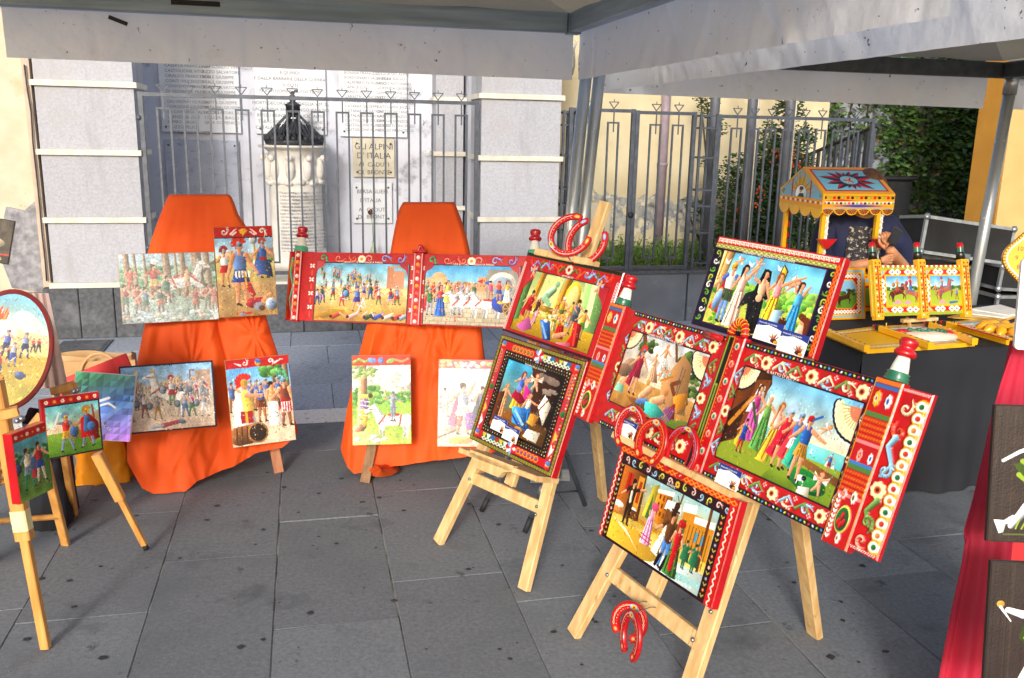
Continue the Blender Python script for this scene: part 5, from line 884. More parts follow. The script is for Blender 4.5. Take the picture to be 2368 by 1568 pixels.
def pic_carriage():
    c = Cv(1.38, 170, 'c8b89c'); c.grad(0, .4, '5cb0e8', 'b0dcec'); town(c, .42, .26, .02, .95, 6, ['e0b890', 'd8a880', 'ecc8a0', 'c89878']); c.ell(.22, .2, .1, .08, 'dcb088'); c.rect(.1, .2, .34, .42, 'e0b890'); c.rect(.92, .06, 1.38, .62, 'a8a49c'); c.ell(1.14, .3, .2, .2, 'd8d4c8'); c.ell(1.14, .34, .15, .17, '98a8b8'); c.grad(.6, 1, 'c8c0ac', 'b8ac94'); c.noise(.08, 12)
    for r in range(5):
        y = .64 + r * .075; c.line([(0, y), (1.38, y)], .003, '8a806c'); [c.line([(x + .06 * (r % 2), y), (x + .06 * (r % 2) - .01, y + .07)], .003, '8a806c') for x in np.arange(0, 1.38, .12)]
    for k in range(9): c.man(.06 + k * .085, .62, .34, ['487850', 'c03838', '7888a8', 'b0b8c8'][k % 4], legs='707880', helm=['90a0b8', 'c8a040'][k % 2], sword=(.02, -.3) if k % 2 else None)
    c.man(.1, .84, .46, '3c8050', legs='a0a8b4', cloak='c02830', helm='98a8b8'); c.lady(.26, .86, .52, '3868b8', 'c04048', '6a4020', aR=(.2, .1), flow=-.02); c.lady(.36, .62, .36, 'e8c860', 'e8c860', flow=0); c.man(.5, .82, .46, '808898', skirt='7048a0', legs='98a0ac', helm='98a8b8')
    for x in (.62, .78, .95): c.horse(x, .86, .34, 'e4e6ea', -1, .06, 'd03c30', gallop=True)
    c.ell(1.16, .62, .16, .15, '2048a0', 0, .4); c.ell(1.14, .6, .06, .03, 'e8b838'); c.ell(1.26, .7, .10, .12, 'b08838'); c.ell(1.26, .7, .08, .10, '5c4838'); [c.line([(1.26, .7), (1.26 + math.cos(a) * .09, .7 + math.sin(a) * .11)], .007, 'c8a048') for a in np.arange(0, 6.2, .78)]
    c.man(1.1, .58, .34, 'd84838', skirt='3860b0', helm='c83030'); c.man(.98, .56, .32, 'd85888'); c.lady(1.22, .6, .36, 'f0ece0', 'e8b838', '402818', flow=0); c.poly([(.78, .26), (.86, .22), (.86, .3)], 'c83030'); c.poly([(.88, .28), (.96, .24), (.95, .32)], '3870c0'); [c.ell(rng.uniform(.35, .6), rng.uniform(.84, .94), .012, .008, 'd84848') for _ in range(9)]; return c
def pic_oval():
    c = Cv(.62, 230, 'dcd49c'); c.grad(0, .35, '78b4d0', 'd0d4b8'); c.grad(.3, .62, 'd4cfa8', 'c8b470'); c.grad(.55, 1, 'c0a448', 'b4ac58'); c.noise(.1, 8); cloud(c, .34, .24, .12, 'e4e4d4'); cloud(c, .2, .34, .1, 'dcdccc')
    for k in range(26): x = rng.uniform(0, .26); c.line([(x, .24 - .1 * (x - .1)), (x + .02, .10 + rng.uniform(0, .08))], .014, ['d86030', 'c03820', 'e89850'][k % 3], 0, .003)
    for x, y, h, a, b in ((.30, .58, .26, '5868b8', '38405c'), (.14, .56, .26, '883848', 'c8a048'), (.44, .56, .24, '7888a8', '303868'), (.2, .66, .26, 'd8b048', '38508c'), (.36, .64, .22, '9aa4b4', '4858a0'), (.06, .68, .28, '506898', '8a3040'), (.26, .74, .22, 'c84038', '506890'), (.5, .50, .14, 'a83040', '404858'), (.54, .49, .14, 'a02838', '384050')): c.man(x, y, h, a, legs=b, helm='8088a0', skirt=b, sword=(.25, -.25), sp=.12)
    c.man(.18, .87, .26, '9098a8', legs='485c90', sp=.14); c.ell(.44, .72, .05, .035, '4c5c84', .5); c.ell(.07, .74, .05, .04, '4c5c84', .3); c.ell(.3, .80, .02, .035, '8a4a38'); return c
def pic_knights():
    c = Cv(.93, 170, '88b840'); c.grad(.14, .5, '7cc8d0', 'd0e0c8'); c.poly([(0, .55), (.3, .4), (.6, .45), (.93, .28), (.93, .6), (0, .65)], 'e0c8a8', .2); c.grad(.6, 1, '98c048', '5c8c28'); c.noise(.12, 9)
    c.man(.36, .92, .62, 'd04038', skirt='e0b040', helm='e0b040', legs='8898b0', arm='7c90b0', aL=(-.2, -.05), aR=(.1, .2), sp=.16, sword=None, plume='8aa4c0'); c.line([(.16, .5), (.26, .26)], .016, 'e4ece8'); c.ell(.48, .6, .09, .12, 'c89838'); c.ell(.48, .6, .07, .10, '4c78b0', 0, .5)
    c.man(.70, .90, .66, '4c78b0', skirt='f0ece0', helm='e0b040', plume='c89838', legs='8898b0', cloak='c41c24', sp=.14, f=-1); c.poly([(.6, .4), (.74, .34), (.88, .5), (.88, .72), (.58, .74)], 'b81a22', .4); c.cap(.7, .42, .68, .6, .05, .05, '4c78b0', .4); c.ell(.76, .56, .07, .08, '5484c0', 0, .5); c.line([(.82, .42), (.8, .2)], .016, 'a85038')
    c.rect(0, 0, .93, .11, RED); [c.flower(.08 + k * .13, .055, .035, ['f4ece4', 'e87838'][k % 2], 'e8b838', 6, 'e8b838') for k in range(7)]
    for r in ((0, .11, .93, .135), (0, .98, .93, 1), (.905, .11, .93, 1)): c.rect(*r, '18203c')
    c.rect(0, .1, .05, 1, 'c81c2c'); return c
def pic_narrow():
    c = Cv(.6, 170, '5c8048'); c.grad(.14, .45, '58a0b0', '8cb8a0'); c.grad(.42, 1, '4c7840', '6c8c40'); c.noise(.16, 9); c.dab(0, .3, .6, .48, 30, .03, ['487848', '386840'])
    c.man(.2, .85, .6, 'd8c8a8', legs='389070', arm='7090a0', shield='405c80', skirt='8898a8', sp=.14); c.man(.42, .82, .6, 'a82c34', legs='d0c4b4', skirt='385ca0', cloak='983038', sp=.12); c.ell(.3, .5, .05, .09, '4c6c98'); c.rect(0, 0, .6, .12, 'b82024'); [c.flower(.06 + k * .1, .06, .03, ['e8d8c8', 'c84030'][k % 2], 'e8a838', 6, 'c89038') for k in range(6)]; return c
def pic_dark(kind):
    c = Cv(.52, 250, '453a38')
    for k in range(40): x = rng.uniform(0, .52); c.line([(x, 0), (x + rng.uniform(-.01, .01), 1)], .003, ['50443f', '3a302e', '4a3a32'][k % 3])
    c.noise(.08, 12)
    if kind == 0:
        c.line([(.07, .40), (.18, .33), (.34, .26)], .012, 'dfeaf0', 0, .016); c.poly([(.30, .22), (.46, .2), (.5, .6), (.34, .58), (.20, .52), (.14, .42), (.26, .40)], '3c5218', .3)
        for p in ([(.2, .4), (.3, .46), (.24, .56)], [(.28, .42), (.4, .48), (.36, .6)], [(.18, .5), (.26, .58)], [(.4, .3), (.48, .4), (.42, .52)]): c.line(p, .018, '9cb838', 0, .006)
        c.cap(.30, .60, .38, .68, .03, .035, 'e8dc90'); c.cap(.32, .66, .26, .72, .04, .035, 'dfe8f0', .4); c.ell(.28, .72, .03, .025, 'd0a040'); c.cap(.25, .74, .15, .88, .038, .022, 'e4ecf4', .5); c.poly([(.03, .84), (.12, .84), (.10, .93), (.07, .94)], 'e4ecf4', .3); c.line([(.12, .85), (.16, .82)], .02, 'e4ecf4')
        c.line([(.10, .945), (.5, .935)], .006, '68783c'); c.line([(.18, .9), (.2, .84)], .006, '9cb838'); c.line([(.22, .9), (.25, .83)], .006, '9cb838'); c.cap(.44, .6, .5, .8, .035, .025, 'dfe8f0', .4); c.ell(.44, .14, .05, .06, SK); c.ell(.44, .1, .06, .045, 'dfe8f0'); c.cap(.4, .2, .46, .42, .07, .06, 'c8d4e0', .5)
    else:
        c.ell(.36, .22, .05, .055, 'd8a058'); c.ell(.37, .20, .055, .05, 'dfe8f0'); c.cap(.33, .13, .36, .17, .02, .03, 'd8b040'); c.ell(.38, .23, .035, .04, 'e8c048'); c.cap(.34, .32, .22, .37, .035, .028, 'dfe8f0', .4); c.cap(.22, .37, .12, .34, .028, .02, 'e4ecf4', .4); c.ell(.07, .30, .025, .025, 'd8a040'); c.line([(.07, .32), (.14, .42)], .01, 'f0f4f6', 0, .004)
        c.poly([(.28, .28), (.40, .27), (.34, .42), (.26, .6), (.2, .54), (.22, .44)], '34481a', .3); c.line([(.30, .3), (.27, .44), (.23, .54)], .014, 'b8c838', 0, .004); c.line([(.33, .34), (.28, .56)], .012, '98b030', 0, .004); c.ell(.27, .30, .04, .03, 'e0c860'); c.cap(.38, .32, .40, .46, .06, .05, 'dfe4ec', .5); c.poly([(.3, .46), (.5, .45), (.52, .56), (.28, .56)], 'c8a838', .3); [c.line([(.3 + k * .03, .48), (.3 + k * .03, .55)], .006, '3c3818') for k in range(7)]
        c.cap(.36, .58, .32, .70, .04, .035, 'e4ecf4', .5); c.ell(.30, .72, .03, .03, 'd0a040'); c.cap(.28, .75, .20, .92, .035, .028, 'e4ecf4', .5); c.cap(.46, .58, .5, .8, .04, .03, 'dfe8f0', .5)
    return c
def pic_joust(k):
    c = Cv(1.3, 130, '98b83c'); c.grad(0, .45, '58a8e0', 'e0ecec'); c.noise(.1, 8); c.dab(0, .38, 1.3, .5, 40, .04, ['48703c', '5c8838']); c.grad(.5, 1, 'a0b830', 'b8c440')
    if k == 0: c.horse(.4, .86, .42, '6a3420', 1, .25, 'c83030'); c.man(.42, .56, .46, 'c89838', helm='c8a858', legs='c04848', shield='b88838'); c.horse(.95, .88, .42, 'b86c50', -1, .25, '4888c8'); c.man(.92, .52, .48, 'c02c30', helm='c04040', plume='c03030', legs='5878b8', shield='c83038'); c.poly([(.2, .95), (.4, .78), (.6, .92)], 'e8a0b0'); c.poly([(.6, .95), (.8, .8), (.95, .95)], 'e8a0b0')
    else: c.horse(.6, .88, .5, 'b8705c', 1, .35, '4880c0'); c.man(.5, .56, .48, '8890a0', helm='a83838', plume='b83030', legs='c05048'); c.man(.22, .66, .36, 'c08038', helm='c8a858'); c.man(1.1, .82, .4, '5888c8', helm='c8a858', legs='a84038', sp=.14); c.cap(.8, .92, 1.1, .9, .04, .03, '4878b8'); c.poly([(.3, .95), (.45, .8), (.7, .94)], 'e8a0b0')
    return c

for _n in ('helen', 'venus', 'nymphs', 'greek', 'triumph', 'winter', 'forest', 'soldier', 'battle', 'barrel', 'knight', 'hero', 'siege', 'carriage', 'oval', 'knights', 'narrow'):
    globals()['pic_' + _n] = (lambda f: lambda *a: f(*a).brush())(globals()['pic_' + _n])
# ------------------------------------------------------------------ building boards and frames
def bpos(c, k): return C0 + (Vector(c) - C0) * k
def board(name, label, cat, c, k, yaw, tilt, roll, w, h, th, cv, mt='canvas', side='board_back', group=None, pic=None):
    t = thing(name, label, cat, M=frame_m(bpos(c, k), yaw, tilt, roll), group=group); w *= k; h *= k
    mb = MB(); mb.bbox(-w / 2, w / 2, -th / 2, th / 2, -h / 2, h / 2, min(.003, th * .2)); part('board', mb, M[side], t, True)
    if cv: painted(pic or 'picture', cv, w - .004, h - .004, M[mt], t, y=-th / 2 - .0006)
    return t, w, h, th
def bpanel(t, y, w, h, th, cvf, cvp, X0, Y0, X1, Y1, mt='paint', pm='canvas', name='frame', rel=.003):
    """painted frame with a window, and the picture set 2 mm deeper in it; window in canvas units"""
    def mask(c): return ~((c.X > X0) & (c.X < X1) & (c.Y > Y0) & (c.Y < Y1))
    painted(name, cvf, w - .003, h - .003, M[mt], t, y=y - .003, mask=mask, relief=rel)
    s = (h - .003); pw, ph = (X1 - X0) * s, (Y1 - Y0) * s
    painted('picture', cvp, pw + .004, ph + .004, M[pm], t, y=y - .001, x0=-(w - .003) / 2 + X0 * s - .002, z0=s / 2 - Y1 * s - .002)
def card(t, x, z, y, w=.085, rot=0.0):
    """business card leaning on a frame: blue header, brushes printed at the lower right"""
    c = Cv(1.55, 60, 'f6f6f4'); c.poly([(0, 0), (1.55, 0), (1.55, .34), (1.2, .26), (.7, .2), (.3, .3), (0, .34)], '1d3f9c')
    for k in range(16): a = -2.6 + k * .13; c.line([(1.2, .85), (1.2 + math.cos(a) * rng.uniform(.2, .38), .85 + math.sin(a) * rng.uniform(.2, .4))], .022, ['3c2a20', 'c84820', 'e8a030', '8a5a30', 'a8203c'][k % 5], 0, .01)
    c.ell(1.22, .86, .2, .1, '4a2818'); c.ell(1.35, .9, .12, .08, 'e8a030')
    M_ = Matrix.Translation((x, y, z)) @ Matrix.Rotation(rot, 4, 'Y'); h = w / 1.55
    mb = MB(); mb.box(-w / 2, w / 2, 0, .0006, -h / 2, h / 2); r = thing('business_card', '', 'card', M=MW[t.name] @ M_); o = part('card_stock', mb, M['paper'], r, True); painted('print', c, w, h, M['paint_matt'], r, y=-.0004)
    text('Antonella Licciardello', .0078, M['paper'], r, -w * .44, -.0008, h * .32); text('Pittrice carretto siciliano', .0055, M['paper'], r, -w * .44, -.0008, h * .18)
    text('PREZZI IN:\nSEDE:\nINFO:\nREALIZZAZIONI IN ARTE E LAVA\n\ntel.\ne-mail:', .0042, M['ink'], r, -w * .44, -.0008, -h * .02, line=1.1); return r
def finial(t, x, z, s=1.0, y=0.0, mid='white_gloss', low='green_gloss', tilt=0):
    f = MB(); f.lathe([(0, 0), (.036, 0), (.038, .006), (.032, .010), (.037, .015), (.030, .020), (.035, .026), (.028, .03)], 18, (x, y, z)); f2 = MB(); f2.lathe([(.027, .03), (.025, .045), (.02, .068), (.0185, .075)], 18, (x, y, z))
    f3 = MB(); f3.lathe([(.0185, .075), (.03, .079), (.033, .088), (.028, .096), (.021, .101), (.024, .108), (.027, .118), (.026, .128), (.018, .133), (0, .134)], 18, (x, y, z))
    for b in (f, f2, f3): b.v = [(x + (p[0] - x) * s, y + (p[1] - y) * s, z + (p[2] - z) * s) for p in b.v]
    r = part('finial', f3, M['red_gloss'], t, True)
    for nm, b, m_ in (('finial_base', f, low), ('finial_neck', f2, mid)): part(nm, b, M[m_], r, True)

# big double cart side on the front easel
def post_cv(A=.36, res=150):
    c = Cv(A, res, RED); w = A; c.lift = 0
    c.rope(0, .012, w, .012, .03, ['e8a030', 'f0c040']); c.rect(0, .03, w, .055, '3c78b8'); c.lift = 1; c.flower(w * .3, .12, .05, 'f0b838', 'd81818', 8, 'e8e0d0'); c.flower(w * .75, .12, .045, 'e8e4e0', '3058a8', 7, '5888d0'); c.lift = 0
    y = .2
    for blk in range(2):
        c.rect(0, y, w, y + .03, '5c8c48'); y += .035; c.lift = 1
        for k in range(4): c.rope(0, y + .013, w, y + .013, .022, ['f0b828', 'e89018'], .9); y += .034
        c.lift = 0; c.rect(0, y, w, y + .022, 'e89090'); y += .024; c.rect(0, y, w, y + .02, RED); y += .02
        if blk == 0: c.flower(w * .35, y + .045, .04, 'f4b0a8', 'e8c038', 7, 'd81818'); c.flower(w * .78, y + .045, .035, 'e8ecf0', '3058a8', 7, '5888d0'); y += .085; c.rect(0, y, w, y + .02, '4888c8'); y += .02
    c.rect(0, y, w, 1, RED); c.lift = 1; c.ell(w * .55, .84, .10, .085, 'e0e070'); c.ell(w * .55, .84, .085, .07, '2c6c38', 0, .2); [c.ell(w * .55 + dx, .84 + dy, .024, .024, 'c81820', 0, .6) for dx, dy in ((-.035, .02), (.035, .015), (0, .035), (0, -.02))]; c.flower(w * .7, .70, .04, 'f0e8e0', 'c81820', 7, '4c9048'); c.flower(w * .3, .70, .035, 'f4b8b0', 'e8c038', 7, 'c81820'); c.flower(w * .6, .95, .035, 'f0e8e0', '3058a8', 7, 'e8a030')
    [c.ell(w * .12, .72 + k * .03, .02, .01, 'f4ece4', .6) or c.ell(w * .2, .72 + k * .03, .02, .01, 'f4ece4', -.6) for k in range(9)]; c.lift = 0; c.line([(0.005, 0), (.005, 1)], .006, 'e8a030'); c.line([(w - .005, 0), (w - .005, 1)], .006, 'e8a030'); return c
def frame_big():
    A = 1.272 / .398; c = Cv(A, 170, RED); c.noise(.06, 30)
    for y in (.018, .982):
        c.rect(.36, y - .018, 2.83, y + .018, '101828'); n = 74
        for k in range(n): x = .38 + (2.44) * k / (n - 1); c.ell(x, y, .011, .007, ['f0f4f0', '98c838', '58a8e8', 'e8e048', 'e83838'][k % 5], (-.7 if k % 2 else .7)); 
    c.lift = 1
    def leaf_row(x0, x1, y, h, n, cols):
        for k in range(n):
            x = x0 + (x1 - x0) * (k + .5) / n; d = 1 if k % 2 else -1; s = (x1 - x0) / n
            if k % 3 == 1: c.flower(x, y, h * .42, 'f3e6b8', '6a1a10', 8, 'd86a38')
            else: c.scroll(x - d * s * .12, y + h * .05, h * .30, 1.5 * d, d, cols[k % len(cols)], 1.4); c.line([(x - s * .45, y + h * .2), (x, y - h * .28), (x + s * .4, y + h * .15)], h * .11, cols[(k + 1) % len(cols)], .4, h * .04)
            for q in range(4): c.ell(x + s * .38 + .012 * math.cos(q * 1.57), y - h * .3 * d + .012 * math.sin(q * 1.57), .006, .006, 'f6f0e8')
    LB, GR, CR = '9ccfee', '82a85c', 'f3e6c0'
    leaf_row(.42, 1.46, .10, .12, 8, [LB, GR, CR]); leaf_row(1.74, 2.82, .10, .12, 8, [CR, GR, LB]); leaf_row(.42, 1.46, .88, .13, 8, [GR, LB, CR]); leaf_row(1.74, 2.82, .905, .11, 8, [LB, GR, CR])
    def col(x, y0, y1, w, n, cols):
        for k in range(n):
            y = y0 + (y1 - y0) * (k + .5) / n; s = (y1 - y0) / n; d = 1 if k % 2 else -1
            if k == n // 2: c.flower(x, y, w * .5, 'f3e6b8', '6a1a10', 8, 'd86a38')
            else: c.scroll(x, y, w * .34, 0, d, cols[k % len(cols)], 1.2); c.line([(x - w * .3 * d, y - s * .45), (x + w * .3 * d, y), (x - w * .2 * d, y + s * .45)], w * .13, cols[k % len(cols)], .4, w * .05)
    col(.385, .18, .8, .09, 5, [LB, GR]); col(1.44, .18, .8, .09, 5, [GR, LB]); col(1.72, .18, .84, .09, 5, [LB, GR]); col(2.81, .2, .84, .05, 5, [CR, GR])
    # outer strips with eye-shaped scallops
    for xs, xe, sg in ((.03, .19, -1), (3.01, 3.17, 1)):
        xc = 3.165 if sg > 0 else .03; c.scallop(xc, .05, xc, .97, .045, 'f0a828', 'f6f2e8', ['2c7c48', 'd83c30', 'e8904c']); xm = 3.07 if sg > 0 else .125
        c.scroll(xm, .12, .04, 0, sg, CR, 1.2); c.scroll(xm, .26, .04, 3, -sg, 'e8683c', 1.2); c.line([(xm, .3), (xm - .03, .36), (xm + .03, .46), (xm - .02, .54)], .022, LB, .4, .01); c.scroll(xm, .5, .04, 0, sg, LB, 1.2); c.flower(xm, .62, .055, 'f3e6b8', '6a1a10', 8, 'd86a38'); c.line([(xm + .02, .68), (xm - .03, .76), (xm + .02, .84)], .022, GR, .4, .01); c.scroll(xm, .82, .04, 0, -sg, GR, 1.2); c.scroll(xm, .93, .035, 2, sg, 'f0a890', 1)
        c.rope(xs - .02, .985, xe + .02, .985, .02, ['f4f0e8']); c.rope(xs - .02, .015, xe + .02, .015, .02, ['f4f0e8'])
    c.lift = 0
    for a, b, p, q in ((.395, .155, 1.394, .79), (1.751, .155, 2.80, .845)): c.poly([(a, b), (p, b), (p, q), (a, q)], '14182c')
    return c
KF = 1.07
t = thing('painted_cart_side', 'large red carved double cart side with two mythological pictures, leaning widely across the front easel', 'painted panel', M=frame_m(bpos((.597, 2.442, .994), KF), -61.9, 19.5, -1.0)); BIG = t
w, h, th = 1.272 * KF, .398 * KF, .02; s = h - .003
mb = MB(); mb.bbox(-w / 2, w / 2, -th / 2, th / 2, -h / 2, h / 2, .004); part('board', mb, M['red_gloss'], t, True)
fb = frame_big(); wins = ((.405, .165, 1.384, .78), (1.761, .165, 2.79, .835))
def mask2(c):
    m_ = np.ones(c.X.shape, bool)
    for a, b, p, q in wins: m_ &= ~((c.X > a) & (c.X < p) & (c.Y > b) & (c.Y < q))
    return m_
painted('frame', fb, w - .003, s, M['paint'], t, y=-th / 2 - .003, mask=mask2, relief=.006)
for (a, b, p, q), f in zip(wins, (pic_venus, pic_helen)): painted('picture', f(), (p - a) * s + .004, (q - b) * s + .004, M['canvas'], t, y=-th / 2 - .001, x0=-(w - .003) / 2 + a * s - .002, z0=s / 2 - q * s - .002)
text('VENERE MOSTRA LE ARMI AD ENEA', .012, M['paper'], t, -w / 2 + .62 * s, -th / 2 - .0042, s / 2 - .162 * s); text('IL RATTO DI ELENA', .013, M['paper'], t, -w / 2 + 1.98 * s, -th / 2 - .0042, s / 2 - .162 * s)
pc = post_cv()
for x0, wd in ((-.585 * KF, .085 * KF), (.525 * KF, .075 * KF)):
    mb = MB(); mb.bbox(x0 - wd / 2, x0 + wd / 2, -th / 2 - .014, th / 2, -h / 2 - .012, h / 2 + .006, .005); p_ = part('post', mb, M['red_gloss'], t, True); painted('post_painting', pc, wd - .004, h + .014, M['paint'], p_, y=-th / 2 - .0146, x0=x0 - wd / 2 + .002, z0=-h / 2 - .01, relief=.005)
    finial(t, x0, h / 2 + .006, .86, 0)
mc = Cv(.19, 150, RED); mc.rect(.02, 0, .09, 1, '151210'); mc.key(.035, 0, .035, 1, -.04, '9cb040', .008); mc.lift = 1; [mc.ell(.145, .06 + k * .125, .022, .026, ['f4ece4', 'f0c8b0'][k % 2], 0) or mc.ell(.15, .06 + k * .125, .013, .016, ['3c8c58', 'e05838'][k % 2], 0, .4) for k in range(8)]; mc.chain(.115, .01, .115, .99, .03, ['e8a030'], .005, 1.0); mc.lift = 0; mc.line([(.09, 0), (.09, 1)], .006, 'e8a030')
mb = MB(); mb.bbox(-.037 * KF, .037 * KF, -th / 2 - .012, th / 2, -h / 2 - .02, h / 2 + .01, .005); p_ = part('post', mb, M['red_gloss'], t, True); painted('post_painting', mc, .074 * KF - .004, h + .02, M['paint'], p_, y=-th / 2 - .0126, x0=-.037 * KF + .002, z0=-h / 2 - .015, relief=.006)
mb = MB(); mb.tube([(-.028 + .03 * (1 - math.cos(a)), -.02, h / 2 + .008 + .045 * math.sin(a)) for a in np.linspace(0, math.pi, 11)], .012, 10); mb.tube([(-.11, -.045, h / 2 - .01), (-.03, -.05, h / 2 - .012)], .010, 8); hk = part('hook', mb, M['red_gloss'], t, True)
for a in np.linspace(.2, 2.9, 9): mb = MB(); mb.tube([(-.028 + .03 * (1 - math.cos(a)) + .0127 * math.cos(b) * -math.cos(a), -.02 + .0127 * math.sin(b), h / 2 + .008 + .045 * math.sin(a) + .0127 * math.cos(b) * math.sin(a)) for b in np.linspace(0, 6.283, 9)], .0016, 4); part('rope_stripe', mb, M['yellow_gloss'], hk, True)
def lab(o, s): o['label'] = s; return o
lab(card(t, .172 * KF, -.165 * KF, -.055, .092), 'white business card at the foot of the cart side, below its right picture'); lab(card(t, -.29 * KF, -.166 * KF, -.055, .088), 'white and blue business card partly behind the horseshoes, below the left picture')

# other framed pictures
def cvf(A, res, base): return Cv(A, res, base)
A = .484 / .304; c = Cv(A, 150, '14163a'); c.rect(0, 0, A, .075, RED); c.key(.03, .018, A - .03, .018, .038, 'f0ece0', .006); c.rect(0, .075, A, .118, 'd8d48c'); c.chain(.02, .097, A - .02, .097, .04, ['8a9838'], .005, 1.6, True)
for x in (.075, 1.53 - .0): 
    for k in range(9): y = .18 + k * .09; c.scroll(x, y, .03, k, 1 if k % 2 else -1, ['a8b838', 'f0ecd8', '78a838'][k % 3], 1.3)
c.rect(A - .05, .05, A, 1, 'd02818'); c.chain(A - .025, .08, A - .025, .98, .035, ['f09028'], .005, 1.6, True); c.rect(0, 0, .012, 1, '501038')
t, w, h, th = board('framed_picture', 'nymphs picture in a navy frame with red top edge, topmost on the front easel', 'picture', (.7464, 2.5848, 1.2973), 1.036, -55, 17.9, 1.5, .4614, .2892, .03, None, side='red_gloss')
c.rect(.135, .125, 1.46, .955, '5a1050'); bpanel(t, -th / 2, w, h, th, c, pic_nymphs(), .147, .137, 1.448, .943, rel=.002); NYM = t
text("ORLANDO NELL'INCANTO DELLE NINFE", .011, M['paper'], t, -.02, -th / 2 - .0036, h / 2 - .137 * h, 'CENTER')
lab(card(t, .075, -.108, -.03, .098, .02), 'white and blue business card on the nymphs picture, left one of two side by side'); lab(card(t, .172, -.122, -.034, .098, .02), 'white and blue business card on the nymphs picture, right one of two side by side')
A = .555 / .303; c = Cv(A, 150, '3a0c18'); c.rect(0, 0, A, .07, 'd82018'); c.chain(.02, .037, A - .02, .037, .045, ['f0a828'], .006, 1.6, True); c.line([(0, .075), (A, .075)], .006, '101020')
for k in range(14): x = .16 + k * .12; c.scroll(x, .12, .03, k * 2, 1 if k % 2 else -1, ['f0c8c0', '9cc8e8', 'c8c858'][k % 3], 1.4) if k != 7 else c.flower(x, .12, .035, 'e8c038', '5c2010', 8, 'c89028')
for x, w_ in ((0, .065), (A - .1, .1)): c.rect(x, .06, x + w_, 1, 'd41c1c'); c.line([(x + w_ * .5 + math.sin(q * .9) * .012, .08 + q * .01) for q in range(92)], .007, 'f4e8d8')
for x in (.10, A - .145):
    for k in range(15): y = .2 + k * .053; c.flower(x, y, .017, ['f4ece4', 'f08050', '88b0e8'][k % 3], 'e8c038', 5, 'e8c038') if k % 2 else c.line([(x - .02, y - .01), (x, y + .01), (x + .02, y - .01)], .006, 'c8c048')
t, w, h, th = board('framed_picture', 'snowy street scene picture in a red frame, lowest on the front easel', 'picture', (.468, 2.432, .644), 1.065, -63.1, 16, -2.2, .555, .303, .03, None, side='red_gloss')
c.rect(.13, .165, A - .18, .985, '101430'); bpanel(t, -th / 2, w, h, th, c, pic_winter(), .142, .177, A - .192, .973, rel=.002); text('BOHEME', .011, M['paper'], t, .0, -th / 2 - .0036, h / 2 - .172 * h, 'CENTER'); WIN = t
# the two on the middle easel
A = .5577 / .3366; c = Cv(A, 150, RED); c.rect(0, 0, A, .04, '3c5a1c'); c.key(.01, .006, A - .01, .006, .028, '101810', .005); c.lift = 1
for d, x0 in ((-1, A / 2 - .1), (1, A / 2 + .1)):
    for k in range(4): x = x0 + d * k * .16; c.scroll(x + d * .05, .105, .045, 1.5 - d, d * (1 if k % 2 else -1), ['ec6030', '88b0e0', '5c8c48', 'ec6030'][k], 1.6); c.line([(x - .05, .14), (x, .08), (x + .07, .13)], .018, ['5c8c48', 'ec6030', '88b0e0', '8898d8'][k], .4, .005)
c.flower(A / 2, .10, .06, 'f4d0c0', '181010', 8, 'e84828'); c.lift = 0
c.scallop(.02, .12, .02, .98, .02, 'f0ece0', 'e8a8a8', [RED]); c.scallop(A - .02, .12, A - .02, .98, .02, 'f0ece0', 'e8a8a8', [RED]); c.rect(0, .975, A, 1, '3c0c28')
t, w, h, th = board('framed_picture', 'picture with seated green statue in a red shaped frame, topmost on the middle easel', 'picture', (.189, 3.342, 1.109), 1.035, -52.6, 21, .9, .5577, .3366, .03, None, side='red_gloss')
pg = pic_greek(); c.poly([(.12, .19), (A - .12, .19), (A - .12, .95), (.12, .95)], '40102c'); bpanel(t, -th / 2, w, h, th, c, pg, .13, .20, A - .13, .945, rel=.004); GRK = t
for sg in (-1, 1):
    mb = MB(); x = sg * (w / 2 - .13 * h); mb.prism([(x, h * .30), (x - sg * .13 * h, h * .30), (x - sg * .12 * h, h * .2), (x - sg * .04 * h, h * .13), (x, h * .06)][::-sg], -th / 2 - .006, -th / 2 - .0005); cr = part('corner_bracket', mb, M['red_gloss'], t, True)
    cc = Cv(1, 50, RED); cc.putto(.5, .55, .6, .2 * sg, 'c88038', '98c0e8'); painted('cherub', cc, .08 * h / .3366 * .9, .09 * h / .3366 * .9, M['paint'], cr, y=-th / 2 - .0066, x0=x - (.085 if sg > 0 else .0) * h / .3366, z0=h * .17, mask=lambda q: np.abs(q.a - q.c(RED)).sum(-1) > .15)
text('GIOVE BRUTO', .011, M['paper'], t, 0, -th / 2 - .0036, h * .305, 'CENTER')
A = .467 / .422; c = Cv(A, 170, '1c5a3c'); c.rect(0, 0, A, 1, '171a10')
for p in ((.012, .012, A - .012, .012, .022), (A - .012, .988, .012, .988, .022), (.012, .988, .012, .012, .022), (A - .012, .012, A - .012, .988, .022)): c.key(*p, 'a89c38', .004)
c.rect(.045, .045, A - .045, .955, 'c81c20'); c.rect(.12, .12, A - .12, .88, '17120e')
c.scallop(.2, .085, .48, .085, .028, 'e8b030', 'c83830', ['3c9c6c']); c.scallop(A - .48, .915, A - .2, .915, .028, 'e8b030', 'c83830', ['3870c0']); c.rect(.6, .05, A - .15, .115, '2c7c50'); c.tri(.6, .055, A - .15, .055, .05, ['e8c040', 'f0ece0', '3870c0', 'c82020']); c.rect(.15, .885, .5, .95, '2c7c50'); c.tri(.15, .89, .5, .89, .05, ['e8c040', 'f0ece0', '3870c0', 'c82020']); c.chain(.62, .10, A - .16, .10, .03, ['f4ece0'], .004, 1.5, True); c.chain(.16, .94, .5, .94, .03, ['f4ece0'], .004, 1.5, True)
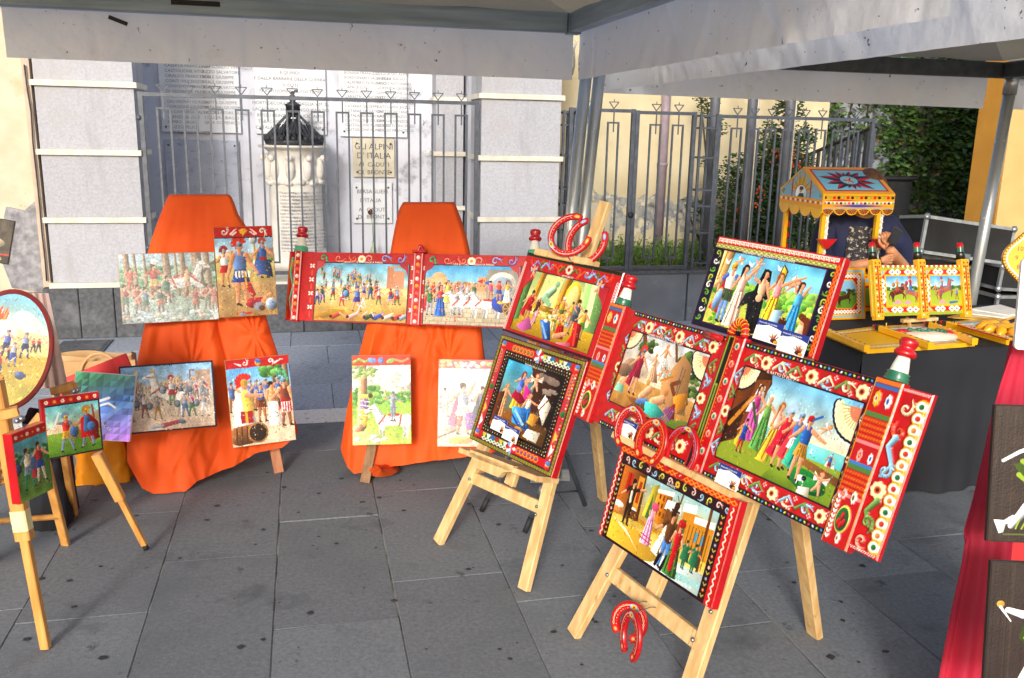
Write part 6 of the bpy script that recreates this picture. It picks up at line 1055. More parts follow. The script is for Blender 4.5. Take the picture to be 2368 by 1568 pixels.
for x in (A / 2, A / 2): [c.ell(x + math.cos(a) * .035, y + math.sin(a) * .035, .03, .016, ['f0ece8', 'c82020', '88b0e8'][k % 3], a) for y in (.083, .917) for k, a in enumerate(np.arange(0, 6.2, .785))]
for x in (.082, A - .082):
    c.rect(x - .03, .12, x + .03, .88, ['c03848', 'b83040'][0]); c.chain(x + .016 * (1 if x > .5 else -1), .13, x + .016 * (1 if x > .5 else -1), .87, .022, ['e8c040', 'f0ece0', '3c9c6c'], .008, 1.3); c.scallop(x - .01, .14, x - .01, .34, .018, 'e8b030', 'c83830', ['3870c0']); c.tri(x - .02, .62, x - .02, .86, -.04, ['e8c040', 'f0ece0', '2c7c50'])
    c.ell(x, .48, .026, .03, '2c7c38', 0, .3); [c.ell(x + dx, .52 + dy, .012, .012, 'd82028', 0, .5) for dx, dy in ((-.012, 0), (.012, .005), (0, .022))]
for x, y in ((.075, .08), (A - .075, .08), (.075, .92), (A - .075, .92)): c.ell(x, y, .028, .03, 'e0a070', 0, .3); c.ell(x, y - .015, .03, .018, '5888c8'); c.ell(x, y + .03, .03, .014, 'c82830')
for p in ((.14, .14, A - .14, .14), (.14, .86, A - .14, .86), (.14, .14, .14, .86), (A - .14, .14, A - .14, .86)): c.chain(*p, .022, ['f0ece0', 'e8c040', 'f0ece0', 'e05030'], .006, 1.5)
for p in ((.165, .165, A - .165, .165), (.165, .835, A - .165, .835), (.165, .165, .165, .835), (A - .165, .165, A - .165, .835)): c.chain(*p, .02, ['e8c040'], .0045, 1.5)
t, w, h, th = board('framed_picture', 'queen and cherubs picture in a wide dark patterned frame, lower one on the middle easel', 'picture', (.065, 3.112, .784), 1.08, -49.5, 20, 1.4, .467, .422, .035, None, side='red_gloss')
c.rect(.185, .185, A - .185, .815, '0c0c14'); bpanel(t, -th / 2, w, h, th, c, pic_triumph(), .197, .197, A - .197, .803, rel=.002); TRI = t
text('TRIONFO DELLA SCULTURA', .010, M['paper'], t, 0, -th / 2 - .0036, h / 2 - .195 * h, 'CENTER')
lab(card(t, -.082, -.12, -.04, .088, .02), 'white and blue business card on the queen picture, left one of two'); lab(card(t, .002, -.135, -.044, .088, .02), 'white and blue business card on the queen picture, right one of two')

# on the orange easels
K = 1.10; GO = 'pictures hung on the orange cloth easels'
board('painting', 'glossy forest scene with painted-in glare and white horse, upper left on the left orange easel', 'picture', (-1.666, 4.236, .981), .994, 24, 15, .4, .439, .336, .012, pic_forest(), 'canvas_gloss', group=GO)
board('painting', 'Roman soldier with red plume under a red banner strip, beside the forest scene', 'picture', (-1.282, 4.206, 1.073), 1.03, 19.6, 13.2, -.7, .270, .430, .012, pic_soldier(), group=GO)
board('painting', 'cavalry battle before a town in a navy border, lower left on the left orange easel', 'picture', (-1.581, 3.924, .524), 1.02, 19.9, 10.7, -.4, .405, .312, .016, pic_battle(), side='navy_edge', group=GO)
board('painting', 'Roman scene with a barrel and red top strip, lower right on the left orange easel', 'picture', (-1.141, 3.874, .531), 1.085, 21.6, 11.3, -1.7, .281, .398, .012, pic_barrel(), group=GO)
board('painting', 'knight on a white horse near a man tied to a tree, right orange easel', 'picture', (-.596, 3.926, .531), 1.075, 7.3, 13.8, -.1, .270, .414, .012, pic_knight(), 'paint_matt', group=GO)
board('painting', 'glossy painting with partly painted-in glare and fighter in red, right of the white horse knight', 'picture', (-.201, 3.924, .525), 1.075, 4, 19.5, .7, .270, .403, .012, pic_hero(), 'canvas_gloss', group=GO)
text_col = mat('sign_red', 'a04030', .6)
# twin red panel
KT = 1.12
A = 1.1336 / .3206; c = Cv(A, 150, RED); c.noise(.06, 30); c.lift = 1
def rid(x0, x1):
    n = 6
    for k in range(n): x = x0 + (x1 - x0) * (k + .5) / n; d = 1 if k % 2 else -1; c.scroll(x, .085, .05, k * 1.3, d, ['4cb48c', 'ec8a78', 'f08a70', 'e8948a', '98a8e0', '8ca0e0'][k], 1.5)
    c.flower((x0 + x1) / 2, .09, .06, 'f4f0e0', 'e8a020', 9, 'e8b020')
rid(.42, 1.82); rid(2.05, 3.42); c.lift = 0
for x in (.37, 1.90, 2.03, 3.46):
    for k in range(8): y = .2 + k * .1; [c.ell(x + dx, y + dy, .02, .012, 'f4ece4', a) for dx, dy, a in ((-.02, -.015, .6), (.02, -.015, -.6), (-.018, .015, -.6), (.018, .015, .6))] if k % 2 == 0 else c.line([(x, y - .03), (x, y + .03)], .012, 'e85838')
c.line([(.06, .1), (.04, .3), (.09, .5), (.05, .7), (.09, .9)], .022, '4cb48c', .4, .008); c.scallop(.015, .03, .015, .97, .014, 'e8b030', RED, ['e8b030']); c.ell(.07, .2, .03, .08, 'b87828', 0, .4)
t = thing('painted_cart_side', 'red double cart side with two battle and carriage pictures, across the right orange easel', 'painted panel', M=frame_m(bpos((-.490, 3.944, 1.049), KT), -12.7, 17, -1.9)); TW = t
w, h, th = 1.1336 * KT, .3206 * KT, .022; s = h - .003; mb = MB(); mb.bbox(-w / 2, w / 2, -th / 2, th / 2, -h / 2, h / 2, .003); part('board', mb, M['red_gloss'], t, True)
wins = ((.44, .155, 1.83, .985), (2.08, .155, 3.44, .985))
for a, b, p, q in wins: c.rect(a - .012, b - .012, p + .012, q + .006, '14182c')
painted('frame', c, w - .003, s, M['paint'], t, y=-th / 2 - .003, mask=mask2, relief=.005)
for (a, b, p, q), f in zip(wins, (pic_siege, pic_carriage)):
    painted('picture', f(), (p - a) * s + .004, (q - b) * s + .004, M['canvas'], t, y=-th / 2 - .001, x0=-(w - .003) / 2 + a * s - .002, z0=s / 2 - q * s - .002)
    for sg, xx in ((1, a), (-1, p)): mb = MB(); X = -(w - .003) / 2 + xx * s; mb.prism([(X, s / 2 - .12 * s), (X + sg * .14 * s, s / 2 - .15 * s), (X + sg * .1 * s, s / 2 - .2 * s), (X + sg * .03 * s, s / 2 - .24 * s), (X, s / 2 - .32 * s)][::-sg], -th / 2 - .005, -th / 2 - .0015); part('corner_bracket', mb, M['red_gloss'], t, True)
text('RODOMONTE FA STRAGE A PARIGI', .014, M['paper'], t, -.23, -th / 2 - .0042, s * .352, 'CENTER'); text('ENTRATA DI CARLO MAGNO A PARIGI', .014, M['paper'], t, .34, -th / 2 - .0042, s * .352, 'CENTER'); text('R. BATTIATO', .016, text_col, t, -.49, -th / 2 - .002, -s * .46); text('R. BATTIATO', .016, text_col, t, .48, -th / 2 - .002, -s * .46)
for x0, wd, fn in ((-.515 * KT, .04, 1), (.075, .05, 0), (.588 * KT, .04, 1)):
    mb = MB(); mb.bbox(x0 - wd / 2, x0 + wd / 2, -th / 2 - .018, th / 2, -h / 2 - .006, h / 2 + .004, .004); p_ = part('post', mb, M['red_gloss'], t, True)
    pc2 = Cv(wd / h, 120, RED); pc2.lift = 1; [pc2.ell(wd / h / 2, .06 + k * .1, .03, .03, ['f4d8d0', 'e8a030', 'e86040'][k % 3], 0, .3) for k in range(10)]; pc2.line([(.012, 0), (.012, 1)], .008, 'e8c0b8'); pc2.line([(wd / h - .012, 0), (wd / h - .012, 1)], .008, 'e8c0b8'); painted('post_painting', pc2, wd - .003, h, M['paint'], p_, y=-th / 2 - .0186, x0=x0 - wd / 2 + .0015, z0=-h / 2, relief=.003)
    if fn: finial(t, x0, h / 2, 1.0, 0, 'white_gloss', 'mint_gloss')
    else: mb = MB(); mb.tube([(x0 - .012 + .012 * (1 - math.cos(a)), -.005, h / 2 + .003 + .04 * math.sin(a)) for a in np.linspace(0, math.pi, 9)], .008, 8); part('hook', mb, M['red_gloss'], t, True); mb = MB(); mb.box(x0 - .035, x0 + .035, -.03, .01, h / 2 + .005, h / 2 + .018); part('cap', mb, M['red_gloss'], t, True)
# ------------------------------------------------------------------ easels
def epl(o, yaw, tilt):
    m_ = frame_m(Vector(o), yaw, tilt); n = m_.to_3x3() @ Vector((0, 1, 0)); return Vector(o), n
def wood_easel(label, o, yaw, tilt, mt, legs, mast, cross, ledge, rear, lw=.052, group=None, ledge_d=.07, extra=None):
    O, n = epl(o, yaw, tilt); Q = lambda p: at_plane(p[0], p[1], O, n); t = thing('easel', label, 'easel', o, group)
    def ground_fix(a, b):                                        # run the bar down to the paving
        d = (a - b).normalized(); return a + d * (max(0, a.z - .006) / -d.z) if d.z < -.05 else a
    for a, b in legs: A, B = Q(a), Q(b); mb = MB(); mb.bar(ground_fix(A, B), B, lw, .03, n); part('leg', mb, mt, t)
    A, B = Q(mast[0]), Q(mast[1]); mb = MB(); mb.bar(A + n * .035, B + n * .035, lw, .028, n); part('mast', mb, mt, t)
    for a, b in cross: A, B = Q(a), Q(b); mb = MB(); mb.bar(A + n * .004, B + n * .004, lw * .95, .024, n); part('crossbar', mb, mt, t)
    for a, b in ledge: A, B = Q(a), Q(b); mb = MB(); mb.bar(A - n * ledge_d / 2, B - n * ledge_d / 2, .022, ledge_d, n); part('ledge', mb, mt, t)
    f = at_z(*rear[0]); B = Q(rear[1]); mb = MB(); mb.bar(f + EZ * .006, B + n * .05, lw, .03, n); part('rear_leg', mb, mt, t)
    return t, Q, n, O
oM = (at_z(1010, 1255) + at_z(1210, 1365)) / 2
tM, QM, nM, _ = wood_easel('light pine easel standing in the middle with two framed pictures and two horseshoes on it', oM, -47, 18, M['pine'], [((1015, 1250), (1262, 735)), ((1212, 1360), (1352, 790))], ((1165, 1120), (1388, 462)), [((1078, 1098), (1258, 1178))], [((1112, 1046), (1292, 1112))], ((1393, 1155), (1335, 760)), ledge_d=.13)
a, b = QM((1140, 1066)), QM((1228, 1100)); c_, x_ = (a + b) / 2, (b - a).normalized(); zz = x_.cross(nM).normalized(); zz = zz if zz.z > 0 else -zz; L = (b - a).length / 2
mb = MB(); poly = [(-L * 1.15, .035), (-L * 1.1, .012), (-L * .7, -.004), (-L * .55, -.028), (L * .55, -.028), (L * .7, -.004), (L * 1.1, .012), (L * 1.15, .035)]; mb.prism(poly[::-1], -.13, -.105, lambda x, y, z: c_ + x_ * x + nM * y + zz * z); part('ledge_bracket', mb, M['pine'], tM)
a, b = QM((1262, 590)), QM((1385, 615)); mb = MB(); mb.bar(a - nM * .035, b - nM * .035, .028, .07, nM); part('top_shelf', mb, M['pine'], tM)
oF = (at_z(1315, 1470) + at_z(1561, 1679)) / 2 - Vector((.857, .515, 0)) * -.015
tF, QF, nF, _ = wood_easel('large light pine easel in the right foreground carrying the wide red cart side', oF, -59, 19, M['pine'], [((1328, 1462), (1560, 1040)), ((1600, 1568), (1800, 960))], ((1485, 1385), (1800, 640)), [((1398, 1312), (1625, 1492))], [((1488, 1020), (1770, 1160))], ((1883, 1470), (1790, 950)), .058, ledge_d=.15)
for T_, Q_, n_, pts_ in ((tF, QF, nF, ((1652, 1415), (1412, 1330), (1610, 1480))), (tM, QM, nM, ((1092, 1108), (1247, 1172), (1245, 1190)))):
    for b_ in pts_: mb = MB(); mb.ball(Q_(b_) - n_ * .017, .007); part('bolt', mb, M['steel'], T_)
mb = MB(); mb.bar(QF((1640, 745)) - nF * .02, QF((1880, 830)) - nF * .02, .03, .05, nF); part('ledge', mb, M['pine'], tF)

# steel folding stand behind the middle easel
t = thing('metal_stand', 'folding grey steel stand with black rubber tips behind the middle easel', 'stand', at_z(1160, 1200)); tips = []
f1, f2, f3 = at_z(1113, 1181, .006), at_z(1213, 1231, .006), at_z(1352, 1168, .006); p1, p2 = at_d(1237, 930, 4.02), at_d(1332, 935, 3.95)
for f, p in ((f1, p1), (f2, p2)):
    mb = MB(); mb.tube([f, f.lerp(p, .12)], .0125, 12); part('leg_tip', mb, M['rubber'], t); mb = MB(); mb.tube([f.lerp(p, .115), f.lerp(p, .5), p], .0115, 12); part('leg', mb, M['steel'], t)
    mb = MB(); mb.tube([f.lerp(p, .3), f.lerp(p, .36)], .015, 12); part('sleeve', mb, M['alu'], t)
mb = MB(); mb.tube([f3, p1.lerp(p2, .3)], .011, 12); part('leg', mb, M['dark_steel'], t)
mb = MB(); mb.tube([f1.lerp(p1, .2), f2.lerp(p2, .2)], .008, 8); part('crossbar', mb, M['dark_steel'], t)
mb = MB(); mb.tube([f2.lerp(p2, .3), f3.lerp(p1.lerp(p2, .3), .15)], .005, 8); part('stay', mb, M['dark_steel'], t); mb = MB(); mb.tube([p1, p2], .011, 12); part('crossbar', mb, M['dark_steel'], t)

# ------------------------------------------------------------------ orange cloth easels
def lerp_rows(rows, y):
    if y <= rows[0][0]: return rows[0][1], rows[0][2]
    for (a, l0, r0), (b, l1, r1) in zip(rows, rows[1:]):
        if y <= b: q = (y - a) / (b - a); return l0 + (l1 - l0) * q, r0 + (r1 - r0) * q
    return rows[-1][1], rows[-1][2]
def hemf(h, s):
    for (a, y0), (b, y1) in zip(h, h[1:]):
        if s <= b: return y0 + (y1 - y0) * (s - a) / (b - a)
    return h[-1][1]
def draped(label, o, yaw, tilt, rows, hem, mt, back=.42, nf=110, nr=90, pins=(), seed=1, ridges=()):
    O, n = epl(o, yaw, tilt); rr = random.Random(seed); y0 = rows[0][0]; G = []; hb = Vector((n.x, n.y, 0)).normalized(); cr = [(a_, b_, a_ + rr.uniform(-.22, .22), b_ + rr.uniform(.05, .25), rr.choice((-1, 1)) * rr.uniform(.005, .013), rr.uniform(.008, .02)) for a_, b_ in ((rr.random(), rr.uniform(.42, .95)) for _ in range(22))]; ridges = list(ridges) + cr; ph = [rr.uniform(0, 6) for _ in range(8)]
    for j in range(nr + 1):
        t = j / nr; row = []; tt = t
        for i in range(nf + 1):
            s = i / nf; y = y0 + (hemf(hem, s) - y0) * tt; xl, xr = lerp_rows(rows, y); xr2 = xl + (xr - xl) * s
            p = at_plane(xr2, y, O, n); e = min(s, 1 - s)
            f = .010 * math.sin(s * 23 + ph[0] + 2 * math.sin(t * 3)) * t + .016 * t * t * math.sin(s * 9 + ph[1]) + .004 * math.sin(s * 50 + t * 9 + ph[2]) * t + .003 * math.sin(t * 31 + s * 8 + ph[3])
            for (ps, pt, am) in pins:
                dx, dy = (s - ps), (t - pt); r_ = math.hypot(dx * 1.2, dy); a_ = math.atan2(dy, dx); f += am * math.cos(a_ * 9) * math.exp(-r_ * 9) * min(1, r_ * 12)
            for (s0, t0, s1, t1, am, wd) in ridges:
                dx, dy = s1 - s0, t1 - t0; q = max(0, min(1, ((s - s0) * dx + (t - t0) * dy) / (dx * dx + dy * dy))); d_ = math.hypot(s - s0 - q * dx, t - t0 - q * dy); f += am * math.exp(-(d_ / wd) ** 2)
            edge = (1 - min(1, e / .06)) ** 2 * .03
            p = p - n * f + hb * edge; p.z = max(p.z, .008); row.append(p)
        L, R = row[0], row[-1]; bk = .05 + back * t; side = 6; right = [R + hb * (bk * k / side) + EZ * 0 - (R - L).normalized() * (.04 * math.sin(math.pi * k / side) * t) for k in range(1, side)]
        backr = [R.lerp(L, k / 10) + hb * (bk + .02 * math.sin(k * 2.2) * t) for k in range(0, 11)]; left = [L + hb * (bk * (side - k) / side) for k in range(1, side)]
        ring = row + right + backr + left + [row[0]]; ring = [Vector((p.x, p.y, max(p.z, .008))) for p in ring]; G.append(ring)
    c = sum((p for p in G[0]), Vector()) / len(G[0]); top = [G[0][i].lerp(c, .999) for i in range(len(G[0]))]
    mb = MB(); mb.grid([[p for p in top]] + G); return mb, O, n, hb
rowsL = [(452, 391, 531), (458, 387, 537), (470, 381, 542), (500, 370, 553), (520, 362, 567), (560, 348, 583), (590, 340, 592), (700, 336, 608), (755, 334, 622), (830, 318, 646), (920, 303, 668), (1000, 292, 690), (1075, 292, 694), (1152, 300, 696)]
hemL = [(0, 1072), (.08, 1128), (.18, 1148), (.27, 1153), (.40, 1112), (.62, 1078), (.75, 1048), (.9, 1034), (1, 1002)]
oL = Vector((-1.223, 4.17, 0)) + Vector((-.342, .94, 0)) * .03
mb, O, n, hb = draped('', oL, 20, 13, rowsL, hemL, None, pins=((.38, .60, .022), (.87, .55, .025)), seed=3, ridges=((.5, .42, .62, .95, .02, .05), (.12, .5, .4, .62, -.015, .04), (.6, .5, .85, .9, -.02, .05), (.05, .9, .3, .99, .02, .06)))
te = thing('easel', 'wooden easel hidden under the left orange cloth, one reddish foot showing', 'easel', at_z(643, 1090)); Q = lambda x, y: at_plane(x, y, O, n)
tc = solo('orange_cloth', mb, M['orange'], 'plain orange cloth draped over the left easel and trailing in a point on the ground', 'cloth', 'orange cloths over the back easels', origin=at_z(380, 1145))
f = at_z(645, 1092, .005); mb = MB(); mb.bar(f, Q(600, 850) + hb * .08, .05, .022, n); part('leg', mb, M['pine_red'], te)
f = at_z(365, 1090, .005); mb = MB(); mb.bar(f + hb * .05, Q(400, 850) + hb * .08, .05, .022, n); part('leg', mb, M['pine_red'], te)
mb = MB(); mb.bar(Q(465, 465) + hb * .035, Q(480, 1040) + hb * .09, .05, .02, n); part('mast', mb, M['pine_red'], te); mb = MB(); mb.bar(Q(400, 460) + hb * .025, Q(522, 460) + hb * .025, .03, .02, n); part('head_board', mb, M['pine_red'], te)
rowsR = [(470, 930, 1049), (476, 926, 1053), (486, 921, 1056), (520, 913, 1069), (560, 905, 1080), (590, 900, 1086), (680, 872, 1098), (755, 846, 1112), (830, 826, 1119), (950, 800, 1135), (1040, 786, 1148), (1100, 786, 1152)]
hemR = [(0, 1045), (.05, 1078), (.09, 1095), (.2, 1086), (.35, 1078), (.6, 1066), (.8, 1056), (1, 1046)]
oR = Vector((-.656, 4.25, 0))
mb, O, n, hb = draped('', oR, 3, 13, rowsR, hemR, None, pins=((.32, .60, .018), (.72, .62, .022)), seed=8, ridges=((.10, .5, .03, .98, .02, .05), (.62, .5, .55, .98, .012, .04), (.85, .5, .9, .9, -.015, .05)))
te = thing('easel', 'wooden easel under the right orange cloth, a dark brown foot showing at each side', 'easel', at_z(842, 1116)); Q = lambda x, y: at_plane(x, y, O, n)
solo('orange_cloth', mb, M['orange'], 'plain orange cloth over the right easel with straight frayed hem above the ground', 'cloth', 'orange cloths over the back easels', origin=at_z(950, 1090))
for fx, fy, tx in ((843, 1116, 905), (1111, 1094, 1060)): f = at_z(fx, fy, .005); mb = MB(); mb.bar(f, Q(tx, 800) + hb * .06, .05, .022, n); part('leg', mb, M['pine_dark'], te)
mb = MB(); mb.bar(Q(990, 480) + hb * .035, Q(975, 1030) + hb * .09, .05, .02, n); part('mast', mb, M['pine_dark'], te); mb = MB(); mb.bar(Q(938, 478) + hb * .025, Q(1042, 478) + hb * .025, .03, .02, n); part('head_board', mb, M['pine_dark'], te)
# crumpled orange end under the right cloth
mb = MB(); mb.grid([[at_z(880 + 42 * math.cos(a) * r, 1083 + 20 * math.sin(a) * r, .03 + .10 * (1 - r) + .008 * math.sin(a * 5)) for a in np.linspace(0, 6.283, 25)] for r in np.linspace(0.02, 1, 8)]); solo('cloth_end', mb, M['orange'], 'bunched end of orange cloth lying under the hem of the right easel', 'cloth', origin=at_z(880, 1083))

# ------------------------------------------------------------------ horseshoes
def horseshoe(c, yaw, tilt, roll, size, label, group, cols=('f0ece0', 'e8b030', '78b8e8'), wide=.028, bg='c8181c', gap=.62):
    t = thing('horseshoe', label, 'horseshoe', M=frame_m(c, yaw, tilt, roll), group=group); a0, a1 = -math.pi / 2 + gap, 1.5 * math.pi - gap; N = 36
    def pt(s): a = a1 + (a0 - a1) * s; return Vector((math.cos(a) * size * .42, 0, math.sin(a) * size * .5))
    def cs(s, r, y):
        p = pt(s); d = (pt(min(1, s + .01)) - pt(max(0, s - .01))).normalized(); q = Vector((-d.z, 0, d.x)); return p + q * (wide * r) + Vector((0, y, 0))
    mb = MB(); rows = []
    for k in range(N + 1):
        s = k / N; e = 1 if 0 < k < N else .55; rows.append([cs(s, a * e, b) for a, b in ((-.42, -.006), (.42, -.006), (.5, -.002), (.5, .005), (.42, .008), (-.42, .008), (-.5, .005), (-.5, -.002), (-.42, -.006))])
    mb.grid(rows); n_ = len(mb.v); mb.f += [tuple(range(8)), tuple(n_ - 9 + i for i in range(7, -1, -1))]; mb.sm += [False, False]; part('bar', mb, M['red_gloss'], t, True)
    c_ = Cv(9, 26, bg); c_.chain(.9, .38, 8.1, .38, .2, [cols[0]], .025, 2.0, True); c_.chain(1, .76, 8, .76, .3, cols, .055, 1.1); c_.line([(1, .6), (8, .6)], .02, '5a0c10'); c_.flower(.45, .5, .3, cols[1], 'c8181c', 7, 'f0ece0'); c_.flower(8.55, .5, .3, cols[1], 'c8181c', 7, 'f0ece0'); c_.ell(4.5, .5, .5, .4, '78b8d8'); c_.flower(4.5, .5, .35, 'e8c038', 'c82020', 6, 'e05030'); c_.line([(0, .04), (9, .04)], .03, '8a1014')
    V = lambda A_: np.array([tuple(cs(p[0], (p[2] - .5) * .84, -.0066)) for p in A_])
    painted('painting', c_, 1, 1, M['paint'], t, x0=0, z0=0, fn=V); return t
GH = 'painted horseshoes'
horseshoe(QM((1350, 556)) - nM * .085, -25, 16, -120, .17, 'painted red horseshoe with white flower, left of the two on top of the middle easel', GH, wide=.026)
horseshoe(QM((1376, 566)) - nM * .055, -30, 16, -152, .175, 'painted red horseshoe with blue dashes, right of the two on top of the middle easel', GH, cols=('f0ece0', '78b8e8', 'e8a030'), wide=.026)
nB = MW[BIG.name].to_3x3() @ Vector((0, 1, 0))
horseshoe(QF((1528, 1008)) - nF * .145, -55, 17, -4, .135, 'painted horseshoe with white maze pattern, left one on the ledge of the front easel', GH, wide=.028, gap=.45)
horseshoe(QF((1583, 1040)) - nF * .155, -58, 17, 4, .135, 'painted horseshoe with yellow rope edge, second one on the ledge of the front easel', GH, cols=('e8b030', 'f0a828', 'e8b030'), wide=.028, gap=.45)
horseshoe(QF((1645, 1062)) - nF * .14, -62, 17, 6, .155, 'painted horseshoe with blue braid, before the middle post of the wide red cart side', GH, cols=('78b8e8', 'c8181c', '78b8e8'), wide=.02, gap=.4)
def hung(cx, cy, off, yaw, roll, lab_, hookpx, sz=.20):
    c = QF((cx, cy)) - nF * off; t = horseshoe(c, yaw, 8, roll, sz, lab_, GH, cols=('f0e8c0', 'e88028', 'f0ece0'), wide=.03, gap=.5)
    h0 = QF(hookpx) - nF * .02; top = MW[t.name] @ Vector((0, -.004, sz * .5)); mb = MB(); mb.tube([h0 + nF * .03, h0 - nF * .012, h0 * .6 + top * .4 + Vector((-.012, 0, 0)), top], .0015, 5); part('wire', mb, M['wire'], t)
hung(1480, 1440, .05, -30, 14, 'painted horseshoe hanging by a wire from the crossbar of the front easel, left one', (1500, 1392), .115); hung(1497, 1473, .075, -75, -8, 'painted horseshoe hanging by a wire from the crossbar of the front easel, right one', (1520, 1405), .14)

# ------------------------------------------------------------------ left foreground group
t = thing('oval_picture', 'large oval battle picture with dark red rim at the left edge', 'picture', M=frame_m(bpos((-1.652, 2.82, 1.018), 1.1), 12, 18, 8)); rx, rz = .148, .222
mb = MB(); N = 48
def el(a, k, y): return (math.cos(a) * rx * k, y, math.sin(a) * rz * k)
for k0, y0_, k1, y1_ in ((1.0, -.012, .93, -.016), (.93, -.016, .92, -.012), (1.0, -.012, 1.0, .012)): mb.grid([[el(a, k0, y0_) for a in np.linspace(0, 6.2832, N)], [el(a, k1, y1_) for a in np.linspace(0, 6.2832, N)]])
part('rim', mb, mat('dark_red_rim', '7c1a1c', .35, '641416'), t, True); mb = MB(); mb.add([(0, .012, 0)] + [el(a, 1, .012) for a in np.linspace(0, 6.2832, N)], [(0, i + 1, i) for i in range(1, N)]); mb.add([(0, -.008, 0)] + [el(a, .93, -.008) for a in np.linspace(0, 6.2832, N)], [(0, i, i + 1) for i in range(1, N)]); part('board', mb, M['board_back'], t, True)
def ovfn(V):
    X, Z = V[:, 0] * 2, V[:, 2] * 2; return np.stack([X * np.sqrt(np.maximum(0, 1 - Z * Z / 2)) * rx * .935, V[:, 1], Z * np.sqrt(np.maximum(0, 1 - X * X / 2)) * rz * .935], -1)
painted('picture', pic_oval(), 1, 1, M['paint_matt'], t, y=-.012, fn=ovfn)
board('framed_picture', 'two fighting paladins on green grass with flowered red top strip, left foreground', 'picture', (-1.434, 2.753, .787), 1.13, 47, 6, 2.6, .184, .198, .022, pic_knights(), 'paint', 'red_gloss')
board('framed_picture', 'dark small picture of two fighters seen very obliquely with bright red side, far left', 'picture', (-1.464, 2.537, .740), 1.04, 76, 3, 1.3, .135, .218, .035, pic_narrow(), 'paint', 'red_gloss')
cc = Cv(.6, 100, '4a4030'); cc.noise(.4, 9); cc.rect(0, .8, .6, 1, '151210'); cc.line([(0, .82), (.6, .8)], .02, 'c82028'); cc.scroll(.3, .91, .04, 0, 1, 'c8b050'); cc.scroll(.45, .9, .04, 2, -1, 'c8b050'); cc.ell(.3, .55, .2, .12, 'c8b898', 0, .5)
board('framed_picture', 'lower corner of a dark picture with red and gold script at the upper left edge', 'picture', tuple(at_d(-14, 555, 3.0)), 1, 20, 10, 12, .11, .15, .02, cc, 'paint', 'black_gloss')
def kbar(mb, a, b, w, h, n=(0, -1, 0)): mb.bar(a, b, w, h, n); return mb
t = thing('sketch_easel', 'varnished wooden tripod easel behind the two paladins picture, its right leg with black tip', 'easel', at_z(338, 1270)); ft = at_z(339, 1270, .01); top = at_d(148, 905, 3.5)
mb = MB(); mb.tube([ft, ft.lerp(top, .03)], .012, 8); part('leg_tip', mb, M['rubber'], t); kb = ft.lerp(top, .38); part('leg', kbar(MB(), ft.lerp(top, .028), kb, .024, .02), M['pine_warm'], t); part('upper_leg', kbar(MB(), ft.lerp(top, .33), ft.lerp(top, .62), .04, .034), M['pine_warm'], t)
f2 = Vector((-1.98, 3.75, .01)); part('leg', kbar(MB(), f2, top + Vector((-.06, .05, -.1)), .03, .024), M['pine_warm'], t); part('leg', kbar(MB(), Vector((-2.25, 2.85, .01)), top + Vector((-.1, 0, -.1)), .03, .024), M['pine_warm'], t)
part('mast', kbar(MB(), at_d(215, 1035, 3.5), at_d(152, 885, 3.46), .055, .03), M['pine_warm'], t); mb = MB(); mb.bar(at_d(122, 905, 3.42), at_d(174, 893, 3.42), .03, .04, (0, -1, .2)); part('clamp', mb, M['pine_warm'], t); mb = MB(); mb.ball(at_d(172, 905, 3.36), .011); mb.ball(at_d(180, 902, 3.36), .008); part('wing_nut', mb, M['steel'], t)
t = thing('sketch_easel', 'varnished easel at the left edge with cream tape round its leg, under the oval picture', 'easel', at_z(105, 1498)); ft = at_z(106, 1498, .006); top = at_d(-12, 880, 2.86)
part('leg', kbar(MB(), ft, ft.lerp(top, .50), .03, .026), M['pine_warm'], t); part('upper_leg', kbar(MB(), ft.lerp(top, .43), top, .048, .036), M['pine_warm'], t); mb = MB(); mb.bar(ft.lerp(top, .455), ft.lerp(top, .53), .053, .041, (0, -1, 0)); part('tape', mb, M['cream_tape'], t); mb = MB(); mb.bar(ft.lerp(top, .42), ft.lerp(top, .452), .052, .04, (0, -1, 0)); part('leg_cuff', mb, M['pine_warm'], t)
part('leg', kbar(MB(), Vector((-2.35, 2.6, .006)), top + Vector((-.05, .02, 0)), .034, .026), M['pine_warm'], t); part('leg', kbar(MB(), Vector((-2.1, 3.3, .006)), top + Vector((-.02, .05, 0)), .034, .026), M['pine_warm'], t); mb = MB(); mb.bar(at_d(2, 960, 2.84), at_d(42, 950, 2.86), .03, .05, (0, -1, 0)); part('clamp', mb, M['pine_warm'], t); mb = MB(); mb.ball(at_d(50, 968, 2.84), .011); mb.ball(at_d(40, 973, 2.83), .009); part('wing_nut', mb, M['steel'], t)
t = thing('ladder_stand', 'small varnished ladder-like stand with round rungs at the left edge', 'stand', at_z(152, 1260)); f = at_z(152, 1258, .006); tp = at_d(88, 1000, 3.35); part('leg', kbar(MB(), f, tp, .034, .022), M['pine_warm'], t); f2 = at_z(98, 1166, .006); part('leg', kbar(MB(), f2, at_d(86, 1010, 3.6), .03, .02), M['pine_warm'], t); g2 = f + Vector((-.55, -.14, 0)); tp2 = tp + Vector((-.5, -.14, 0)); part('leg', kbar(MB(), g2, tp2, .034, .022), M['pine_warm'], t)
for q in (.27, .62, .68): mb = MB(); mb.tube([f.lerp(tp, q), g2.lerp(tp2, q)], .0125, 10); part('rung', mb, M['pine_warm'], t)
t = thing('walking_stick', 'grey aluminium tube leg with white tip behind the paladins picture', 'pole', at_z(167, 1148)); f = at_z(167, 1148, .006); tp = at_d(146, 1010, 3.8); mb = MB(); mb.tube([f, f.lerp(tp, .14)], .016, 12); part('tip', mb, M['white_gloss'], t); mb = MB(); mb.tube([f.lerp(tp, .13), f.lerp(tp, 1.6)], .0115, 12); part('tube', mb, M['steel'], t)

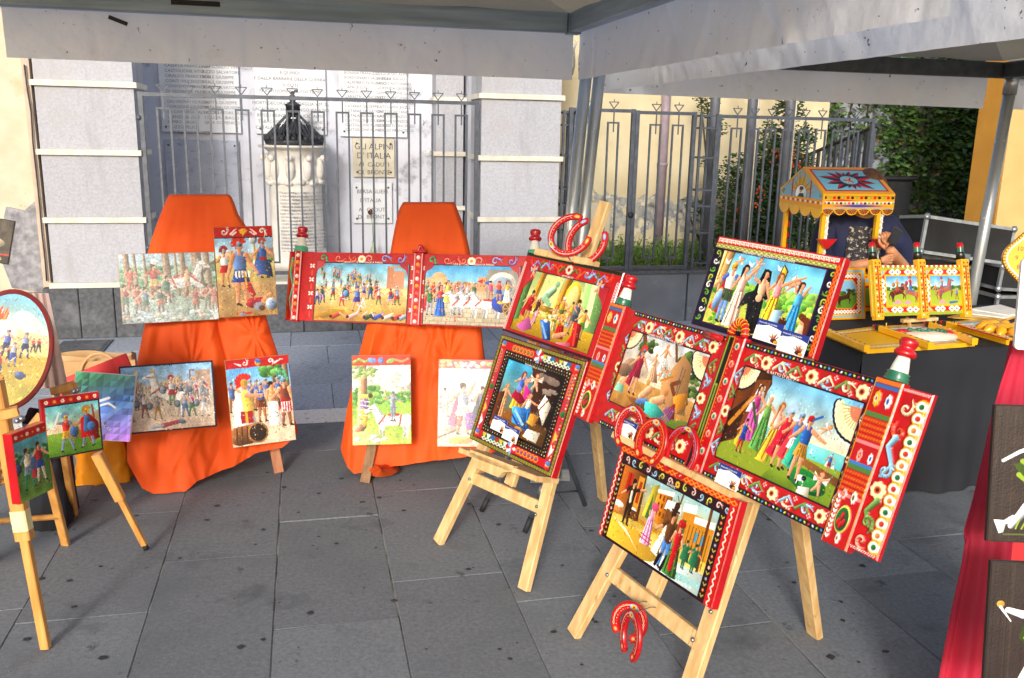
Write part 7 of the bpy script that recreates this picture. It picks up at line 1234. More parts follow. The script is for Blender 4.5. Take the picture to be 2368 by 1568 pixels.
# bags behind the left group
def sack(cx, cy, wpx, hpx, d, dep, mt, label, name, seed, cat='bag', crumple=.02, flat=.0, lean=0.0):
    rr = random.Random(seed); c = at_d(cx, cy + hpx / 2, d); g0 = at_z(cx, cy + hpx / 2, 0) if c.z < 0 else Vector((c.x, c.y, 0)); k = g0.y / FPX * 1.04; W_, H_ = wpx * k, max(.1, at_d(cx, cy - hpx / 2, d).z); base = Vector((g0.x, g0.y, 0)); ph = [rr.uniform(0, 6) for _ in range(6)]
    rows = []
    for j in range(17):
        t = j / 16; row = []
        for i in range(33):
            a = 6.2832 * i / 32; sq = 1 / max(abs(math.cos(a)), abs(math.sin(a))) ** .75; r = 1 - .10 * t + crumple * 3 * math.sin(a * 5 + ph[0] + t * 4) * t + crumple * 2 * math.sin(a * 11 + ph[1] - t * 7)
            row.append(base + E1 * (math.cos(a) * W_ / 2 * r * sq + lean * t * H_) + E2 * (math.sin(a) * dep / 2 * r * sq * (1 - flat * t)) + EZ * (.004 + t * H_ * (1 + crumple * 2 * math.sin(a * 3 + ph[2]))))
        rows.append(row)
    mb = MB(); mb.grid(rows); t_ = thing(name, label, cat, base); part('body', mb, mt, t_); return t_, base, W_, H_
t, b, w_, h_ = sack(228, 888, 195, 150, 4.95, .2, M['kraft'], 'large brown paper carrier bag with folded rim and handle, behind the left easels', 'paper_bag', 3, crumple=.012, flat=.4)
mb = MB(); x0 = b + E1 * (w_ * .12) + EZ * h_ * .82 - E2 * .12; mb.tube([x0 + E1 * (.10 * math.cos(a)) + EZ * (.13 * math.sin(a)) for a in np.linspace(math.pi, 0, 12)], .009, 6); part('handle', mb, M['kraft'], t)
mb = MB(); mb.box(-w_ / 2, w_ / 2, -.115, -.11, h_ * .80, h_ * .99, lambda x, y, z: b + E1 * x + E2 * y + EZ * z); part('rim_fold', mb, M['kraft'], t)
t, b, w_, h_ = sack(245, 1045, 118, 120, 4.5, .2, M['orange_bag'], 'crumpled orange yellow plastic bag with black print on the ground by the orange cloth', 'plastic_bag', 9, crumple=.035); text('U', .03, M['rubber'], t, w_ * .12, -.125, h_ * .55, rz=-1.4)
bc = Cv(.85, 120, '8090d8'); 
for i in range(9):
    for j in range(10):
        x, y = i * .1, j * .1; tcol = y + .3 * x; base_c = np.array([.35, .72, .55]) * max(0, 1 - tcol * 2.2) + np.array([.30, .55, .88]) * max(0, 1 - abs(tcol - .6) * 1.8) + np.array([.62, .38, .78]) * max(0, min(1, (tcol - .55) * 1.8)); base_c = base_c + .12
        bc.poly([(x, y), (x + .1, y), (x, y + .1)], tuple(np.clip(base_c * rng.uniform(.85, 1.2), 0, 1))); bc.poly([(x + .1, y), (x + .1, y + .1), (x, y + .1)], tuple(np.clip(base_c * rng.uniform(.75, 1.1), 0, 1)))
bc.line([(.2, .34), (.36, .42), (.5, .36)], .02, 'f4f6fa'); bc.line([(.34, .5), (.5, .44), (.6, .5)], .016, 'f4f6fa'); bc.poly([(.0, 1), (.0, .88), (.3, 1)], 'f2f0f6')
t = thing('shopping_bag', 'shopping bag with green, blue and purple triangles and white print', 'bag', M=frame_m(at_d(238, 938, 3.98), 18, 14, 8)); mb = MB(); mb.bbox(-.125, .125, -.004, .06, -.155, .145, .004); part('body', mb, M['paper'], t, True); painted('print', bc, .248, .296, M['paint'], t, y=-.0046, z0=-.153); text('shop online at te', .026, M['paper'], t, -.11, -.0056, -.02, rz=.55)
t = thing('red_board', 'plain red board leaning behind the shopping bag', 'board', M=frame_m(at_d(222, 882, 4.15), 12, 20, -22)); mb = MB(); mb.bbox(-.19, .17, -.008, .008, -.12, .07, .003); part('board', mb, M['red_board'], t, True)
t, b, w_, h_ = sack(118, 1010, 80, 130, 3.95, .25, M['black_cloth'], 'black bag on the ground behind the oval picture', 'black_bag', 5, crumple=.02)
rows = [[at_d(40 + (72 + 4.2 * j) * i / 16, 678 + j * 20, 3.6 + .012 * math.sin(i * 1.9 + j * .1)) for i in range(17)] for j in range(12)]; mb = MB(); mb.grid(rows); solo('shawl', mb, M['pink_cloth'], 'dull pink shawl hanging beside the oval picture', 'cloth', origin=at_d(130, 880, 3.75))

# ------------------------------------------------------------------ table with black cloth
TB = frame_m(Vector((1.683, 4.134, 0)), 15); TW_, TD_, TZ = 1.75, .98, .75; tinv = lambda p: TB.inverted() @ p
t = thing('table', 'long table hidden under a black cloth at the right', 'table', M=TB)
mb = MB(); mb.box(.03, TW_ - .03, .03, TD_ - .03, TZ - .035, TZ - .006); part('table_top', mb, M['board_back'], t, True)
for x in (.07, TW_ - .07):
    for y in (.07, TD_ - .07): mb = MB(); mb.tube([(x, y, .002), (x, y, TZ - .036)], .016, 10); part('leg', mb, M['steel'], t, True)
mb = MB(); top = [[(i * TW_ / 20, j * TD_ / 10, TZ + .001 * math.sin(i + j)) for i in range(21)] for j in range(11)]; mb.grid(top)
per = [(i * TW_ / 60, 0, 0, -1) for i in range(61)] + [(TW_, j * TD_ / 30, 1, 0) for j in range(31)] + [(TW_ - i * TW_ / 60, TD_, 0, 1) for i in range(61)] + [(0, TD_ - j * TD_ / 30, -1, 0) for j in range(31)]
rows = []
for k in range(9):
    q = k / 8; row = []
    for i, (x, y, nx_, ny_) in enumerate(per):
        o = (.025 * q + .022 * q * math.sin(i * .42) + .012 * q * math.sin(i * 1.13 + 1)); row.append((x + nx_ * o, y + ny_ * o, TZ - q * (TZ - .012 - .012 * math.sin(i * .21))))
    rows.append(row)
mb.grid(rows); mb.v = [TB @ Vector(p) for p in mb.v]
solo('tablecloth', mb, M['black_cloth'], 'black cloth covering the long table down to the ground', 'tablecloth', origin=TB @ Vector((0, 0, .01)))
TN = frame_m(Vector((0, 0, 0)), 15)
def lying(label, px, z, cv, rails, cat='board', th=.02, name='cart_side_board'):
    """flat board lying on the table, from four pixel corners on the table top"""
    P4 = [at_z(x, y, z) for x, y in px]; o = sum(P4, Vector()) / 4; o.z = TZ + .002; t = thing(name, label, cat, o, 'yellow painted boards lying on the table')
    z0, z1 = TZ + .002, TZ + .002 + th; mb = MB(); mb.hexa([Vector((p.x, p.y, z0)) for p in P4[::-1]] + [Vector((p.x, p.y, z1)) for p in P4[::-1]]); part('board', mb, M['yellow_gloss'], t)
    if cv:
        A_ = np.array([tuple(p) for p in P4]); cen = A_.mean(0); B_ = cen + (A_ - cen) * .88
        def fn(V):
            u, v = V[:, 0:1], 1 - V[:, 2:3]; q = (B_[0] * (1 - u) * (1 - v) + B_[1] * u * (1 - v) + B_[2] * u * v + B_[3] * (1 - u) * v); q[:, 2] = z1 + .0008; return q - np.array(tuple(o))
        painted('painting', cv, 1, 1, M['paint'], t, x0=0, z0=0, fn=fn)
    for a, b, tip, mt in rails:
        A, B = at_z(*a, z1 + .02), at_z(*b, z1 + .02); mb = MB(); mb.bar(A, B, .03, .034, (0, 0, 1)); r = part('rail', mb, M[mt], t); d = (B - A).normalized()
        for k in range(9): mb = MB(); c = A.lerp(B, (k + .5) / 9) + EZ * .0175; mb.lathe([(0, .003), (.006, .001), (.006, 0)], 8, c); part('stud', mb, M['red_gloss' if k % 2 else 'green_gloss'], r)
        if tip:
            mb = MB(); mb.bar(A - d * .03, A - d * .001, .026, .03, (0, 0, 1)); part('dark_band', mb, M['black_gloss'], r); mb = MB(); mb.tube([A - d * .065, A - d * .05, A - d * .031], [.006, .012, .013], 10); part('tip', mb, M['red_gloss'], r)
            mb = MB(); mb.tube([A + d * .04 + EZ * .015, A + d * .04 + EZ * .04], .0025, 6); part('peg', mb, M[tip], r)
    return t
ya = Cv(1, 60, 'efc01c'); ya.chain(.04, .06, .96, .06, .06, ['f0ece0'], .01, 1.4, True); ya.chain(.05, .94, .95, .94, .06, ['f0ece0'], .01, 1.4, True); ya.rect(.06, .12, .94, .14, 'd83020'); ya.rect(.06, .86, .94, .88, '78b8d8')
yb = Cv(1, 90, 'e8b820'); yb.rect(.06, .06, .94, .94, '78b8d8'); yb.rect(.1, .1, .9, .9, 'e8ecec'); yb.noise(.1, 8); yb.dab(.15, .15, .85, .85, 40, .04, ['d83028', 'f0ece0', '3860a8', 'e8a828'])
lying('plain yellow board between two toothed rails, front left on the table', [(1906, 772), (2018, 758), (2152, 803), (2004, 812)], TZ + .015, ya, [((1908, 766), (2004, 806), None, 'yellow_gloss')])
tb = lying('yellow board between two red-tipped rails with a pale painted carving on it', [(2018, 758), (2138, 751), (2254, 795), (2152, 803)], TZ + .015, yb, [((2036, 760), (2152, 800), 'yellow_gloss', 'yellow_gloss'), ((2152, 752), (2254, 790), 'yellow_gloss', 'yellow_gloss')])
tcs = lying('yellow and red board with blue pegs under the yellow carved sun', [(2178, 748), (2300, 738), (2420, 778), (2334, 792)], TZ + .015, yb, [((2192, 750), (2332, 790), 'cardigan', 'yellow_gloss')])
mb = MB(); mb.bar(at_z(2215, 752, TZ + .062), at_z(2330, 785, TZ + .062), .014, .006, (0, 0, 1)); part('red_inlay', mb, M['red_gloss'], tcs)
t = thing('carved_mask', 'pinkish white carved face with green leaf wreath lying on a yellow board', 'carving', at_z(2142, 777, TZ + .03)); c = at_z(2142, 777, TZ + .035)
mb = MB(); mb.ball(c, .075, 14, 8, (2.2, .75, .35)); part('face', mb, mat('shell_pink', 'ecd0c0', .35, 'e0bca8', 9, coat=.2), t); mb = MB()
for k in range(12): mb.ball(c + Vector((-.09 + k * .016, .01 * math.sin(k), .028 + .004 * math.cos(k * 2))), .016, 6, 5, (1, .8, .6))
part('wreath', mb, M['green_gloss'], t)
for dx, mt in ((-.12, 'red_gloss'), (.09, 'red_gloss')): mb = MB(); mb.ball(c + Vector((dx, .005, .02)), .035, 10, 6, (1.4, .5, .4)); part('ribbon', mb, M[mt], t)
t = thing('carved_sun', 'glossy yellow orange carved sun with thick rays lying on the table at the right', 'carving', at_z(2322, 762, TZ + .03)); c = at_z(2325, 762, TZ + .04)
mb = MB(); mb.ball(c, .075, 14, 8, (1.2, 1, .45)); part('face', mb, M['yellow_gloss'], t); om = mat('sun_orange', 'f09a14', .3, 'e8a81c', 9, coat=.3)
for k in range(11): a = 6.283 * k / 11; mb = MB(); d = Vector((math.cos(a), math.sin(a), 0)); mb.tube([c + d * .07, c + d * .11 + EZ * .01, c + d * .15 - EZ * .01], [.028, .026, .006], 8); part('ray', mb, om, t)
t = thing('ring_binder', 'open ring binder with yellow edge and printed sheets at the back of the table', 'binder', at_z(2290, 725, TZ)); z = TZ + .004
for k, (pxs, mt) in enumerate((([(2190, 735), (2300, 708), (2367, 728), (2320, 745)], 'yellow_gloss'), ([(2225, 728), (2300, 712), (2366, 728), (2322, 740)], 'paper'), ([(2240, 722), (2310, 712), (2372, 730), (2330, 737)], 'paper'))):
    q = [at_z(x, y, z) for x, y in pxs]; mb = MB(); mb.hexa([Vector((p.x, p.y, z + k * .008)) for p in q[::-1]] + [Vector((p.x, p.y, z + k * .008 + .006)) for p in q[::-1]]); part(('cover', 'sheet', 'sheet')[k], mb, M[mt], t)
# painted toy panels on little easel
JA = .705 * 1.04; t = thing('toy_cart_side', 'small yellow triple-post cart side with two jousting pictures on a mini easel on the table', 'painted panel', M=frame_m(bpos((2.128, 4.547, .993), 1.04) - Vector((0.02, 0, 0)), 20, 16, 1.5)); w, h, th = .66, .27, .02
c = Cv(w / h, 120, 'a8b830'); c.tri(.1, 0, w / h - .1, 0, .06, ['e83848', 'f0ece0']); wins = ((.36, .22, 1.20, .80), (1.46, .22, 2.24, .80))
for a, b, p, q in wins:
    c.rect(a - .13, b - .13, p + .13, q + .13, 'd82820'); c.rect(a - .04, b - .04, p + .04, q + .04, 'f0b818')
    for yy in (b - .085, q + .085): c.chain(a + .1, yy, (a + p) / 2 - .06, yy, .09, ['f4f0e8'], .02, 1.1, True); c.chain((a + p) / 2 + .06, yy, p - .08, yy, .09, ['f4f0e8'], .02, 1.1, True)
    for xx in (a - .085, p + .085): c.chain(xx, b + .06, xx, q - .06, .09, ['f4f0e8'], .02, 1.1, True)
    for x, y in ((a - .12, b - .12), (p + .12, b - .12), (a - .12, q + .12), (p + .12, q + .12)): c.poly([(x, y), (x + (.14 if x < a else -.14), y), (x, y + (.14 if y < b else -.14))], '88c0e0', 0, ('f0b818', .012))
mb = MB(); mb.bbox(-w / 2, w / 2, -th / 2, th / 2, -h / 2, h / 2, .003); part('board', mb, M['yellow_gloss'], t, True); s = h
painted('frame', c, w - .002, h - .002, M['paint'], t, y=-th / 2 - .002, mask=mask2)
for i, (a, b, p, q) in enumerate(wins): painted('picture', pic_joust(i), (p - a) * s + .004, (q - b) * s + .004, M['paint'], t, y=-th / 2 - .001, x0=-w / 2 + a * s - .002, z0=s / 2 - q * s - .002)
for x0, roll_ in ((-.30, .10), (.0, .06), (.30, 0)):
    mb = MB(); mb.bbox(x0 - .024, x0 + .024, -th / 2 - .02, th / 2, -h / 2 - .02, h / 2 + .03, .003); p_ = part('post', mb, M['yellow_gloss'], t, True); k2 = Cv(.16, 110, 'efb41c'); k2.chain(.04, .05, .04, .95, .05, ['d82020', '206038', 'f0ece0'], .018, 1.2); k2.rect(.07, .1, .10, .9, 'c82020'); k2.chain(.13, .05, .13, .95, .05, ['303030', 'd82020', '58a048'], .016, 1.2); painted('post_painting', k2, .046, h + .04, M['paint'], p_, y=-th / 2 - .0206, x0=x0 - .023, z0=-h / 2 - .015)
    f = MB(); f.lathe([(0, 0), (.024, 0), (.022, .035), (.02, .04)], 14, (x0, 0, h / 2 + .031)); part('finial_base', f, M['black_gloss'], p_, True); f = MB(); f.lathe([(.02, 0), (.019, .025)], 14, (x0, 0, h / 2 + .0712)); part('finial_band', f, M['green_gloss'], p_, True); f = MB(); f.lathe([(.019, 0), (.018, .015), (.012, .028), (0, .03)], 14, (x0, 0, h / 2 + .0964)); part('finial_tip', f, M['red_gloss'], p_, True)
tq = thing('mini_easel', 'tiny pine easel on the table under the yellow double picture', 'easel', at_z(2120, 755, TZ)); zz = TZ + .004
mb = MB(); A, B = at_d(2085, 742, 4.80), at_d(2165, 737, 4.84); mb.bar(A, B, .018, .03, (0, -1, 0)); part('ledge', mb, M['pine'], tq)
for x0, y0, x1, y1 in ((2106, 768, 2100, 742), (2152, 762, 2148, 738)): a, b = at_z(x0, y0, zz), at_d(x1, y1, 4.83); mb = MB(); mb.bar(a, b, .018, .014, (0, -1, 0)); part('leg', mb, M['pine'], tq)
a = at_z(2088, 752, zz); mb = MB(); mb.bar(a, at_d(2098, 735, 4.86), .018, .014, (0, -1, 0)); part('leg', mb, M['pine'], tq)

# toy kiosk (roofed cart model)
q = at_d(1900, 484, 5.08); KM = frame_m(Vector((q.x, q.y, TZ + .003)), 12); zb = q.z - TZ; W_, D_ = .46, .50; ze = zb + .085; zr = at_d(1850, 387, 5.3).z - TZ
t = thing('toy_market_kiosk', 'painted yellow toy kiosk with star-patterned pitched roof on four posts, on the table', 'toy kiosk', M=KM); KIO = t
def local_grid(nm, cv, p4, par, mt='paint', off=.0008):          # p4: TL,TR,BR,BL local points
    A_ = np.array([tuple(p) for p in p4], float); nn = np.cross(A_[1] - A_[0], A_[3] - A_[0]); nn = -nn / np.linalg.norm(nn)
    def fn(V):
        u, v = V[:, 0:1], 1 - V[:, 2:3]; return A_[0] * (1 - u) * (1 - v) + A_[1] * u * (1 - v) + A_[2] * u * v + A_[3] * (1 - u) * v - nn * off * -1
    return painted(nm, cv, 1, 1, M[mt], par, x0=0, z0=0, fn=fn)
mb = MB(); mb.hexa([(0, 0, ze - .012), (W_, 0, ze - .012), (W_, D_ / 2, zr - .012), (0, D_ / 2, zr - .012), (0, 0, ze), (W_, 0, ze), (W_, D_ / 2, zr), (0, D_ / 2, zr)]); rf = part('roof_slope', mb, M['yellow_gloss'], t, True)
rc = Cv(1.6, 150, 'efae16'); rc.rect(.09, .09, 1.51, .91, 'c01820'); rc.rect(.13, .13, 1.47, .87, '86c6e0')
for k in range(14):
    a = 6.283 * k / 14 + .22; x, y = .8, .5; L = min(.64 / (abs(math.cos(a)) + 1e-6), .34 / (abs(math.sin(a)) + 1e-6)) * (.98 if k % 2 else .86); ca, sa = math.cos(a), math.sin(a); nx_, ny_ = -sa, ca; wd = .05 + .05 * (L / .7)
    for sg, cl in ((1, 'cc1420'), (-1, '1c1c22')): rc.poly([(x + ca * .1, y + sa * .1), (x + ca * L * .35 + sg * nx_ * wd, y + sa * L * .35 + sg * ny_ * wd), (x + ca * L * .75 + sg * nx_ * wd * .6, y + sa * L * .75 + sg * ny_ * wd * .6), (x + ca * L, y + sa * L)], cl)
rc.ell(.8, .5, .21, .17, '18205c', 0, 0); rc.ell(.8, .5, .19, .155, '8cc8e0', 0, 0); rc.ell(.8, .5, .06, .05, 'e8b878'); [rc.cap(.8, .5, .8 + math.cos(a) * .12, .5 + math.sin(a) * .10, .022, .014, ['e8b878', 'c83828'][k % 2]) for k, a in enumerate(np.arange(0, 6.2, 1.05))]
local_grid('roof_painting', rc, [(0, D_ / 2, zr), (W_, D_ / 2, zr), (W_, 0, ze), (0, 0, ze)], rf, off=.0015)
mb = MB(); mb.hexa([(0, D_, ze - .012), (0, D_ / 2 + .001, zr - .013), (W_, D_ / 2 + .001, zr - .013), (W_, D_, ze - .012), (0, D_, ze), (0, D_ / 2 + .001, zr - .001), (W_, D_ / 2 + .001, zr - .001), (W_, D_, ze)]); part('roof_slope', mb, M['yellow_gloss'], t, True)
mb = MB(); mb.box(0, W_, .001, .012, zb, ze - .014); fr = part('front_band', mb, M['yellow_gloss'], t, True); bc2 = Cv(5, 30, 'efae16'); bc2.chain(.15, .12, 4.85, .12, .3, ['202020', 'a8c030', 'd82020'], .11, 1.0); bc2.tri(.05, .40, 4.95, .40, -.17, ['e84818', 'f0b818']); bc2.rect(0, .42, 5, .62, 'f0ece4'); bc2.chain(.15, .56, 4.9, .56, .3, ['d86060', '404048', 'a8b848'], .10, .9); bc2.poly([(.4, .78), (2.5, .66), (4.6, .78), (2.5, .90)], '4858c8'); bc2.rect(0, .95, 5, 1, '88c0e0'); local_grid('band_painting', bc2, [(0, .001, ze - .014), (W_, .001, ze - .014), (W_, .001, zb), (0, .001, zb)], fr, off=.0008)
def scal(par, fn, n, L, nm='scallop'):
    for k in range(n):
        x0 = L * (k + .5) / n; r = L / n / 2; mb = MB(); mb.prism([(x0 - r, 0), (x0 + r, 0)][::-1] + [(x0 - r * math.cos(a), -r * .95 * math.sin(a)) for a in np.linspace(.0, math.pi, 9)][1:-1], 0, .006, fn); s_ = part(nm, mb, M['yellow_gloss'], par, True)
        mb = MB()
        for q_ in range(7): a = .35 + q_ * .41; mb.add([fn(x0 - .05 * r * math.cos(a), -.002, -.05 * r * math.sin(a)), fn(x0 - .85 * r * math.cos(a - .16), -.002, -.85 * r * math.sin(a - .16) * .95), fn(x0 - .85 * r * math.cos(a + .16), -.002, -.85 * r * math.sin(a + .16) * .95)], [(0, 1, 2)])
        part('ray_print', mb, M['maroon'], s_, True)
scal(t, lambda x, y, z: (x, y + .002, zb + z - .001), 6, W_); scal(t, lambda x, y, z: (-y + .006, D_ - x, zb + z - .001), 4, D_)
gp = [(0, D_, zb), (0, 0, zb), (0, 0, ze - .014), (0, D_ / 2, zr - .014), (0, D_, ze - .014)]
mb = MB(); mb.add([(.002, y, z) for _, y, z in gp] + [(.012, y, z) for _, y, z in gp], [(0, 1, 2, 3, 4), (9, 8, 7, 6, 5), (0, 5, 6, 1), (1, 6, 7, 2), (2, 7, 8, 3), (3, 8, 9, 4), (4, 9, 5, 0)]); gb = part('gable', mb, M['yellow_gloss'], t, True)
gc = Cv(1.45, 130, '88c0dc'); 
for k in range(17): a = math.pi * (k + .5) / 17; gc.poly([(.725 - math.cos(a) * .2 - .06, .72 - math.sin(a) * .2), (.725 - math.cos(a) * .55 * 1.0, .72 - math.sin(a) * (.66 if 5 < k < 11 else .48)), (.725 - math.cos(a) * .2 + .06, .72 - math.sin(a) * .2)], ['e8b01c', 'b8a820'][k % 2])
gc.ell(.725, .70, .20, .24, 'a02030'); gc.ell(.725, .70, .185, .225, 'e0ecf0'); gc.ell(.71, .60, .05, .06, 'd8a888'); gc.ell(.73, .55, .07, .05, '4a3820'); gc.poly([(.6, .8), (.68, .68), (.8, .68), (.84, .8)], '1c4830', .3)
for x, d in ((.12, 1), (1.33, -1)):
    for k in range(8): a = .2 + k * .3; gc.poly([(x - d * .0, .74), (x + (-d * .1 + math.cos(a) * .16), .74 - math.sin(a) * .26), (x + (-d * .1 + math.cos(a + .12) * .14), .74 - math.sin(a + .12) * .24)], ['e8b01c', '1c1c20'][k % 2])
gc.rect(.40, .2, .44, .8, 'c01828'); gc.rect(1.01, .2, 1.05, .8, 'c01828'); gc.rect(0, .78, 1.45, 1, 'efae16'); gc.tri(.02, .84, 1.43, .84, .08, ['f0ece8', 'c82838'])
zt = zr; local = lambda c: None
def gmask(c): 
    Y = c.X / 1.45 * D_; Z = zt - c.Y * (zt - zb); lim = np.where(Y < D_ / 2, ze + (zr - ze) * Y / (D_ / 2), zr - (zr - ze) * (Y - D_ / 2) / (D_ / 2)) - .016; return Z < lim
A_ = np.array([(0, D_, zt), (0, 0, zt), (0, 0, zb), (0, D_, zb)], float)
painted('gable_painting', gc, 1, 1, M['paint'], gb, x0=0, z0=0, mask=lambda c: gmask(c)[:, ::-1] if False else gmask(c), fn=lambda V: A_[0] * (1 - V[:, 0:1]) * V[:, 2:3] + A_[1] * V[:, 0:1] * V[:, 2:3] + A_[2] * V[:, 0:1] * (1 - V[:, 2:3]) + A_[3] * (1 - V[:, 0:1]) * (1 - V[:, 2:3]) + np.array([.0008, 0, 0]))
zbase = .22
for x, y in ((.02, .02), (W_ - .09, .02), (.02, D_ - .05), (W_ - .09, D_ - .05)):
    mb = MB(); mb.box(x, x + .024, y, y + .024, zbase + .001, zb - .001); p_ = part('post', mb, M['yellow_gloss'], t, True)
    if y < .1:
        mb = MB()
        for k in range(10): z = zbase + .02 + k * (zb - zbase - .03) / 10; mb.prism([(x + .026, z), (x + .046, z), (x + .036, z + .02)], y - .002, y + .006)
        mb.box(x + .025, x + .047, y + .008, y + .012, zbase + .001, zb - .001); part('carved_strip', mb, M['white_gloss'], p_, True, kind='stuff')
        mb = MB(); mb.prism([(x - .03, zbase + .21), (x + .09, zbase + .21), (x + .04, zbase + .155), (x + .02, zbase + .155)][::-1], y - .03, y - .003); part('bracket_shelf', mb, M['red_gloss'], p_, True)
    else:
        mb = MB()
        for k in range(7): mb.prism([(x + .025 + .014 * math.cos(a) * (1 if abs(a) <= 1.6 else 0), zbase + .04 + k * .07 + .022 * math.sin(a)) for a in np.linspace(-1.5, 1.5, 7)], y, y + .008)
        part('carved_strip', mb, M['red_gloss'], p_, True, kind='stuff')
mb = MB(); mb.bbox(-.01, W_ + .01, -.01, D_ + .01, 0, zbase, .004); bb = part('base_box', mb, M['yellow_gloss'], t, True); kc = Cv(2, 80, 'efae16'); kc.rect(.04, .12, 1.96, .2, '88c0dc'); kc.tri(.04, .04, 1.96, .04, .06, ['c82020', 'f0b818']); kc.rect(.1, .3, 1.9, .9, 'c82820'); kc.rect(.16, .36, 1.84, .84, '88a848'); local_grid('box_painting', kc, [(-.01, -.01, zbase), (W_ + .01, -.01, zbase), (W_ + .01, -.01, 0), (-.01, -.01, 0)], bb, off=.001)
oc = Cv(.95, 130, 'efae16'); oc.rect(.04, .04, .91, .96, '88c0dc'); oc.rect(.08, .08, .87, .92, 'f0b818'); oc.rect(.11, .11, .84, .89, 'c82820'); [oc.chain(*p, .06, ['f4f0e8'], .013, 1.1, True) for p in ((.15, .15, .8, .15), (.15, .85, .8, .85), (.15, .15, .15, .85), (.8, .15, .8, .85))]
oc.poly([(.3, .22), (.65, .22), (.75, .34), (.75, .66), (.65, .78), (.3, .78), (.2, .66), (.2, .34)], '90c0e0', 0, ('f0b818', .012)); oc.poly([(.2, .5), (.75, .48), (.75, .66), (.65, .78), (.3, .78), (.2, .66)], '6a9838'); oc.dab(.25, .42, .72, .5, 20, .03, ['38602c', '4c7838']); oc.horse(.45, .74, .24, '5c3020', 1, .2)
board('framed_picture', 'yellow square frame with octagonal country scene leaning on the toy kiosk', 'picture', tuple(at_d(1950, 680, 5.02)), 1, 14, 10, 0, .27, .29, .02, oc, 'paint', 'yellow_gloss')

# ------------------------------------------------------------------ seated person behind the table
def skinned(name, mt, parent, nodes, edges, lvl=2, solo_=None):
    me = bpy.data.meshes.new(name); inv = MW[parent.name].inverted() if parent else Matrix.Identity(4)
    me.from_pydata([tuple(inv @ Vector(p[:3])) for p in nodes], edges, []); me.materials.append(mt); o = bpy.data.objects.new(name, me); link(o, parent)
    sk = o.modifiers.new('skin', 'SKIN'); ss = o.modifiers.new('sub', 'SUBSURF'); ss.levels = ss.render_levels = lvl; sk.use_smooth_shade = True
    if not me.skin_vertices: me.skin_vertices.new()
    for i, p in enumerate(nodes): r = p[3]; me.skin_vertices[0].data[i].radius = r if isinstance(r, tuple) else (r, r); me.skin_vertices[0].data[i].use_root = (i == 0)
    return o
px_, py_ = 2.10, 5.50
person = thing('person', 'seated person in navy cardigan and dark paisley blouse holding a phone behind the toy kiosk', 'person', (px_, py_, 0))
N = [(px_, py_, .62, .15), (px_, py_ - .01, .85, .145), (px_ + .01, py_ - .02, 1.05, .12), (px_ + .01, py_ - .02, 1.20, .10), (px_ + .02, py_ - .05, 1.31, .052), (px_ + .03, py_ - .07, 1.35, .055), (px_ + .03, py_ - .09, 1.40, (.08, .09)), (px_ + .03, py_ - .10, 1.47, (.075, .09)), (px_ + .03, py_ - .10, 1.515, .05),
     (px_ - .165, py_ - .02, 1.215, .04), (px_ - .235, py_ - .10, 1.08, .036), (px_ - .20, py_ - .27, .985, .042), (px_ - .07, py_ - .37, 1.04, .034), (px_ - .0, py_ - .40, 1.065, .028),
     (px_ + .185, py_ - .02, 1.22, .04), (px_ + .255, py_ - .12, 1.10, .036), (px_ + .215, py_ - .30, 1.00, .042), (px_ + .10, py_ - .38, 1.10, .034), (px_ + .055, py_ - .40, 1.145, .028),
     (px_ - .09, py_ - .05, .56, .085), (px_ - .1, py_ - .42, .54, .065), (px_ - .1, py_ - .45, .1, .04), (px_ - .1, py_ - .56, .045, .035), (px_ + .09, py_ - .05, .56, .085), (px_ + .1, py_ - .42, .54, .065), (px_ + .1, py_ - .45, .1, .04), (px_ + .1, py_ - .56, .045, .035)]
E_ = [(0, 1), (1, 2), (2, 3), (3, 4), (4, 5), (5, 6), (6, 7), (7, 8), (3, 9), (9, 10), (10, 11), (11, 12), (12, 13), (3, 14), (14, 15), (15, 16), (16, 17), (17, 18), (0, 19), (19, 20), (20, 21), (21, 22), (0, 23), (23, 24), (24, 25), (25, 26)]
skinned('body', M['skin'], person, N, E_)
def hand(palm, d, spread, up):
    d = Vector(d).normalized(); sp_ = Vector(spread).normalized(); up = Vector(up).normalized(); nodes = [(*palm, .019), (*(Vector(palm) + d * .04), .02)]; edges = [(0, 1)]
    for k, L in enumerate((.05, .056, .053, .042)):
        b = Vector(palm) + d * .048 + sp_ * (.0155 * (k - 1.5)); i = len(nodes); nodes += [(*b, .0095), (*(b + d * L * .5 + up * .012), .0085), (*(b + d * L * .75 - up * .012), .0075), (*(b + d * L * .65 - up * .03), .0065)]; edges += [(1, i), (i, i + 1), (i + 1, i + 2), (i + 2, i + 3)]
    b = Vector(palm) + d * .01 - sp_ * .028; i = len(nodes); nodes += [(*b, .011), (*(b - sp_ * .015 + d * .03), .010), (*(b - sp_ * .008 + d * .055 - up * .01), .008)]; edges += [(0, i), (i, i + 1), (i + 1, i + 2)]
    return nodes, edges
n1, e1_ = hand((px_ + .0, py_ - .405, 1.068), (.8, -.25, .2), (.1, -.2, 1), (0, -1, 0)); skinned('hand', M['skin'], person, n1, e1_)
n1, e1_ = hand((px_ + .052, py_ - .40, 1.15), (-.35, -.2, .9), (.9, -.1, .3), (0, -1, 0)); skinned('hand', M['skin'], person, n1, e1_)
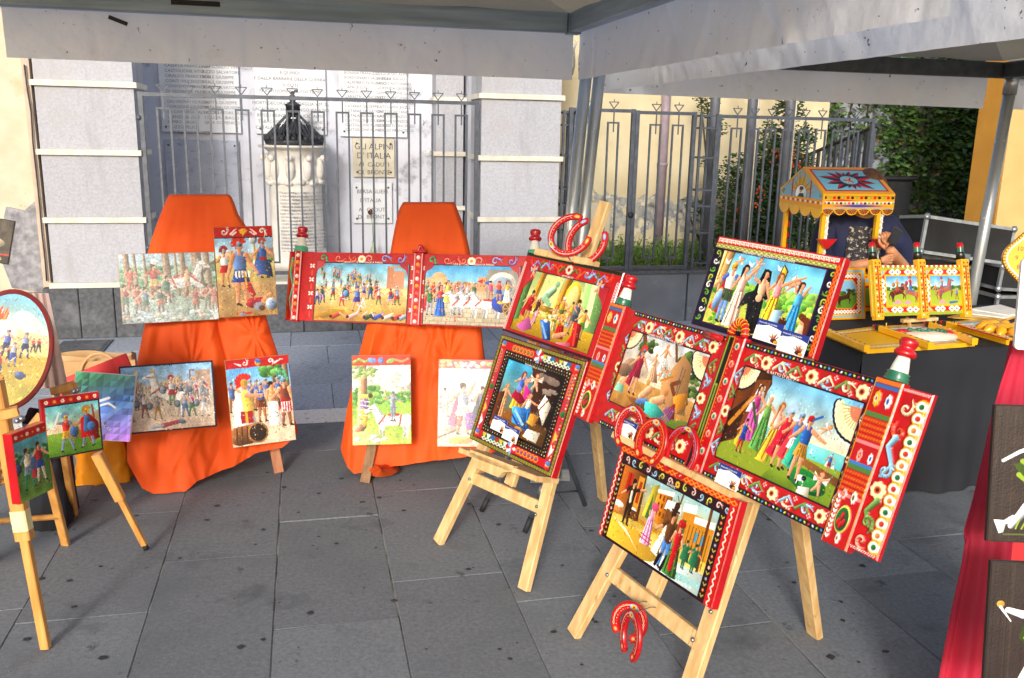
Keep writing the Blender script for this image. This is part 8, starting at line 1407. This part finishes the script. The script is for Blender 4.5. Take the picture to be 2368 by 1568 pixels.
cn = [(px_, py_ + .005, .66, (.2, .17)), (px_, py_ - .0, .9, (.195, .17)), (px_ + .01, py_ - .0, 1.08, (.2, .165)), (px_ + .01, py_ + .0, 1.2, (.19, .145)), (px_ + .01, py_ + .01, 1.29, (.09, .08)), (px_ - .17, py_ - .03, 1.215, .095), (px_ - .245, py_ - .10, 1.08, .075), (px_ - .215, py_ - .27, .985, .066), (px_ - .14, py_ - .32, 1.01, .058), (px_ + .195, py_ - .03, 1.22, .095), (px_ + .27, py_ - .12, 1.09, .075), (px_ + .23, py_ - .29, .99, .066), (px_ + .18, py_ - .335, 1.03, .058)]
skinned('cardigan', M['cardigan'], person, cn, [(0, 1), (1, 2), (2, 3), (3, 4), (3, 5), (5, 6), (6, 7), (7, 8), (3, 9), (9, 10), (10, 11), (11, 12)])
mb = MB(); rows = [[Vector((px_ + .01 + .115 * (1 - .25 * abs(j / 12 - .5)) * math.sin(a), py_ - .165 - .04 * math.cos(a) + .045 * (j / 12) ** 2, .72 + .52 * j / 12)) for a in np.linspace(-1.35, 1.35, 13)] for j in range(13)]; mb.grid(rows)
part('blouse', mb, mat('paisley', '17171c', .8, '2c2a30', 30, 4, .2, spots=[(42, .56, .6, 'b0a898'), (70, .60, .64, '8a7460'), (55, .62, .66, '5a6a88')]), person)
mb = MB(); mb.ball((px_ + .03, py_ - .065, 1.476), .106, 18, 12, (.95, 1.02, 1.0)); mb.ball((px_ + .03, py_ - .01, 1.40), .09, 12, 8, (1, .7, 1.1)); hr = random.Random(4)
for k in range(260):
    a, b = hr.uniform(0, 6.283), hr.uniform(.1, 1.9); d = Vector((math.sin(b) * math.cos(a) * .95, math.sin(b) * math.sin(a) * 1.02, math.cos(b)));
    if d.y < -.55 and d.z < .35: continue
    q_ = Vector((px_ + .03, py_ - .065, 1.476)) + d * .105; w_ = Vector((hr.uniform(-.3, .3), hr.uniform(-.3, .3), -1)).normalized(); mb.tube([q_, q_ + d * .008 + w_ * .03, q_ + d * .002 + w_ * .06], [.004, .004, .001], 4, cap=False)
part('hair', mb, M['hair'], person)
fc = Vector((px_ + .03, py_ - .178, 1.43))
for dx in (-.03, .03): mb = MB(); mb.ball(fc + Vector((dx, 0, .02)), .011, 8, 6, (1.2, .6, .8)); part('eye', mb, M['rubber'], person)
mb = MB(); mb.ball(fc + Vector((0, -.012, -.01)), .014, 8, 6, (.8, 1, 1.5)); part('nose', mb, M['skin'], person); mb = MB(); mb.ball(fc + Vector((0, .002, -.045)), .018, 8, 6, (1.3, .5, .4)); part('mouth', mb, mat('lips', 'a05848', .5), person)
t = thing('phone', 'dark mobile phone held up in the hand of the seated person', 'phone', M=frame_m(Vector((px_ + .07, py_ - .435, 1.215)), 10, 20, 35)); mb = MB(); mb.bbox(-.027, .027, -.005, .005, -.05, .05, .003); part('case', mb, M['black_gloss'], t, True)
t = thing('chair', 'plain chair under the seated person, hidden behind the table', 'chair', (px_, py_ + .05, 0)); mb = MB(); mb.box(px_ - .2, px_ + .2, py_ - .2, py_ + .2, .44, .47); part('seat', mb, M['black_cloth'], t); mb = MB(); mb.box(px_ - .19, px_ + .19, py_ + .19, py_ + .21, .6, .85); part('backrest', mb, M['black_cloth'], t)
for x in (-.18, .18):
    for y in (-.18, .2): mb = MB(); mb.tube([(px_ + x, py_ + y, .003), (px_ + x, py_ + y, .44 if y < 0 else .85)], .012, 8); part('leg', mb, M['steel'], t)

# ------------------------------------------------------------------ flight cases
def case(c, yaw, roll, w, h, d, label, handles=1, tilt=0):
    t = thing('flight_case', label, 'flight case', M=frame_m(c, yaw, tilt, roll), group='black flight cases behind the table'); mb = MB(); mb.box(-w / 2, w / 2, 0, d, -h / 2, h / 2); part('shell', mb, M['case'], t, True); e = .022
    mb = MB()
    for z in (-h / 2, h / 2): mb.box(-w / 2 - .003, w / 2 + .003, -.004, .02, z - e / 2, z + e / 2); mb.box(-w / 2 - .003, w / 2 + .003, d - .02, d + .004, z - e / 2, z + e / 2)
    for x in (-w / 2, w / 2): mb.box(x - e / 2, x + e / 2, -.006, .018, -h / 2 - .004, h / 2 + .004); mb.box(x - e / 2, x + e / 2, .02, d - .021, h / 2 - e / 2, h / 2 + e / 2 + .001); mb.box(x - e / 2, x + e / 2, .02, d - .021, -h / 2 - e / 2, -h / 2 + e / 2)
    part('edge_trim', mb, M['alu'], t, True)
    for x in (-1, 1):
        for z in (-1, 1): mb = MB(); mb.ball((x * w / 2, 0, z * h / 2), .026, 8, 6, (1, .7, 1)); part('corner', mb, M['alu'], t, True)
    for k in range(handles): x = (k + .5) / handles * w - w / 2; mb = MB(); mb.bbox(x - .035, x + .035, -.018, -.007, -h / 2 - .035, -h / 2 + .03, .004); part('latch', mb, M['steel'], t, True)
    return t
case(at_d(2237, 556, 6.25), 6, 7.2, .66, .245, .36, 'black flight case with aluminium edges, topmost and tilted, chalk mark in its corner', 1, 6)
case(Vector((3.06, 6.35, .56)), 8, 0, .56, .60, .40, 'black flight case standing below the tilted one, left of the pole foot')
case(Vector((3.80, 6.25, .80)), 8, 3, .74, .16, .40, 'flat black flight case in the right stack, under loose papers', 2)
case(Vector((3.80, 6.2, .38)), 8, 0, .80, .62, .45, 'lowest black flight case of the right stack with butterfly latch', 1)
t = thing('planter_wall', 'low dark grey wall at the foot of the ivy', 'low wall', P(8, 10.8, 0)); mb = MB(); mb.bbox(5.8, 11, 10.6, 10.9, 0, .62, .01, P); part('stone', mb, M['iron_panel'], t)
t = thing('waste_container', 'dark grey container before the ivy wall', 'container', P(7.9, 11.1, 0)); mb = MB(); mb.bbox(7.0, 8.3, 10.95, 11.25, 0, 1.2, .03, P); part('body', mb, M['case'], t); mb = MB(); mb.bbox(6.95, 8.35, 10.92, 11.28, 1.202, 1.25, .02, P); part('lid', mb, M['rubber'], t)

# ------------------------------------------------------------------ red display stand at the right edge
t = thing('red_display_stand', 'wooden display stand with red painted boards at the right edge', 'stand', (1.45, 2.3, 0))
SM = frame_m(Vector((1.36, 2.16, 0)), -4, 9)
mb = MB(); mb.bbox(.01, .42, .02, .045, .03, 1.19, .004); part('back_board', mb, M['red_board'], t); t.children[0].matrix_local = MW[t.name].inverted() @ SM; me = t.children[0].data
for v in me.vertices: v.co = v.co + Vector((1.45, 2.3, 0))
for x in (.045, .40): a = SM @ Vector((x, .06, .0)); a.z = .003; b = SM @ Vector((x, .06, 1.12)); mb = MB(); mb.bar(a, b, .05, .03, (0, -1, 0)); part('leg', mb, M['red_board'], t)
for x in (.12, .36): a = SM @ Vector((x, .08, 1.1)); mb = MB(); mb.bar(Vector((a.x + .05, a.y + .30, .003)), a, .05, .03, (0, -1, 0)); part('rear_leg', mb, M['red_board'], t)
lefte = [(788, 2345), (830, 2330), (880, 2312), (950, 2291), (1050, 2268), (1150, 2243), (1215, 2224), (1232, 2221), (1240, 2226), (1300, 2217), (1400, 2196), (1568, 2168), (1800, 2140)]
O2, n2 = Vector((1.36, 2.16, 0)), (SM.to_3x3() @ Vector((0, 1, 0)))
rows = []
for j in range(60):
    y = 788 + (1760 - 788) * j / 59
    for (a, xa), (b, xb) in zip(lefte, lefte[1:]):
        if a <= y <= b: x = xa + (xb - xa) * (y - a) / (b - a)
    t_ = j / 59; p0 = at_plane(x, y, O2, n2); x1 = SM @ Vector((.03, .012, 1.17 - 1.17 * t_)); row = []
    for i in range(19): s = i / 18; q = p0.lerp(Vector((x1.x, x1.y, p0.z)), s); f = .016 * math.sin(s * 15 + 1 + t_ * 2) * t_ + .012 * math.sin(s * 7 + t_ * 5) * t_; q = q - n2 * (f + .004) ; q.z = max(q.z, .006); row.append(q)
    back = [row[0] + (n2 * (.10 * t_ + .03) + Vector((.22 * t_, 0, 0))) * (k / 5) for k in (5, 4, 3, 2, 1)]; rows.append([Vector((p.x, p.y, max(p.z, .006))) for p in back] + row)
mb = MB(); mb.grid(rows); solo('red_cloth', mb, M['red_cloth'], 'crimson cloth draped over the display stand at the right edge and reaching the ground', 'cloth', origin=(1.3, 2.1, 0))
for k_, (q, lb, kind) in enumerate((((1.277, 2.072, .949), 'dark stained plank with a striding knight in green cloak, upper one at the right edge', 0), ((1.223, 1.896, .633), 'dark stained plank with a painted knight raising a dagger, lower one at the right edge', 1))):
    w, h = ((.171, .343), (.170, .307))[k_]; w2 = .19; b_, w, h, th = board('painted_plank', lb, 'picture', (q[0] + .012, q[1], q[2] - (0 if k_ == 0 else .012)), 1, -4, 9.5, -.3, w2, h + (0 if k_ == 0 else .03), .018, pic_dark(kind), 'paint', 'wood_dark', group='knights painted on dark planks')
    mb = MB(); mb.tube([(.03, .0, h / 2 + .002), (.036, -.003, h / 2 + .014), (.042, 0, h / 2 + .002)], .0015, 6); part('hanger', mb, M['wire'], b_, True)
# clock and white panel
t = thing('wall_clock', 'yellow painted clock of wavy outline with chain border, numbers ten, nine and eight in view', 'clock', M=frame_m(at_d(2392, 598, 2.6), -8, 6)); pts = [((.083 + .007 * math.cos(4 * a)) * math.cos(a), (.086 + .006 * math.cos(4 * a)) * math.sin(a)) for a in np.linspace(0, 6.2832, 41)[:-1]]
mb = MB(); mb.prism(pts[::-1][::-1], -.008, .008); part('face', mb, M['yellow_gloss'], t, True); mb = MB()
for k in range(80): a = 6.283 * k / 80; r = .074 + .006 * math.cos(4 * a); mb.ball((r * math.cos(a), -.009, r * 1.03 * math.sin(a)), .0032, 6, 4, (1.2, .4, 1))
part('chain_border', mb, M['white_gloss'], t, True); mb = MB()
for k in range(60): a = 6.283 * k / 60; r = .081 + .006 * math.cos(4 * a); mb.ball((r * math.cos(a), -.0085, r * 1.03 * math.sin(a)), .0022, 6, 4)
part('dot_border', mb, M['red_gloss'], t, True); mb = MB(); mb.lathe([(0, .002), (.033, .002), (.034, 0)], 24, (0, -.0085, 0), (0, -1, 0)); part('picture', mb, mat('clock_pic', '9cc4a0', .4, '6a9450', 40), t, True)
for k, s_ in ((11, '11'), (10, '10'), (9, '9'), (8, '8'), (7, '7'), (12, '12'), (1, '1'), (2, '2'), (3, '3'), (4, '4'), (5, '5'), (6, '6')): a = math.radians(90 - 30 * k); text(s_, .019, M['red_gloss'], t, .053 * math.cos(a), -.0088, .053 * math.sin(a) - .006, 'CENTER', 'numeral')
mb = MB(); mb.bar((0, -.0095, 0), (-.02, -.0095, .02), .003, .001, (0, 1, 0)); part('clock_hand', mb, M['black_gloss'], t, True); mb = MB(); mb.bar((0, -.011, 0), (.01, -.011, .04), .002, .001, (0, 1, 0)); part('clock_hand', mb, M['black_gloss'], t, True)
t = thing('white_board', 'glossy white panel with rounded corner standing on the red display stand', 'board', M=frame_m(at_d(2400, 705, 2.30), -6, 8)); pts = []
w, h, r = .052, .118, .012
for cx_, cz_, a0 in ((w - r, h - r, 0), (-w + r, h - r, 90), (-w + r, -h + r, 180), (w - r, -h + r, 270)):
    for k in range(6): a = math.radians(a0 + 18 * k); pts.append((cx_ + r * math.cos(a), cz_ + r * math.sin(a)))
mb = MB(); mb.prism(pts, -.006, .006); part('panel', mb, M['lens_white'], t, True)
for o in list(S.objects):
    if o.type == 'EMPTY' and o.parent: o.parent = o.parent
